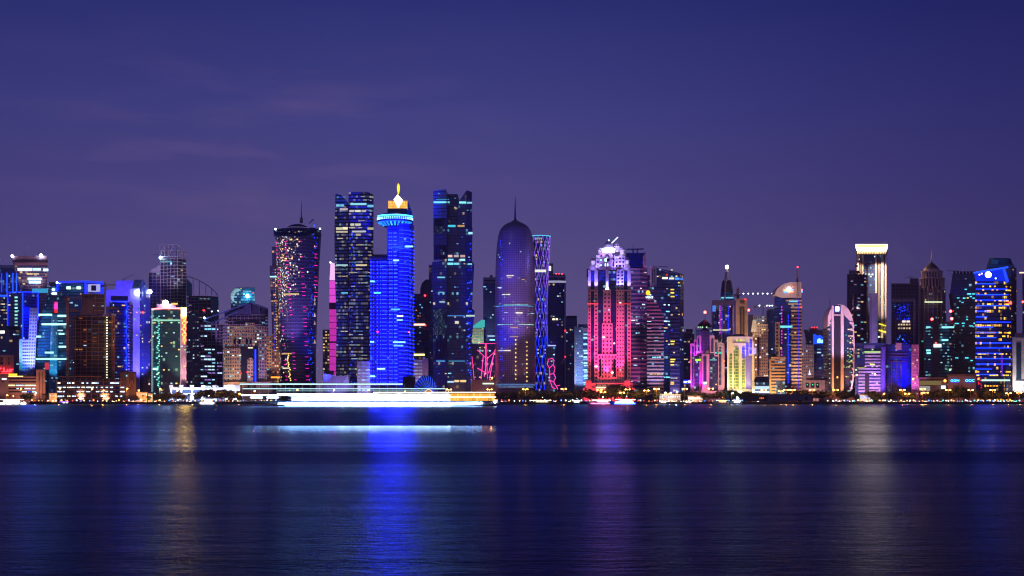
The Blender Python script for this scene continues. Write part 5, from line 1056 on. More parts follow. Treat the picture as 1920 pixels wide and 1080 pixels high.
b = B('domed_hall', 'low tower with dark ribbed dome roof and red mast lamp behind the pink arched building', 'building', 1720, 1321)
slab_tower(b, 'wall', rect(1304, 1335, 24), 617, fac((16, 50, 90), (150, 130, 160), .2, .4, .3, CYAN, COOL, .8, seed=83)); b.box('cornice', 1303.5, 1335, 613.5, 618, paint((170, 160, 180)), -1, 26); b.lathe('dome', 1321, [(14, 614), (14, 612), (11, 607.5), (6, 603), (1, 600)], paint((34, 30, 66), .5), 12, dyc=12, win=False, smooth=False)
for x in (1309, 1313, 1317, 1325): b.beacon(x, 613.2, -2, em((200, 255, 200), 2), .6, 'lamp')
b.mast(1322, 601, 586, 12, STEEL, .4); b.beacon(1322, 585.5, 12, em((255, 60, 50), 25, True), 1.7)
b = B('spire_tower', 'glass tower with violet frame, blue screens and tall open steel spire topped by yellow lamp', 'tower', 1760, 1357)
b.lathe('screen_facade', 1356.5, [(19, None), (19, 571)], fac((20, 22, 70), (90, 80, 130), .35, .12, .25, BLUE, (255, 215, 220), .9, seed=84), 28, fl=4)
b.box('frame', 1335, 1379, 563, 572.5, paint((96, 84, 150)), -1, 36); b.box('frame_pier', 1373.5, 1379, 571, 740, paint((150, 140, 190)), -.8, 34); b.box('frame_pier', 1335, 1337.5, 571, 625, paint((80, 90, 150)), -.8, 4)
for x in (1350, 1353, 1366): 
    for k in range(14): b.box('led_panel', x-1, x+1, 573+k*3.8, 575.6+k*3.8, em((40, 50, 255) if x != 1350 else (200, 50, 190), 1.6), -1.4, .5)
b.box('roof_screen', 1337, 1367, 573, 583, mat('speckled glass', speck), -1, .8); b.box('lit_floor', 1336, 1342, 573, 584, em((90, 140, 255), 1.2), -1.6, .8); b.box('lit_floor', 1337, 1368, 617.5, 620, em((240, 240, 180), 1.2), -1.4, .8)
b.lathe('upper_drum', 1363, [(13, 564), (11.5, 548)], fac((12, 50, 90), (20, 40, 90), .1, .3, .3, CYAN, CYAN, .8, seed=85), 20, dyc=16, win=False); b.lathe('cone', 1363, [(11.5, 548), (10.8, 540), (9.5, 530), (7.5, 525)], paint((50, 42, 84)), 20, dyc=16, win=False); b.box('lit_floor', 1352, 1375, 557, 559.4, em(CYAN, 1.4), 4, 1)
for x0, x1 in ((1358, 1362), (1370, 1363.5)): b.bar('spire_leg', b.p(x0+.0 if x0 < 1363 else 1370, 530, 12), b.p(x1, 502, 14), 1.0, paint((170, 165, 200)))
b.bar('spire_mast', b.p(1359, 563, 4), b.p(1362, 502, 13), 1.9, paint((120, 115, 170))); lamp_big(b, 1363, 500.5, 12, (255, 245, 150), 40, 2.0, 'spire_lamp')
b.win(18, [em((220, 225, 255), 1.2), em((255, 200, 210), 1.0), em(BLUE, 2)], (1, 1), h=.5)
b = B('beige_slab_tower', 'beige slab tower with dark recessed centre strip right of the spire tower', 'tower', 1740, 1390)
slab_tower(b, 'wall', rect(1380, 1402, 22), 560, paint((178, 150, 132))); b.box('dark_recess', 1387, 1396, 575, 750, fac((16, 20, 40), (70, 66, 60), .4, .3, .1, (230, 240, 180), WARM, .8, seed=86), -.5, .6); b.box('emblem', 1387, 1396, 563, 569, paint((90, 76, 70)), -.4, .6); b.box('centre_mullion', 1391, 1392, 575, 740, BEIGE, -1, .6)
b.box('lift_shaft', 1382, 1386, 541, 560, paint((110, 80, 110)), 6, 5); b.mast(1384, 541, 535, 8, STEEL); b.beacon(1397.5, 561, -1, em(RED, 8), .9); b.spot(1392, 640, -60, 1391, 590, 0, (255, 200, 140), 2.6e5, 60)

b = B('arched_building', 'cream arched building brightly lit yellow white at its foot with blue lit right bays', 'building', 1590, 1390)
CR_ = paint((226, 208, 196), .6, nz=.1)
b.box('wall', 1363.5, 1412, 631, 735, CR_, 1, 26); b.box('left_wing', 1363, 1368, 632, 665, CR_, -1, 10); b.loft('roof', [(631, rect(1369, 1400, 20, 3)), (626, rect(1373, 1392, 14, 6))], paint((60, 56, 100)), win=False)
LG = lambda sd: fac((40, 46, 36), (170, 170, 90), .12, .25, .35, (220, 230, 130), (255, 245, 180), .8, seed=sd)
LBV = fac((30, 24, 150), (120, 110, 220), .1, .3, .75, (110, 90, 255), (150, 140, 255), 1.3, seed=88)
poly(b, 'arch_window', archpts(1376, 1385.5, 649, 729), LG(87), .3, .8, uvfl=3.4); poly(b, 'arch_window', archpts(1367.5, 1372.8, 662, 729), LG(89), .3, .8, uvfl=3.4)
for x0, x1, y0, y1, m in ((1391.5, 1396.5, 649, 672, LBV), (1398.5, 1403.5, 642, 668, LBV), (1405.3, 1409.8, 636, 664, LBV)): poly(b, 'arch_window', archpts(x0, x1, y0, y1), m, .3, .8, uvfl=3.4)
poly(b, 'arch_window', archpts(1391.5, 1396.5, 674, 729), LG(90), .3, .8, uvfl=3.4)
b.box('curtain_bay', 1398, 1409.5, 668, 730, LBV, .2, .9)
for x in (1382.5, 1389.3, 1396): poly(b, 'lunette', archpts(x-2.2, x+2.2, 635.5, 640), em((225, 220, 120), 1.0), .5, .6)
b.box('cornice', 1374, 1399, 641, 643.5, paint((120, 120, 130)), -.6, 2); b.box('side_pier', 1410, 1414, 640, 735, CR_, 0, 8); b.box('side_bay', 1411.5, 1418, 652, 664, em((190, 170, 255), 1.1), 3, 6)
b.loft('side_pavilion', [(None, rect(1409, 1416, 8, -3)), (716, rect(1410, 1415, 6, -2))], CR_, win=False)
for x, P in ((1366, 6e4), (1374.3, 8e4), (1388.5, 1.6e5), (1397.5, 8e4), (1411.5, 1e5)): b.spot(x, 742, -8, x, 690, 1, (255, 236, 120), P, 60, size=.5)
b.spot(1385, 748, -45, 1386, 690, 0, (255, 235, 170), 2.4e5, 75); b.spot(1404, 668, -16, 1404, 640, 0, (140, 120, 255), 5e4, 90)
b.spot(1385, 640, -40, 1385, 640, 0, (255, 225, 190), 5e4, 80)
for x in (1388, 1413): b.beacon(x, 734.5, -6, em((255, 250, 190), 20, True), 1.5, 'ground_floodlight')

b = B('beige_tower', 'beige apartment tower with grid of small lit windows behind the cream arched building', 'tower', 1760, 1427)
FB = fac((20, 26, 60), (188, 156, 132), .5, .55, .28, (215, 240, 255), WARM, 1.2, seed=91)
slab_tower(b, 'wall', rect(1411, 1440, 22), 607, FB); slab_tower(b, 'upper_wall', rect(1412, 1437, 20, 3), 592, fac((20, 26, 70), (150, 140, 150), .4, .4, .4, (255, 240, 190), CYAN, 1.2, seed=92), base=607)
b.loft('roof_wedge', [(622, [(1408, -2), (1419, -2), (1419, 8), (1408, 8)]), (601, [(1411, -2), (1418, -2), (1418, 8), (1411, 8)])], paint((200, 190, 185)), win=False); b.box('dark_wing', 1403, 1412, 590, 740, fac((14, 20, 50), (40, 36, 70), .2, .3, .1, CYAN, WARM, .8, seed=93), 4, 12)
b.box('dark_recess', 1420, 1424, 632, 705, paint((30, 30, 60)), -.4, .5); b.win(26, [em((235, 240, 255), 1.4), em(WARM, 1.5)], (1, 1), h=.4); b.spot(1412, 628, -30, 1413, 610, -2, (255, 240, 200), 6e4, 60); b.spot(1430, 740, -60, 1428, 670, 0, (255, 190, 150), 3.5e5, 70)
b.spot(1403.5, 581.5, -1, 1404, 640, 4, (255, 80, 60), 1e3, 60); b.beacon(1403.5, 581.5, 0, em((255, 50, 50), 22, True), 1.6)
b = B('low_glass_hall', 'low glass hall with white lit ground floor between arched building and quarter dome tower', 'building', 1620, 1429)
slab_tower(b, 'facade', rect(1413, 1443, 20), 716, fac((20, 40, 80), (90, 110, 140), .1, .4, .15, COOL, COOL, .8, seed=94)); b.loft('roof', [(716, rect(1412, 1444, 22, -1)), (706, rect(1418, 1440, 12, 4))], paint((70, 76, 120)), win=False); b.box('lit_floor', 1414, 1443, 724, 730, em((200, 230, 245), 1.0), -1, 1); b.box('lit_floor', 1416, 1443, 733, 737, em((220, 240, 255), 1.8), -1, 1)
b = B('dark_tower', 'dark glass tower left of the quarter dome tower with a crane on top', 'tower', 1800, 1445)
slab_tower(b, 'facade', rect(1437, 1454, 20), 583, fac((16, 22, 60), (40, 42, 80), .14, .3, .08, CYAN, WARM, .9, seed=95)); b.win(10, PCOOL, (1, 1)); b.box('roof_plant', 1439, 1452, 580, 584, STEEL, 4, 8)

b = B('quarter_dome_tower', 'tower with pale quarter dome top, lit logo, dark glass left and beige balcony bands right', 'tower', 1600, 1478)
QG = fac((10, 16, 66), (20, 26, 80), .1, .3, .06, (255, 235, 150), CYAN, 1.0, seed=96)
b.loft('glass_shaft', [(None, [(1452, 6), (1466, 0), (1484, 2), (1484, 30), (1452, 30)]), (600, [(1452, 6), (1466, 0), (1484, 2), (1484, 30), (1452, 30)]), (556, [(1452, 6), (1466, 0), (1484, 2), (1484, 30), (1452, 30)])], QG, roof=ROOF, fl=3.9)
qd = [(1452.5, 553)]+[(1487-34.3*math.cos(R(a)), 555-26*math.sin(R(a))) for a in range(6, 91, 7)]+[(1502.5, 529), (1502.5, 558), (1465, 558)]
poly(b, 'quarter_dome', qd, paint((224, 198, 196), .55, nz=.08), -1, 22)
for x in (1494, 1497.6): b.box('dome_groove', x, x+1.2, 530, 557, paint((110, 80, 90)), -1.5, .6)
slab_tower(b, 'balcony_shaft', rect(1484, 1503, 26, -.5), 558, fac((20, 20, 50), (110, 86, 90), .1, .2, .12, (255, 210, 140), CYAN, .8, seed=97))
for i in range(27):
    y = 562+i*6.45; x0 = 1484 if y > 578 else 1474+(y-562)*.7; b.box('balcony', x0, 1503.5, y, y+3.1, paint((214, 180, 150)), -2, 2.5)
b.box('neon_strip', 1497.2, 1498, 560, 730, em((40, 40, 255), 1.6), -2.6, .5); b.box('lit_floor', 1480, 1496, 563.5, 566.5, em(CYAN, 1.4), -2.6, .6); b.box('lit_floor', 1463, 1486, 610.5, 614.5, em((120, 230, 240), 1.2), -.8, .8)
for k in range(26):
    if k not in (6, 7, 13): b.box('neon_strip', 1465.2, 1466.6, 574+k*5.6, 577.4+k*5.6, em((220, 30, 200) if k < 20 else (255, 40, 90), 2), -.8, .5)
    b.box('neon_strip', 1477.5, 1478.8, 590+k*5.0, 593.4+k*5.0, em((30, 60, 255), 1.8), 0, .5)
b.beacon(1479.3, 541.8, -1.4, em((225, 240, 255), 7, True), 2.2, 'logo_disc')
for x0, y0, x1, y1, c in ((1469.5, 544, 1476, 544, (255, 150, 80)), (1470, 547.2, 1477.5, 547.2, (60, 150, 255)), (1479, 547.5, 1487.5, 546.4, (255, 130, 80)), (1483, 543, 1487.5, 543, (90, 170, 255)), (1482, 539.5, 1487, 537.6, (255, 90, 70))): b.bar('logo_stroke', b.p(x0, y0, -1.6), b.p(x1, y1, -1.6), 1.0, em(c, 4))
b.beacon(1503.5, 543.5, 4, em((255, 120, 120), 5), 1, 'logo_disc'); b.beacon(1503.5, 547, 4, em((60, 140, 255), 5), 1, 'logo_disc')
b.mast(1495, 530, 502, 6, paint((160, 110, 90)), 1.3, 'antenna', .5); b.beacon(1495.5, 501, 6, em((255, 60, 80), 12), .9); b.bar('antenna_brace', b.p(1493.5, 530, 6), b.p(1493.8, 517, 6), 1.2, WHITE); b.beacon(1502.5, 575, -3, em(RED, 5), .8)
slab_tower(b, 'beige_annex', rect(1453.5, 1462.5, 10, -3), 604, paint((210, 176, 150)), base=668)
for i in range(9): b.box('annex_window', 1455.5, 1458.5, 608+i*6.6, 611+i*6.6, paint((30, 26, 60)), -3.4, .5); 
b.win(16, PWARM+PCOOL, (1, 1), h=.35)
b.spot(1494, 752, -40, 1494, 680, 0, (255, 215, 180), 4e5, 44); b.spot(1485, 620, -70, 1482, 545, 0, (255, 225, 220), 2.6e5, 36)
b = B('striped_office', 'small beige striped office with a little dome, in front of the quarter dome tower', 'building', 1560, 1458)
slab_tower(b, 'facade', rect(1443, 1472, 14), 669, fac((14, 24, 50), (40, 50, 60), .1, .2, .35, CYAN, COOL, .8, seed=98))
for i in range(11): b.box('balcony_band', 1443, 1455 if i > 6 else 1472.5, 674+i*6, 677+i*6, paint((220, 184, 150)), -.8, 1.5)
b.box('cornice', 1443, 1473, 669, 673, paint((225, 190, 160)), -1.2, 14); b.box('end_pier', 1443, 1446, 669, 735, paint((220, 184, 150)), -1.2, 2); b.lathe('small_dome', 1451.5, [(4.6, 669), (4.4, 666.5), (3, 664.5), (.3, 663)], paint((60, 44, 50)), 16, dyc=5, win=False)
b.spot(1456, 752, -26, 1457, 700, 0, (255, 190, 120), 2.2e5, 85); b.win(10, PCOOL, (1, 2), h=.4)

# ================================================ 1500 to 1725
b = B('dark_block', 'dark flat block with red roof lamps behind the blue topped glass tower', 'building', 1950, 1528)
slab_tower(b, 'facade', rect(1506, 1552, 20), 618, fac((30, 26, 64), (70, 56, 90), .4, .5, .15, (200, 210, 255), WARM, .7, seed=99)); b.box('roof_plant', 1518, 1532, 614, 618, paint((90, 70, 90)), 3, 10)
for x in (1522, 1527, 1532): b.beacon(x, 614, 0, em(RED, 5), .9)
b = B('beige_tower', 'beige apartment block with rows of small lit windows right of the quarter dome tower', 'building', 1760, 1516)
slab_tower(b, 'wall', rect(1503, 1526, 20), 646, fac((26, 24, 60), (178, 150, 150), .5, .55, .3, WARM, CYAN, 1.2, seed=100)); b.win(16, PWARM+PCOOL, (1, 1), h=.4); b.spot(1515, 740, -60, 1515, 680, 0, (255, 200, 170), 2.6e5, 70)
b.loft('curved_wing', [(655, rect(1503, 1510, 6, -3)), (635, rect(1503, 1510.5, 6, -3)), (617, rect(1503, 1506, 6, -3))], paint((150, 150, 215)), win=False)
b = B('blue_top_tower', 'blue glass office tower with bright blue jagged lit top', 'tower', 1700, 1540)
slab_tower(b, 'facade', rect(1526.5, 1554, 20), 645, fac((10, 30, 90), (60, 80, 130), .1, .3, .15, CYAN, COOL, .9, seed=101)); 
poly(b, 'lit_crown', [(1528, 645), (1528, 626), (1533, 630), (1538, 628), (1543, 632), (1548, 631), (1553, 629), (1553, 645)], em((30, 80, 255), 1.6, True), -.5, 10)
poly(b, 'lit_mark', [(1532, 643), (1533, 636), (1537, 634), (1541, 638), (1546, 634), (1550, 637), (1550, 643)], em((130, 200, 255), 3), -1.2, .5); b.mast(1547, 632, 614, 4, em(BLUE, 3), .4)
b.floors('floor_band', [(None, rect(1526.5, 1554, 20)), (645, rect(1526.5, 1554, 20))], paint((70, 80, 120)), 7.6, .3, 1.2); b.win(14, PCOOL, (1, 2), h=.4)
b = B('low_white_hall', 'low pale hall with square green lit windows and a white spire ornament', 'hall', 1600, 1531)
b.box('wall', 1508, 1550, 713, 752, paint((180, 160, 170)), 0, 20); b.box('upper_storey', 1512, 1556, 708, 716, paint((110, 100, 120)), 5, 14)
for x in (1514, 1524, 1533): b.box('window', x-3, x+3, 718, 727, paint((20, 30, 40), .2), -.4, .6); b.box('window_lamp', x-1.2, x+1, 720, 722.5, em((50, 200, 140), 1.8), -.8, .5)
b.lathe('ornament_spire', 1518, [(2.4, 703), (1.6, 699), (.6, 696), (.15, 692)], em((230, 230, 240), 1.2), 10, dyc=4, win=False); b.box('lit_sign', 1546, 1551.5, 703.5, 710, em((235, 245, 255), 5), 2, 1); b.spot(1530, 752, -24, 1530, 730, 0, (255, 190, 170), 7e4, 100)

b = B('capsule_tower', 'capsule shaped tower with white arched ribs and square blue lit screen near its top', 'tower', 1580, 1577)
oL = [(1553, 745), (1552.5, 700), (1552, 640), (1552, 605), (1553, 592), (1556, 583), (1560, 576.5), (1565, 572.5), (1571, 571)]
oR = [(1578, 571), (1585, 573.5), (1591, 580), (1596, 589), (1599.5, 600), (1601.5, 615), (1602, 640), (1601.5, 690), (1600, 712), (1596, 730), (1590, 745)]
poly(b, 'body', oL+oR, fac((14, 16, 44), (50, 48, 70), .12, .25, .09, (190, 255, 210), WARM, 1.0, seed=102), 4, 24, uvfl=3.4, bay=3)
WH = paint((226, 200, 215), .5, nz=.08)
def ring_band(b, outer, w, name, dy, d, m):
    """an arch band of width w(px) following an outline"""
    inn = []
    cxx = sum(p_[0] for p_ in outer)/len(outer)
    for i, (x, y) in enumerate(outer):
        a = outer[max(0, i-1)]; c = outer[min(len(outer)-1, i+1)]; dx, dy_ = c[0]-a[0], c[1]-a[1]; L = math.hypot(dx, dy_) or 1
        inn.append((x-dy_/L*w(i), y+dx/L*w(i)))
    bm = bmesh.new()
    for k in range(len(outer)-1):
        qs = [outer[k], outer[k+1], inn[k+1], inn[k]]
        lo = [bm.verts.new(b.p(x, y, dy)) for x, y in qs]; hi = [bm.verts.new(b.p(x, y, dy+d)) for x, y in qs]
        for i in range(4):
            j = (i+1) % 4
            bm.faces.new((lo[i], lo[j], hi[j], hi[i]))
        bm.faces.new(lo[::-1]); bm.faces.new(hi)
    bmesh.ops.recalc_face_normals(bm, faces=bm.faces[:]); return b.part(name, bm, m)
ring_band(b, oL[3:], lambda i: [2, 3, 5, 8, 11, 12][min(i, 5)], 'arch_rib', 1, 20, WH) if False else None
poly(b, 'crown_shell', [(1552, 612), (1552, 600), (1553, 592), (1556, 583), (1560, 576.5), (1565, 572.5), (1571, 571), (1578, 571), (1585, 573.5), (1591, 580), (1596, 589), (1599.5, 600), (1601.8, 616), (1600.5, 616), (1597, 607), (1592, 599), (1586, 593), (1582, 588), (1563.5, 588), (1560.5, 594), (1557, 600), (1554, 612)], WH, 1.5, 22)
b.box('front_rib', 1560, 1563.6, 573, 745, WH, -1, 6); b.box('front_rib', 1576.8, 1582, 571.8, 745, WH, -1, 6); b.box('rib_band', 1563.5, 1577, 589.6, 591.4, WH, -.6, 3)
b.box('glass_strip', 1563.6, 1576.8, 591.4, 745, fac((12, 14, 44), (30, 30, 60), .1, .25, .04, YEL, CYAN, .8, seed=103), 1.6, 3)
b.box('screen_recess', 1563.8, 1576.6, 573.5, 588, paint((60, 50, 100)), .6, 1.5); b.box('lit_screen', 1566.5, 1573.5, 575, 583.4, em((200, 225, 255), 5, True), 0, .5); b.box('lit_screen_edge', 1565.3, 1575, 574, 585, em((40, 70, 255), 2), .3, .4)
ring_band(b, [(1600.4, 608), (1602.4, 640), (1602, 690), (1600.6, 712), (1596.6, 730), (1590.5, 746)], lambda i: 2.2, 'edge_rib', 1, 10, WH)
for i in range(11):
    y = 604+i*12.2; xr = 1601 if y < 705 else 1601-(y-705)*.2; w_ = 9-i*.8 if i < 3 else 5; b.loft('fin_block', [(y+3.5, [(xr-w_+2, 0), (xr, 0), (xr, 6), (xr-w_+2, 6)]), (y, [(xr-w_, 0), (xr, 0), (xr, 6), (xr-w_, 6)])], WH, win=False)
for i in range(2): b.box('fin_block', 1553, 1559-i*3, 604+i*12, 607+i*12, WH, 1, 5)
b.mast(1556, 576, 553, 14, paint((150, 110, 150)), .6); b.bar('side_bracket', b.p(1595, 583, 10), b.p(1600, 577, 10), 1.2, WH); b.mast(1599.5, 579, 552, 12, paint((150, 110, 140)), .5)
b.loft('base_flare', [(752, rect(1550, 1604, 20, -6)), (738, rect(1555, 1597, 16, -3))], paint((220, 170, 120)), win=False)
for i in range(40):
    x, y = 1585+b.rg.random()*13, 615+b.rg.random()*115; b.box('window', x, x+b.rg.choice((1.5, 3)), y, y+1.6, b.rg.choice([em((255, 240, 170), 1.4), em((70, 190, 190), 1.0), em((190, 220, 120), 1.0)]), 3.4, .5)
for i in range(14): y = 600+i*9; b.box('window', 1554.5, 1557, y, y+1.8, em((200, 210, 150), .9), 3.4, .5)
b.box('window', 1569, 1571.5, 706, 709, em((255, 190, 90), 3), 1, .5)
b.spot(1570, 748, -22, 1571, 700, 0, (255, 170, 90), 1.8e5, 70); b.spot(1578, 740, -90, 1578, 620, 0, (250, 205, 245), 1.9e6, 30); b.spot(1572, 660, -40, 1572, 585, 0, (230, 190, 230), .9e5, 60)

b = B('bright_crown_tower', 'tall tower with blazing warm white crown and lit vertical piers', 'tower', 1880, 1634)
CT = fac((14, 18, 50), (70, 60, 80), .18, .25, .10, (235, 250, 200), CYAN, 1.0, seed=104)
slab_tower(b, 'facade', rect(1608, 1661, 34), 476, CT); CP_ = paint((225, 200, 185), .5, nz=.1)
for x0, x1 in ((1607, 1610.5), (1617, 1619), (1641.5, 1644), (1652, 1656.5), (1659.5, 1662)): b.box('pier', x0, x1, 478, 745, CP_, -1.5, 4)
for x in (1613.5, 1648): b.box('window_strip', x-1.6, x+1.6, 480, 600, fac((30, 40, 50), (120, 110, 110), .3, .4, .45, (220, 255, 210), WARM, 1.1, seed=105), -.8, .6)
b.box('crown_soffit', 1605, 1663, 470.5, 473.2, CP_, -3, 40); b.box('crown_band', 1606.5, 1661.5, 473.5, 477.5, fac((10, 10, 20), (200, 180, 150), .4, .2, 0, WARM, WARM, 0, seed=106), -2.4, 38)
b.box('crown_lit_wall', 1607, 1661.5, 464, 470, em((255, 204, 130), 75, True), -2, 38); b.box('crown_slab', 1604, 1664.5, 457.6, 459.4, em((255, 226, 180), 3.0), -5, 44); b.box('crown_recess', 1608, 1660.5, 459.4, 464, em((255, 205, 120), 2.0), -3, 40)
for x in range(1608, 1662, 3): b.box('crown_dentil', x, x+1.4, 472, 475, em((255, 220, 150), 3), -3, .5)
for x in (1654.3, 1609, 1643): b.spot(x, 470, -30, x, 520, -1, (255, 222, 175), 6e5, 50, size=.5)
b.spot(1655, 643, -5, 1654.5, 600, -1.4, (255, 215, 170), 6e4, 40); b.spot(1654, 600, -90, 1654, 560, 0, (255, 222, 195), 1.0e6, 34)
for y in (609, 621): b.bar('curved_light', b.p(1648, y-2, -2.6), b.p(1661, y+2, -2.6), 1.3, em((245, 225, 60), 2.2))
b.win(34, [em((225, 255, 215), 1.8), em(CYAN, 1.4), em(YEL, 1.5)], (1, 1), h=.5)
for x in (1624, 1630, 1636): b.box('window', x-1.6, x+1.6, 513, 516, em((220, 255, 225), 2.2), -1, .5)
b = B('unfinished_tower', 'dark unfinished tower in front of the bright crowned tower', 'building site', 1800, 1607)
skel(b, cor(1588, 1600, 1627, 8, 10), 512, None, 4.3, 5, paint((92, 78, 96)), paint((44, 38, 62)), inset=.94); b.box('roof_formwork', 1592, 1612, 507, 512, paint((80, 66, 80)), 3, 10); b.box('balcony_bay', 1594, 1610, 538, 552, paint((60, 60, 90)), -1.2, 2)
b.win(50, [em((150, 130, 190), .6), em(WARM, .8), em(CYAN, .6)], (1, 1), h=.35); b.box('window', 1606.5, 1609.5, 575, 579, em((235, 225, 255), 2.2), 0, 1); b.bar('roof_rail', b.p(1589, 505, 6), b.p(1606, 504, 6), .5, STEEL)
crane('yellow tower crane standing in front of the bright crowned tower', 1790, 1626, 648, 496, 1606, 1646, paint((150, 100, 80)), 1.8, [], None, 1.2, 6)
b = B('white_slab_block', 'smooth pale slab end wall rising behind the violet striped block', 'building', 1700, 1637)
slab_tower(b, 'slab', rect(1634.5, 1645.5, 16), 550, paint((170, 150, 190))); b.box('serrated_edge', 1630.5, 1634.5, 552, 645, fac((30, 24, 50), (150, 130, 160), .1, .5, .05, WARM, WARM, .6, seed=107), 1, 10); b.spot(1640, 660, -60, 1640, 600, 0, (200, 180, 255), 2.4e5, 60)

b = B('striped_block', 'office block with violet lit horizontal stripes and glass upper left', 'building', 1600, 1630)
slab_tower(b, 'facade', rect(1603, 1660, 24), 646, fac((16, 20, 60), (40, 36, 80), .1, .25, .05, (190, 255, 190), WARM, .9, seed=108)); VS = paint((200, 180, 220), .5)
for i in range(14):
    y = 660+i*6; x0 = 1622 if y < 690 else 1610; b.box('stripe', x0, 1651, y, y+3, VS, -1.2, 2)
b.box('roof_band', 1603, 1661, 643, 647.5, paint((60, 80, 150)), -1.6, 25); b.box('roof_screen', 1620, 1640, 647.5, 653, paint((130, 130, 210)), -1.4, 1); b.box('violet_wing', 1652.5, 1660, 650, 745, paint((120, 90, 210)), -1.4, 10)
b.box('lit_floor', 1621, 1651, 658.5, 661.3, em((195, 240, 150), 1.1), -2, .6); b.box('lit_floor', 1632, 1640, 682, 684.5, em((225, 240, 110), 1.4), -2, .6); b.box('lit_floor', 1607, 1621, 688.5, 690.5, em((190, 200, 100), 1), -2, .6); b.box('dark_stair', 1622, 1630, 700, 745, paint((50, 36, 50)), -1.8, 1); b.win(20, [em((190, 255, 150), 1.2), em(WARM, 1.2)], (1, 1), h=.4)
b.spot(1648, 748, -30, 1650, 700, 0, (170, 120, 255), 2.4e5, 60); b.spot(1618, 748, -36, 1615, 700, 0, (230, 190, 240), 2.5e5, 80)
b = B('blue_glass_block', 'dark blue glass block with bright blue lit centre and bronze vertical fins', 'building', 1610, 1684)
slab_tower(b, 'facade', rect(1661, 1709, 24), 645, fac((10, 20, 80), (50, 46, 100), .1, .25, .03, CYAN, WARM, .9, seed=109)); b.box('lit_glass', 1690, 1700, 672, 738, fac((20, 40, 230), (20, 30, 200), .1, .2, .8, (30, 60, 255), (20, 40, 255), .9, seed=110), -.6, .8); b.box('beige_panel', 1680.5, 1690.5, 643, 656, paint((210, 170, 160)), -1.4, 3)
for x in (1671, 1681.5, 1689): b.box('bronze_fin', x, x+1, 680, 742, paint((150, 110, 110)), -1.4, 1.2)
for y in (662, 668, 677): b.box('bronze_fin', 1664, 1700, y, y+.8, paint((130, 80, 110)), -1.2, 1)
b.spot(1695, 745, -24, 1695, 700, 0, (30, 50, 255), 3e5, 50); b.win(6, PCOOL, (1, 1))
b = B('pink_window_block', 'narrow pink lit block with three columns of small square windows', 'building', 1590, 1715)
slab_tower(b, 'wall', rect(1709, 1723, 18), 646, paint((210, 150, 190)))
for x in (1712, 1715.8, 1719.6):
    for k in range(14): b.box('window', x-.7, x+.7, 655+k*6.3, 657.2+k*6.3, paint((90, 50, 90), .3) if (k*7+int(x)) % 5 else em((255, 220, 140), 1.4), -.4, .5)
b.box('window', 1710.5, 1714, 709, 712, em((255, 225, 130), 3), -.6, .5); b.spot(1716, 752, -28, 1716, 700, 0, (240, 140, 235), 2.4e5, 50)
b = B('scaffolded_tower', 'unfinished tower wrapped in scaffolding with a patch of blue light net', 'building site', 1820, 1696)
skel(b, rect(1671, 1723, 30), 530, None, 4.3, 5, paint((104, 88, 104)), paint((48, 40, 70)), inset=.95); b.box('roof_formwork', 1706, 1722, 522, 531, paint((90, 76, 90)), 4, 14); b.box('concrete_frame', 1672, 1716, 560, 566, paint((130, 120, 140)), -1.2, 3); b.box('concrete_frame', 1713, 1716.5, 560, 690, paint((140, 130, 150)), -1.6, 3)
def net(t):
    uv = t.n('ShaderNodeTexCoord').outputs['Object']; v = t.n('ShaderNodeTexVoronoi', {0: uv, 2: .5}); c = t.n('ShaderNodeSeparateXYZ', {0: v.outputs['Color']})
    e = t.m('MULTIPLY', t.m('LESS_THAN', v.outputs['Distance'], t.m('MULTIPLY', c.outputs[1], .55)), t.m('MULTIPLY_ADD', c.outputs[0], 5, .6))
    p = t.n('ShaderNodeBsdfPrincipled', {'Base Color': S(16, 16, 90), 'Roughness': .7, 'Emission Color': t.mix(t.m('GREATER_THAN', c.outputs[2], .8), S(20, 40, 255), S(70, 170, 255)), 'Emission Strength': e}); t.n('ShaderNodeOutputMaterial', {0: p.outputs[0]})
b.box('light_net', 1678, 1706, 569, 600, mat('blue light net', net), -1.4, .6); b.box('light_net', 1682, 1705, 628, 645, mat('blue light net', net), -1.4, .6)
for x0, x1 in ((1692, 1698), (1700, 1706)): b.box('window', x0, x1, 601, 604.5, em((255, 225, 220), 2), -1.6, .8)
for i in range(10): b.box('window', 1684+(i % 5)*5, 1687+(i % 5)*5, 607+(i//5)*7, 610+(i//5)*7, em((255, 220, 180), .7), -1, .6)
b.bar('roof_crane_arm', b.p(1696, 520, 10), b.p(1714, 519.4, 10), .7, STEEL)

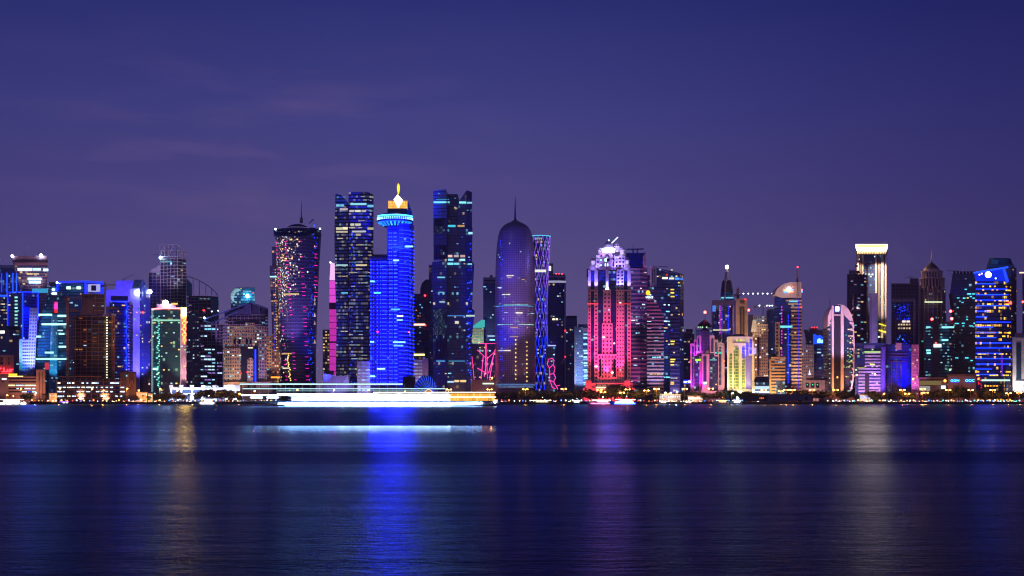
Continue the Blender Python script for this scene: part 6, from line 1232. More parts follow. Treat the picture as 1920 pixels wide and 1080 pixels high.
# ================================================ 1725 to 1920
b = B('stepped_tower', 'classical stepped tower with round colonnade and pyramid cap with tall mast', 'tower', 1830, 1749)
SS = fac((20, 18, 40), (150, 124, 130), .5, .5, .08, (235, 240, 210), WARM, 1.0, seed=111)
slab_tower(b, 'lower_body', cor(1723.5, 1748, 1774, 8, 12), 578, fac((16, 14, 34), (128, 104, 112), .55, .5, .06, WARM, COOL, .9, seed=112)); slab_tower(b, 'upper_body', cor(1726, 1749, 1773, 8, 11), 541, SS, base=578)
for x0 in (1725, 1732, 1740, 1749, 1757, 1765): b.box('pilaster', x0, x0+2, 524+12, 700, paint((170, 140, 140)), 2.6+abs(x0-1748)*.22-3.2, 3)
def col_drum(cx, hw, y0, y1, n, nm, dyc=20):
    b.lathe(nm+'_wall', cx, [(hw*.9, y1), (hw*.9, y0)], paint((50, 40, 60)), 28, dyc=dyc, win=False); b.lathe(nm+'_cornice', cx, [(hw*1.02, y0+2.2), (hw*1.08, y0+1.4), (hw*1.08, y0), (hw*.9, y0-.8)], paint((190, 165, 165)), 28, dyc=dyc, win=False)
    for k in range(n):
        a = R(-172+164*k/(n-1)); c = b.p(cx, 0, dyc); rr = hw*.97*b.Y/F; b.bar(nm+'_column', (c.x+rr*math.cos(a), dyc+rr*math.sin(a), PZ(y1, b.Y+dyc)-b.o.z), (c.x+rr*math.cos(a), dyc+rr*math.sin(a), PZ(y0+2, b.Y+dyc)-b.o.z), 1.9, paint((185, 155, 155)))
col_drum(1747.5, 22, 522, 541, 11, 'lower_drum'); col_drum(1746.5, 19, 508.5, 521.5, 11, 'upper_drum')
b.lathe('cap_base', 1746.5, [(14.5, 508.5), (14.5, 504.5)], paint((185, 160, 160)), 16, dyc=20, win=False); b.lathe('cap_roof', 1746.5, [(14, 504.5), (9, 498.5), (4, 494), (.5, 491.5)], paint((80, 60, 70)), 12, dyc=20, win=False, smooth=False); b.mast(1746.5, 493, 469, 20, STEEL, .8)
b.box('lit_floor', 1734, 1767, 565, 567.4, em((225, 240, 190), 1.3), -2.4, 1); b.win(18, [em((235, 240, 190), 1.3), em(BLUE, 1.8), em((70, 220, 200), 1.2)], (1, 1), h=.4); b.spot(1748, 640, -80, 1748, 560, 0, (255, 180, 170), 3.6e5, 60)
b = B('teal_glass_cube', 'square teal glass office tower with beige centre pier and red lamps on its corners', 'tower', 1720, 1763)
TG = lambda sd, p=.15: fac((10, 40, 70), (26, 44, 66), .1, .3, p, CYAN, (170, 240, 230), 1.2, seed=sd)
slab_tower(b, 'facade', [(1735, 3), (1750, 0), (1780, 2), (1790, 10), (1790, 34), (1735, 34)], 606, [TG(113, .05), TG(114, .14), fac((20, 16, 40), (40, 30, 50), .2, .4, .1, YEL, WARM, 1, seed=115)]); b.box('centre_pier', 1749, 1760, 600, 706, paint((104, 84, 96)), -1.6, 4)
for x0, x1, y in ((1737, 1761, 613.5), (1766, 1789, 613.5), (1766, 1778, 637.5), (1737, 1748, 657), (1738, 1745, 662)): b.box('lit_floor', x0, x1, y-1.6, y+1.6, em((140, 235, 240), 1.5), -2.4 if x0 > 1748 else 1, 1)
b.box('lit_panel', 1751, 1765, 645, 651, em((190, 235, 240), 2.6), -2.6, .8); b.beacon(1755, 643, -2.4, em((255, 80, 60), 5), .9)
for x, y in ((1747.5, 598.5), (1782.5, 583.5), (1784.5, 597.5)): b.beacon(x, y, 3, em((255, 60, 60), 25, True), 1.7); b.mast(x, 608, y, 3, STEEL, .3, 'lamp_mast', .3)
b.box('roof_plant', 1766, 1788, 603, 607, paint((70, 60, 80)), 5, 10); b.beacon(1781.5, 693.5, -2, em((150, 230, 170), 3), 1.4, 'lamp'); b.win(60, [em(CYAN, .7), em((190, 245, 240), .8), em((120, 220, 210), .5)], (1, 1), h=.32)

b = B('notched_wedge_tower', 'dark wedge shaped tower with crenellated top, leaning left edge', 'tower', 1780, 1808)
b.loft('facade', [(None, [(1790, 4), (1832, 0), (1832, 30), (1790, 30)]), (640, [(1790, 4), (1832, 0), (1832, 30), (1790, 30)]), (550, [(1781, 4), (1832, 0), (1832, 30), (1781, 30)]), (513, [(1786, 4), (1832, 0), (1832, 30), (1786, 30)])], fac((16, 18, 40), (34, 32, 58), .12, .25, .05, CYAN, CYAN, 1.0, seed=116), roof=ROOF, fl=4.0)
for i in range(7): b.box('battlement', 1787.5+i*6.3, 1792+i*6.3, 508.5, 513, paint((40, 36, 60)), 3.4-i*.5, 20)
b.bar('roof_crane_arm', b.p(1776, 507.5, 8), b.p(1798, 508, 8), .6, STEEL); b.loft('lower_shoulder', [(None, rect(1786, 1792, 10, -1)), (600, rect(1785, 1790, 10, -1)), (551, rect(1779, 1784, 10, -1))], paint((36, 34, 60)), win=False)
for x0, x1, y in ((1809, 1813, 542.5), (1814, 1821, 551), (1823, 1828, 551), (1795, 1799, 558.5), (1806, 1810, 559), (1819, 1822, 556), (1824, 1829, 559), (1803, 1807, 567), (1790, 1798, 606.5), (1804, 1809, 606), (1812, 1815, 599), (1818, 1824, 611), (1826, 1830, 606), (1790, 1797, 671), (1810, 1816, 671), (1820, 1824, 676), (1805, 1808, 611)): b.box('window', x0, x1, y-1, y+1, em((80, 215, 235), 1.6), -2.2+(1832-x0)*.09, 1)
b.win(22, [em((120, 120, 160), .5), em(CYAN, .8), em(WARM, .9)], (1, 1), h=.4)

b = B('blue_striped_tower', 'tower with bright blue horizontal light lines, yellow windows and slanted blue panel top', 'tower', 1640, 1862)
BST = [(1828, 2), (1872, 0), (1895, 8), (1895, 34), (1828, 34)]
slab_tower(b, 'facade', BST, 527, fac((12, 16, 44), (30, 30, 60), .14, 0.3, .2, (255, 205, 70), (255, 180, 50), 2.4, seed=117), fl=4.1)
b.loft('blue_panel', [(526, [(1829, 0), (1882, -2), (1889, 1), (1889, 20), (1829, 20)]), (508, [(1827, 0, 511.5), (1881, -2, 502), (1884, 1, 503), (1884, 20, 503), (1827, 20, 511.5)])], em((20, 50, 255), 1.25), win=False); b.bar('panel_edge', b.p(1826, 511.5, -2), b.p(1890, 501, -2.5), 2.0, em((30, 70, 255), 2.2)); b.bar('panel_edge', b.p(1881.5, 503, -3), b.p(1889.5, 529, -1), 2.2, em((20, 50, 255), 2.5))
b.beacon(1853, 515, -2, em((235, 245, 255), 7, True), 3.6, 'round_sign')
for x, y in ((1841, 513), (1836.5, 515), (1867, 522)): b.beacon(x, y, -2, em((255, 215, 160) if x < 1860 else COOL, 6), .9, 'sign_lamp')
ylist = [532, 542, 552.5, 562.5, 573, 583.5, 594, 604, 613.5, 623.5, 633, 643, 652.5, 662.5, 672.5, 682.5, 692, 702]; xe = [1867, 1889, 1890, 1890, 1893, 1856, 1851, 1895, 1862, 1874, 1868, 1895, 1895, 1880, 1895, 1895, 1860, 1868]
for y, x in zip(ylist, xe):
    b.bar('led_line', b.p(1830, y, .6), b.p(min(x, 1872), y, -1.6), .8, em((16, 50, 255), 5))
    if x > 1873: b.bar('led_line', b.p(1873, y, -1.4), b.p(x, y, 6), .8, em((16, 50, 255), 5))
b.win(120, [em((255, 200, 60), 1.8), em((255, 215, 100), 1.5), em((255, 170, 50), 1.5)], (1, 2), h=.38, rows=24); b.box('lit_floor', 1841, 1894, 711.5, 714.5, em((190, 235, 215), 1.4), -2.2, 1.2)
for k in range(18): b.box('violet_streak', 1877, 1880.5, 666+k*2.2, 667.4+k*2.2, em((110, 40, 230), 1.2), -1.6, .8)
for x in range(1843, 1895, 6): b.box('base_fin', x, x+1, 716, 735, paint((110, 90, 100)), -1.8, 1.5)
for i in range(12): b.beacon(1831+b.rg.random()*12, 704+b.rg.random()*28, -1, em((230, 30, 70), 2), .6, 'red_lamp')
b.beacon(1894.5, 568, 4, em((255, 40, 40), 22, True), 1.7)
b = B('teal_crowned_tower', 'tower with octagonal teal crown behind the blue striped tower', 'tower', 1860, 1878)
slab_tower(b, 'facade', [(1850, 8), (1862, 0), (1893, 0), (1906, 8), (1906, 36), (1850, 36)], 501, fac((26, 24, 60), (76, 64, 90), .3, .5, .12, WARM, COOL, .6, seed=118)); b.loft('crown', [(500, [(1850, 8), (1860, 0), (1890, 0), (1901, 8), (1901, 34), (1850, 34)]), (483, [(1855, 10), (1863, 4), (1888, 4), (1895, 10), (1895, 30), (1855, 30)])], paint((50, 90, 130), .35), win=False); b.box('crown_ledge', 1850, 1902, 496, 500, paint((44, 70, 110)), -1, 36); b.box('crown_window', 1861, 1871, 486.5, 495, paint((80, 130, 160), .3), .5, 1); b.win(20, [em(WARM, .7), em(COOL, .6)], (1, 1), h=.4)
b.spot(1875, 540, -40, 1875, 495, 0, (90, 170, 255), 1.3e5, 60)
b = B('white_arch_block', 'white floodlit block with teal glass strip at the right edge', 'building', 1650, 1912)
slab_tower(b, 'wall', rect(1900, 1935, 20), 633, paint((205, 190, 205))); b.loft('roof', [(633, rect(1902, 1935, 14, 3)), (624, rect(1903, 1935, 12, 4))], paint((150, 140, 165)), win=False); b.box('glass_strip', 1906, 1915, 643, 712, fac((10, 30, 60), (30, 60, 90), .1, .25, .3, CYAN, CYAN, .8, seed=119), -.6, 1); b.box('pier', 1899, 1905, 632, 745, paint((225, 215, 225)), -1.6, 3)
b.spot(1903, 752, -20, 1903, 715, 0, (255, 245, 225), 1.4e5, 70); b.spot(1914, 752, -20, 1914, 715, 0, (255, 245, 225), 1.0e5, 70); b.box('lit_floor', 1905, 1920, 715, 721, em((245, 250, 255), 2), -2, 1)
b = B('dark_tower', 'dark tower cut by the right edge of the view with an amber ledge lamp', 'tower', 1850, 1926)
slab_tower(b, 'facade', rect(1917, 1945, 20), 511, fac((34, 24, 60), (60, 44, 80), .3, .4, .05, WARM, COOL, .8, seed=120)); b.box('light_ledge', 1913, 1930, 510, 512, em((255, 190, 150), 2.5), -2, 3); b.beacon(1918, 566, -1, em((255, 50, 50), 18, True), 1.4)
b = B('blue_sign_hall', 'windowless beige hall with two blue lit signs at the foot of the blue striped tower', 'hall', 1580, 1803)
slab_tower(b, 'wall', rect(1777, 1830, 22), 705, paint((150, 118, 120))); b.box('coping', 1776, 1831, 701.5, 704.6, paint((140, 110, 112)), -1.4, 24); b.box('coping_gap', 1778, 1830, 702.9, 703.5, paint((50, 36, 60)), -1.8, 1)
for x, tx in ((1790.5, 'GGN'), (1818.5, 'OOC')):
    poly(b, 'sign_board', [(x-6.5, 716.5), (x-6.5, 713), (x-4, 711), (x+4, 711), (x+7, 716.5)], em((20, 60, 255), 3, True), -.8, .5); b.text('sign_letters', tx, x, 713.7, -1.6, 3.4, em((90, 210, 255), 4), wide=1.3)
b.spot(1803, 750, -30, 1803, 722, 0, (255, 170, 120), 4.5e4, 110)
b = B('canopied_hall', 'low hall with pale lit entrance and flat canopy, left of two blue signs', 'hall', 1590, 1748)
b.box('wall', 1723, 1776, 712, 752, paint((110, 90, 90)), 0, 20); b.box('canopy', 1721, 1776, 707.5, 710.5, paint((120, 100, 100)), -5, 26); b.box('lit_wall', 1724, 1765, 714, 722, em((215, 185, 120), .35), -.6, .8); b.box('lit_entrance', 1724, 1744, 724, 733, em((200, 195, 190), .45), -1.2, .6); b.box('lit_sign', 1765, 1773, 723, 729, em((215, 235, 250), 1.6), -3, .6); b.beacon(1772, 714, -2, em((255, 160, 70), 4), 1.6, 'lamp')
crane('horizontal crane jib strung with white lamps left of the quarter dome tower', 1760, 1385, 566, 551.5, 1379, 1450, paint((90, 80, 110)), 1.2, [(1385+i*9.0, 550.5) for i in range(8)], em((225, 240, 255), 7), .8)
crane('green lit tower crane with bright white lamp left of the quarter dome tower', 1780, 1431, 600, 573, 1416, 1450, paint((120, 140, 110)), 1.4, [(1424, 573), (1438, 573), (1443, 573), (1448, 573)], em((225, 240, 255), 8), 1.0)
# ================================================ ground, quay, water
YS = 1480.0
def sheet(name, pts, z, m, kind='structure', down=None):
    bm = bmesh.new(); vs = [bm.verts.new((x, y, z)) for x, y in pts]; f = bm.faces.new(vs)
    if down is not None:
        r = bmesh.ops.extrude_face_region(bm, geom=[f]); bmesh.ops.translate(bm, verts=[v for v in r['geom'] if isinstance(v, bmesh.types.BMVert)], vec=(0, 0, -down))
    bmesh.ops.recalc_face_normals(bm, faces=bm.faces[:])
    o = link(bpy.data.objects.new(name, mesh_from(bm, name, m))); o['kind'] = kind
    return o
sheet('ground', [(-2500, YS+1.2), (2500, YS+1.2), (2500, 2440), (-2500, 2440)], GZ-.02, paint((84, 74, 70), .9), down=3.5)
sheet('promenade', [(-1500, YS+1.0), (1500, YS+1.0), (1500, YS+16), (-1500, YS+16)], GZ+.02, paint((150, 130, 112), .8))
sheet('road', [(-1500, YS+26), (1500, YS+26), (1500, YS+42), (-1500, YS+42)], GZ+.02, paint((52, 50, 52), .8))
sheet('lawn', [(-1500, YS+16.2), (1500, YS+16.2), (1500, YS+25.8), (-1500, YS+25.8)], GZ+.06, paint((50, 70, 36), .95))
bm = bmesh.new(); boxm(bm, (0, YS+.5, 1.1), (3600, 1.0, 2.4))
for i in range(-60, 61): boxm(bm, (i*25, YS-.1, 1.3), (.8, .5, 2.2))
o = link(bpy.data.objects.new('sea_wall', mesh_from(bm, 'sea_wall', paint((92, 80, 74), .85)))); tag(o, 'long low stone sea wall along the waterfront', 'sea wall')
def wat(t):
    g = t.n('ShaderNodeNewGeometry').outputs['Position']; q = t.n('ShaderNodeSeparateXYZ', {0: g}); X, Y = q.outputs[0], q.outputs[1]
    # swell bands: the surface tilts towards or away from the viewer in long low waves
    wob = t.n('ShaderNodeTexNoise', {0: t.n('ShaderNodeMapping', {0: g, 3: (.010, .018, 1)}).outputs[0], 2: 1.0, 3: 3}).outputs[0]
    s = t.m('LOGARITHM', t.m('MAXIMUM', t.m('MULTIPLY', Y, t.m('MULTIPLY_ADD', wob, .11, .945)), 5), 10)     # log distance: 40 m = 1.602, 1500 m = 3.176
    pos = t.n('ShaderNodeMapRange', {0: s, 1: 1.55, 2: 3.2, 3: 0, 4: 1}).outputs[0]
    L = lambda d: (math.log10(d)-1.55)/1.65
    # tilt stops: red = extra slope towards the viewer, green = roughness
    xa = t.m('ADD', t.m('DIVIDE', X, Y), t.m('MULTIPLY', t.m('SUBTRACT', wob, .5), .02))
    patch = t.m('MULTIPLY', t.n('ShaderNodeMapRange', {0: xa, 1: -.198, 2: -.178, 3: 0, 4: 1}).outputs[0], t.n('ShaderNodeMapRange', {0: xa, 1: -.006, 2: -.016, 3: 0, 4: 1}).outputs[0])
    ta = t.ramp(pos, [(0, (.50, .44, 0, 1)), (L(52), (.50, .45, 0, 1)), (L(90), (.56, .46, 0, 1)), (L(98), (.52, .46, 0, 1)), (L(116), (.72, .42, 0, 1)), (L(128), (.74, .40, 0, 1)), (L(150), (.52, .42, 0, 1)), (L(196), (.50, .38, 0, 1)), (L(212), (.457, .30, 0, 1)), (L(236), (.460, .20, 0, 1)), (L(270), (.464, .15, 0, 1)), (L(279), (.82, .30, 0, 1)), (L(400), (.78, .32, 0, 1)), (L(700), (.70, .34, 0, 1)), (1, (.68, .34, 0, 1))])
    tb = t.ramp(pos, [(0, (.50, .44, 0, 1)), (L(52), (.50, .45, 0, 1)), (L(90), (.56, .46, 0, 1)), (L(98), (.52, .46, 0, 1)), (L(116), (.72, .42, 0, 1)), (L(128), (.74, .40, 0, 1)), (L(150), (.54, .42, 0, 1)), (L(190), (.56, .40, 0, 1)), (L(205), (.66, .38, 0, 1)), (L(260), (.60, .38, 0, 1)), (L(300), (.74, .34, 0, 1)), (L(400), (.78, .32, 0, 1)), (L(700), (.70, .34, 0, 1)), (1, (.68, .34, 0, 1))])
    tl = t.mix(patch, tb, ta)
    tq = t.n('ShaderNodeSeparateXYZ', {0: tl}); tilt = t.m('MULTIPLY', t.m('SUBTRACT', tq.outputs[0], .5), -.26)
    # long streaks further out
    st = t.n('ShaderNodeTexNoise', {0: t.n('ShaderNodeCombineXYZ', {0: t.m('MULTIPLY', X, .0016), 1: t.m('MULTIPLY', s, 46), 2: 0}).outputs[0], 2: 1.0, 3: 4, 4: .65}).outputs[0]
    calm = t.n('ShaderNodeMapRange', {0: t.m('ABSOLUTE', t.m('SUBTRACT', Y, 248)), 1: 22, 2: 42, 3: .06, 4: 1}).outputs[0]
    calm = t.m('MAXIMUM', calm, t.m('SUBTRACT', 1, patch))
    tilt2 = t.m('ADD', tilt, t.m('MULTIPLY', calm, t.m('MULTIPLY', t.m('SUBTRACT', st, .5), -.13)))
    nrm = t.n('ShaderNodeVectorMath', {0: t.n('ShaderNodeCombineXYZ', {0: 0, 1: tilt2, 2: 1}).outputs[0]}, operation='NORMALIZE').outputs[0]
    r1 = t.n('ShaderNodeTexNoise', {0: t.n('ShaderNodeMapping', {0: g, 3: (.16, .42, 1)}).outputs[0], 2: 1.0, 3: 5, 4: .62}).outputs[0]
    r2 = t.n('ShaderNodeTexNoise', {0: t.n('ShaderNodeMapping', {0: g, 3: (.9, 2.2, 1)}).outputs[0], 2: 1.0, 3: 4, 4: .6}).outputs[0]
    fade = t.n('ShaderNodeMapRange', {0: Y, 1: 42, 2: 110, 3: .6, 4: .1}).outputs[0]
    bp = t.n('ShaderNodeBump', {'Strength': t.m('MULTIPLY', calm, t.m('MULTIPLY', fade, 1.0)), 'Distance': .75, 'Height': t.m('ADD', r1, t.m('MULTIPLY', r2, .6)), 'Normal': nrm})
    gl = t.n('ShaderNodeBsdfGlossy', {'Color': (.24, .33, .60, 1), 'Roughness': t.m('MULTIPLY', tq.outputs[1], .58), 'Normal': bp.outputs[0]}, distribution='BECKMANN')
    df = t.n('ShaderNodeBsdfDiffuse', {0: (.004, .008, .045, 1)}); fr = t.n('ShaderNodeFresnel', {0: 1.15, 1: nrm})
    mx = t.n('ShaderNodeMixShader', {0: fr.outputs[0], 1: df.outputs[0], 2: gl.outputs[0]})
    t.n('ShaderNodeOutputMaterial', {0: mx.outputs[0]})
WATER = mat('sea water', wat)
sheet('water', [(-2500, -400), (2500, -400), (2500, YS+.6), (-2500, YS+.6)], 0, WATER)

# ------------------------------------------------ landmarks used in the labels
LM = [(-50, 27, 'the red sign office'), (27, 90, 'the long beige office'), (90, 232, 'the lit parking deck'), (232, 284, 'the violet gabled tower'), (284, 318, 'the red framed sign tower'), (318, 450, 'the zigzag white hall'), (450, 512, 'the beige arch hotel'), (512, 606, 'the hourglass tower'), (606, 692, 'the twin-topped dark tower'), (692, 774, 'the blue LED tower'), (774, 824, 'the striped dome'), (824, 888, 'the notched dark tower'), (888, 929, 'the pink lined glass block'), (929, 1004, 'the round domed tower'), (1004, 1045, 'the diagrid tower'), (1045, 1092, 'the pale blue tower'), (1092, 1190, 'the pink tower'), (1190, 1257, 'the moon sign tower'), (1257, 1292, 'the slant roof tower'), (1292, 1361, 'the pink arched building'), (1361, 1413, 'the cream arched building'), (1413, 1443, 'the low glass hall'), (1443, 1505, 'the quarter dome tower'), (1505, 1551, 'the low white hall'), (1551, 1604, 'the capsule tower'), (1604, 1660, 'the violet striped block'), (1660, 1724, 'the blue glass block'), (1724, 1776, 'the canopied hall'), (1776, 1830, 'the blue sign hall'), (1830, 1897, 'the blue striped tower'), (1897, 2000, 'the white block at the right edge')]
ORD = ['first', 'second', 'third', 'fourth', 'fifth', 'sixth', 'seventh', 'eighth', 'ninth', 'tenth', 'eleventh', 'twelfth']
def lab(what, px):
    for a, c, nme in LM:
        if a <= px < c: return what, nme
    return what, 'the right edge'
def name_all(items):
    """items: (root object, what, px) -> a label with its place among its like in front of one building"""
    g = {}
    for o, what, px in items: g.setdefault(lab(what, px), []).append((px, o))
    for (what, nme), l in g.items():
        l.sort(key=lambda q: q[0])
        for i, (px, o) in enumerate(l):
            o['label'] = (what+' before '+nme) if len(l) == 1 else (what+' before '+nme+', '+ORD[min(i, 11)]+' from left')

# ------------------------------------------------ trees
def leafm(c):
    def fn(t):
        oi = t.n('ShaderNodeNewGeometry').outputs['Random Per Island']
        k = t.m('MULTIPLY_ADD', oi, 1.1, .45)
        p = t.n('ShaderNodeBsdfPrincipled', {'Base Color': t.mix(1.0, S(*c), k, 'MULTIPLY'), 'Roughness': .7}); t.n('ShaderNodeOutputMaterial', {0: p.outputs[0]})
    return mat(('leaf', c), fn)
LEAF = leafm((58, 70, 46)); BARK = paint((84, 66, 50), .9)
def crown_mesh(seed, w, h, n=900, ls=.55):
    rg = random.Random(seed); bm = bmesh.new(); bl = []
    for _ in range(11):
        a = rg.random()*6.28; r = rg.random()**.6*w*.36; bl.append((Vector((r*math.cos(a), r*math.sin(a), h*(.45+.5*rg.random()))), w*(.14+.13*rg.random())))
    for _ in range(n):
        c, r = rg.choice(bl); d = Vector((rg.gauss(0, 1), rg.gauss(0, 1), rg.gauss(0, .8))); d.normalize(); q = c+d*r*(.55+.5*rg.random())
        u = Vector((rg.gauss(0, 1), rg.gauss(0, 1), rg.gauss(0, .6))).normalized(); v = u.cross(d)
        if v.length < .1: continue
        v.normalize(); s_ = ls*(.6+.8*rg.random())
        bm.faces.new([bm.verts.new(q+u*s_), bm.verts.new(q+v*s_*.6), bm.verts.new(q-u*s_), bm.verts.new(q-v*s_*.6)])
    return mesh_from(bm, 'crown', LEAF)
def trunk_mesh(seed, h):
    rg = random.Random(seed); bm = bmesh.new(); tubem(bm, (0, 0, 0), (.2, 0, h*.5), .35, 8, .22)
    for _ in range(5):
        a = rg.random()*6.28; tubem(bm, (.15, 0, h*.42), (1.8*math.cos(a), 1.8*math.sin(a), h*(.62+.2*rg.random())), .16, 6, .05)
    return mesh_from(bm, 'trunk', BARK)
TM = [(crown_mesh(i, (11, 9, 13, 8)[i], (8, 8.5, 7.5, 6.5)[i], (1000, 900, 1200, 700)[i]), trunk_mesh(i, (8, 8.5, 7.5, 6.5)[i])) for i in range(4)]
def palm_meshes():
    bm = bmesh.new(); tubem(bm, (0, 0, 0), (.3, .1, 7.6), .28, 8, .2); tr = mesh_from(bm, 'trunk', BARK); bm = bmesh.new(); rg = random.Random(5)
    for k in range(18):
        a = k*2.4; e = .9-1.5*(k/18); pts = []
        for j in range(7):
            s_ = j/6*3.6; pts.append(Vector((.3+math.cos(a)*s_*math.cos(e*.6), .1+math.sin(a)*s_*math.cos(e*.6), 7.6+s_*math.sin(e)-.11*s_*s_)))
        sd = Vector((-math.sin(a), math.cos(a), 0))
        for j in range(6):
            w0, w1 = .5*(1-j/6.5), .5*(1-(j+1)/6.5)
            for sg in (1, -1): bm.faces.new([bm.verts.new(v) for v in (pts[j], pts[j+1], pts[j+1]+sd*sg*w1+Vector((0, 0, -w1*.7)), pts[j]+sd*sg*w0+Vector((0, 0, -w0*.7)))])
    return mesh_from(bm, 'crown', LEAF), tr
PALM = palm_meshes()
rg = random.Random(11); items = []
def put(meshes, px, Y, sc, nm, cat, what, grp):
    o = link(bpy.data.objects.new(nm, None)); o.location = (PX(px, Y), Y, GZ+.05); o.rotation_euler = (0, 0, rg.random()*6.28); o.scale = sc; tag(o, what, cat, grp)
    for part, me in (('crown', meshes[0]), ('trunk', meshes[1])): c = link(bpy.data.objects.new(part, me), o)
    items.append((o, what, px)); return o
def tree(px, h, Y=None, w=1.0): 
    i = rg.randrange(4); k = h/(8, 8.5, 7.5, 6.5)[i]; put(TM[i], px, Y or 1508+rg.random()*22, (k*w, k*w, k), 'tree', 'tree', 'leafy rounded tree', 'trees along the waterfront promenade')
def palm(px, h, Y=None): k = h/8.5; put(PALM, px, Y or 1500+rg.random()*20, (k, k, k), 'palm_tree', 'palm', 'palm tree', 'palms along the waterfront promenade')
for x, h in ((48, 8), (55, 9), (258, 6), (280, 6), (288, 7), (296, 8), (306, 9), (314, 9), (322, 8), (333, 10), (342, 8), (372, 9), (382, 11), (391, 12), (400, 10), (412, 11), (421, 12), (430, 11), (440, 9), (448, 8), (505, 8), (514, 9)): tree(x, h)
for x, h in ((20, 8), (25, 7), (82, 9), (88, 8), (205, 8), (213, 8), (222, 9), (268, 8), (364, 8), (435, 10), (354, 9)): palm(x, h)
x = 934
while x < 1292:
    h = 9+rg.random()*4
    if 1150 < x < 1172: h = 15
    if 1235 < x < 1262: h = 7
    tree(x, h); x += rg.uniform(8, 13)
for x, h in ((975, 13), (985, 14), (996, 13), (1145, 17), (1152, 18), (1158, 16), (1300, 9), (1308, 10), (1318, 9), (1328, 8), (1342, 8), (1358, 11), (1366, 12), (1375, 11), (1383, 8), (1404, 10), (1414, 9), (1424, 8), (1436, 8), (1487, 11), (1496, 12), (1506, 12), (1515, 10), (1528, 11), (1536, 11), (1544, 10), (1575, 10), (1583, 11), (1590, 10), (1612, 8), (1627, 10), (1634, 11), (1645, 9), (1662, 8), (1670, 9), (1688, 11), (1697, 10), (1712, 8), (1748, 10), (1757, 11), (1766, 12), (1775, 10), (1783, 12), (1790, 15), (1798, 15), (1806, 13), (1815, 11), (1838, 12), (1846, 13), (1856, 11), (1868, 10), (1879, 9), (1890, 11), (1901, 9), (1912, 10)): tree(x, h)
for x, h in ((1831, 13), (1560, 10), (1684, 12), (1607, 8), (1555, 9), (1903, 10), (938, 9), (1470, 8), (1482, 9)): palm(x, h)
name_all(items)

# ------------------------------------------------ street lamps with real light
LAMPM = em((255, 175, 70), 26, True); LAMPW = em((255, 205, 120), 34, True); POLE = paint((120, 100, 84), .6)
items = []
def lamp(px, py, Y=1500, n=2, P=8e3, m=None, col=(255, 150, 60), r=.75):
    b = B('street_lamp', '', 'street lamp', Y, px, 'street lamps along the waterfront road'); top = b.p(px, py, 0)
    bm = bmesh.new(); tubem(bm, (0, 0, 0), (0, 0, top.z), .16, 8, .1); b.part('pole', bm, POLE)
    w = 2.1 if n == 2 else .9
    bm = bmesh.new(); tubem(bm, (-w if n == 2 else 0, 0, top.z), (w, 0, top.z), .09, 6)
    arm_ = b.part('arm', bm, POLE)
    for sx in ((-w, w) if n == 2 else (w,)):
        bm = bmesh.new(); bmesh.ops.create_icosphere(bm, subdivisions=2, radius=1); bmesh.ops.transform(bm, matrix=Matrix.Translation((sx, 0, top.z-.1)) @ Matrix.Diagonal((r*1.15, r, r*.75, 1)), verts=bm.verts[:]); b.part('lamp_head', bm, m or LAMPM, arm_)
    l = bpy.data.lights.new('lamp_light', 'POINT'); l.energy = P; l.color = [c for c in S(*col)[:3]]; l.shadow_soft_size = .5; lo = bpy.data.objects.new('lamp_light', l); link(lo, b.root); lo.location = (0, -1.2, top.z-.6)
    items.append((b.root, 'amber street lamp' if m is None else 'white street lamp', px)); return b
for x, y in ((38, 728.5), (111, 728.5), (171, 729), (193, 732), (237, 728.5), (259, 732), (299, 729), (331, 732), (360, 730), (404, 730), (448, 738), (476, 733), (556, 731), (625, 731), (690, 731), (758, 733), (921, 708), (918, 730), (842, 730), (985, 729.5), (1057, 729), (1124, 731), (1131, 735), (1166, 736), (1177, 730), (1212, 732), (1231, 729), (1284, 729), (1333, 728.5), (1432, 731), (1474, 731), (1486, 731), (1523, 731), (1567, 731), (1605, 703), (1639, 701.5), (1656, 738), (1692, 731), (1701, 738), (1730, 729), (1727, 737), (1736, 736), (1778, 731), (1820, 731), (1861, 731), (1891, 737), (1911, 736), (1464, 733), (12, 741)):
    lamp(x, y, 1500 if y > 725 else 1545, 2 if (x > 820 and y > 725 and x not in (1656, 1727)) else 1)
for x, y in ((66, 737), (1246, 736), (1256, 737), (1268, 735), (1372, 737)): lamp(x, y, 1500, 1, 6e3, em((255, 240, 215), 22, True), (255, 235, 210), .7)
name_all(items)

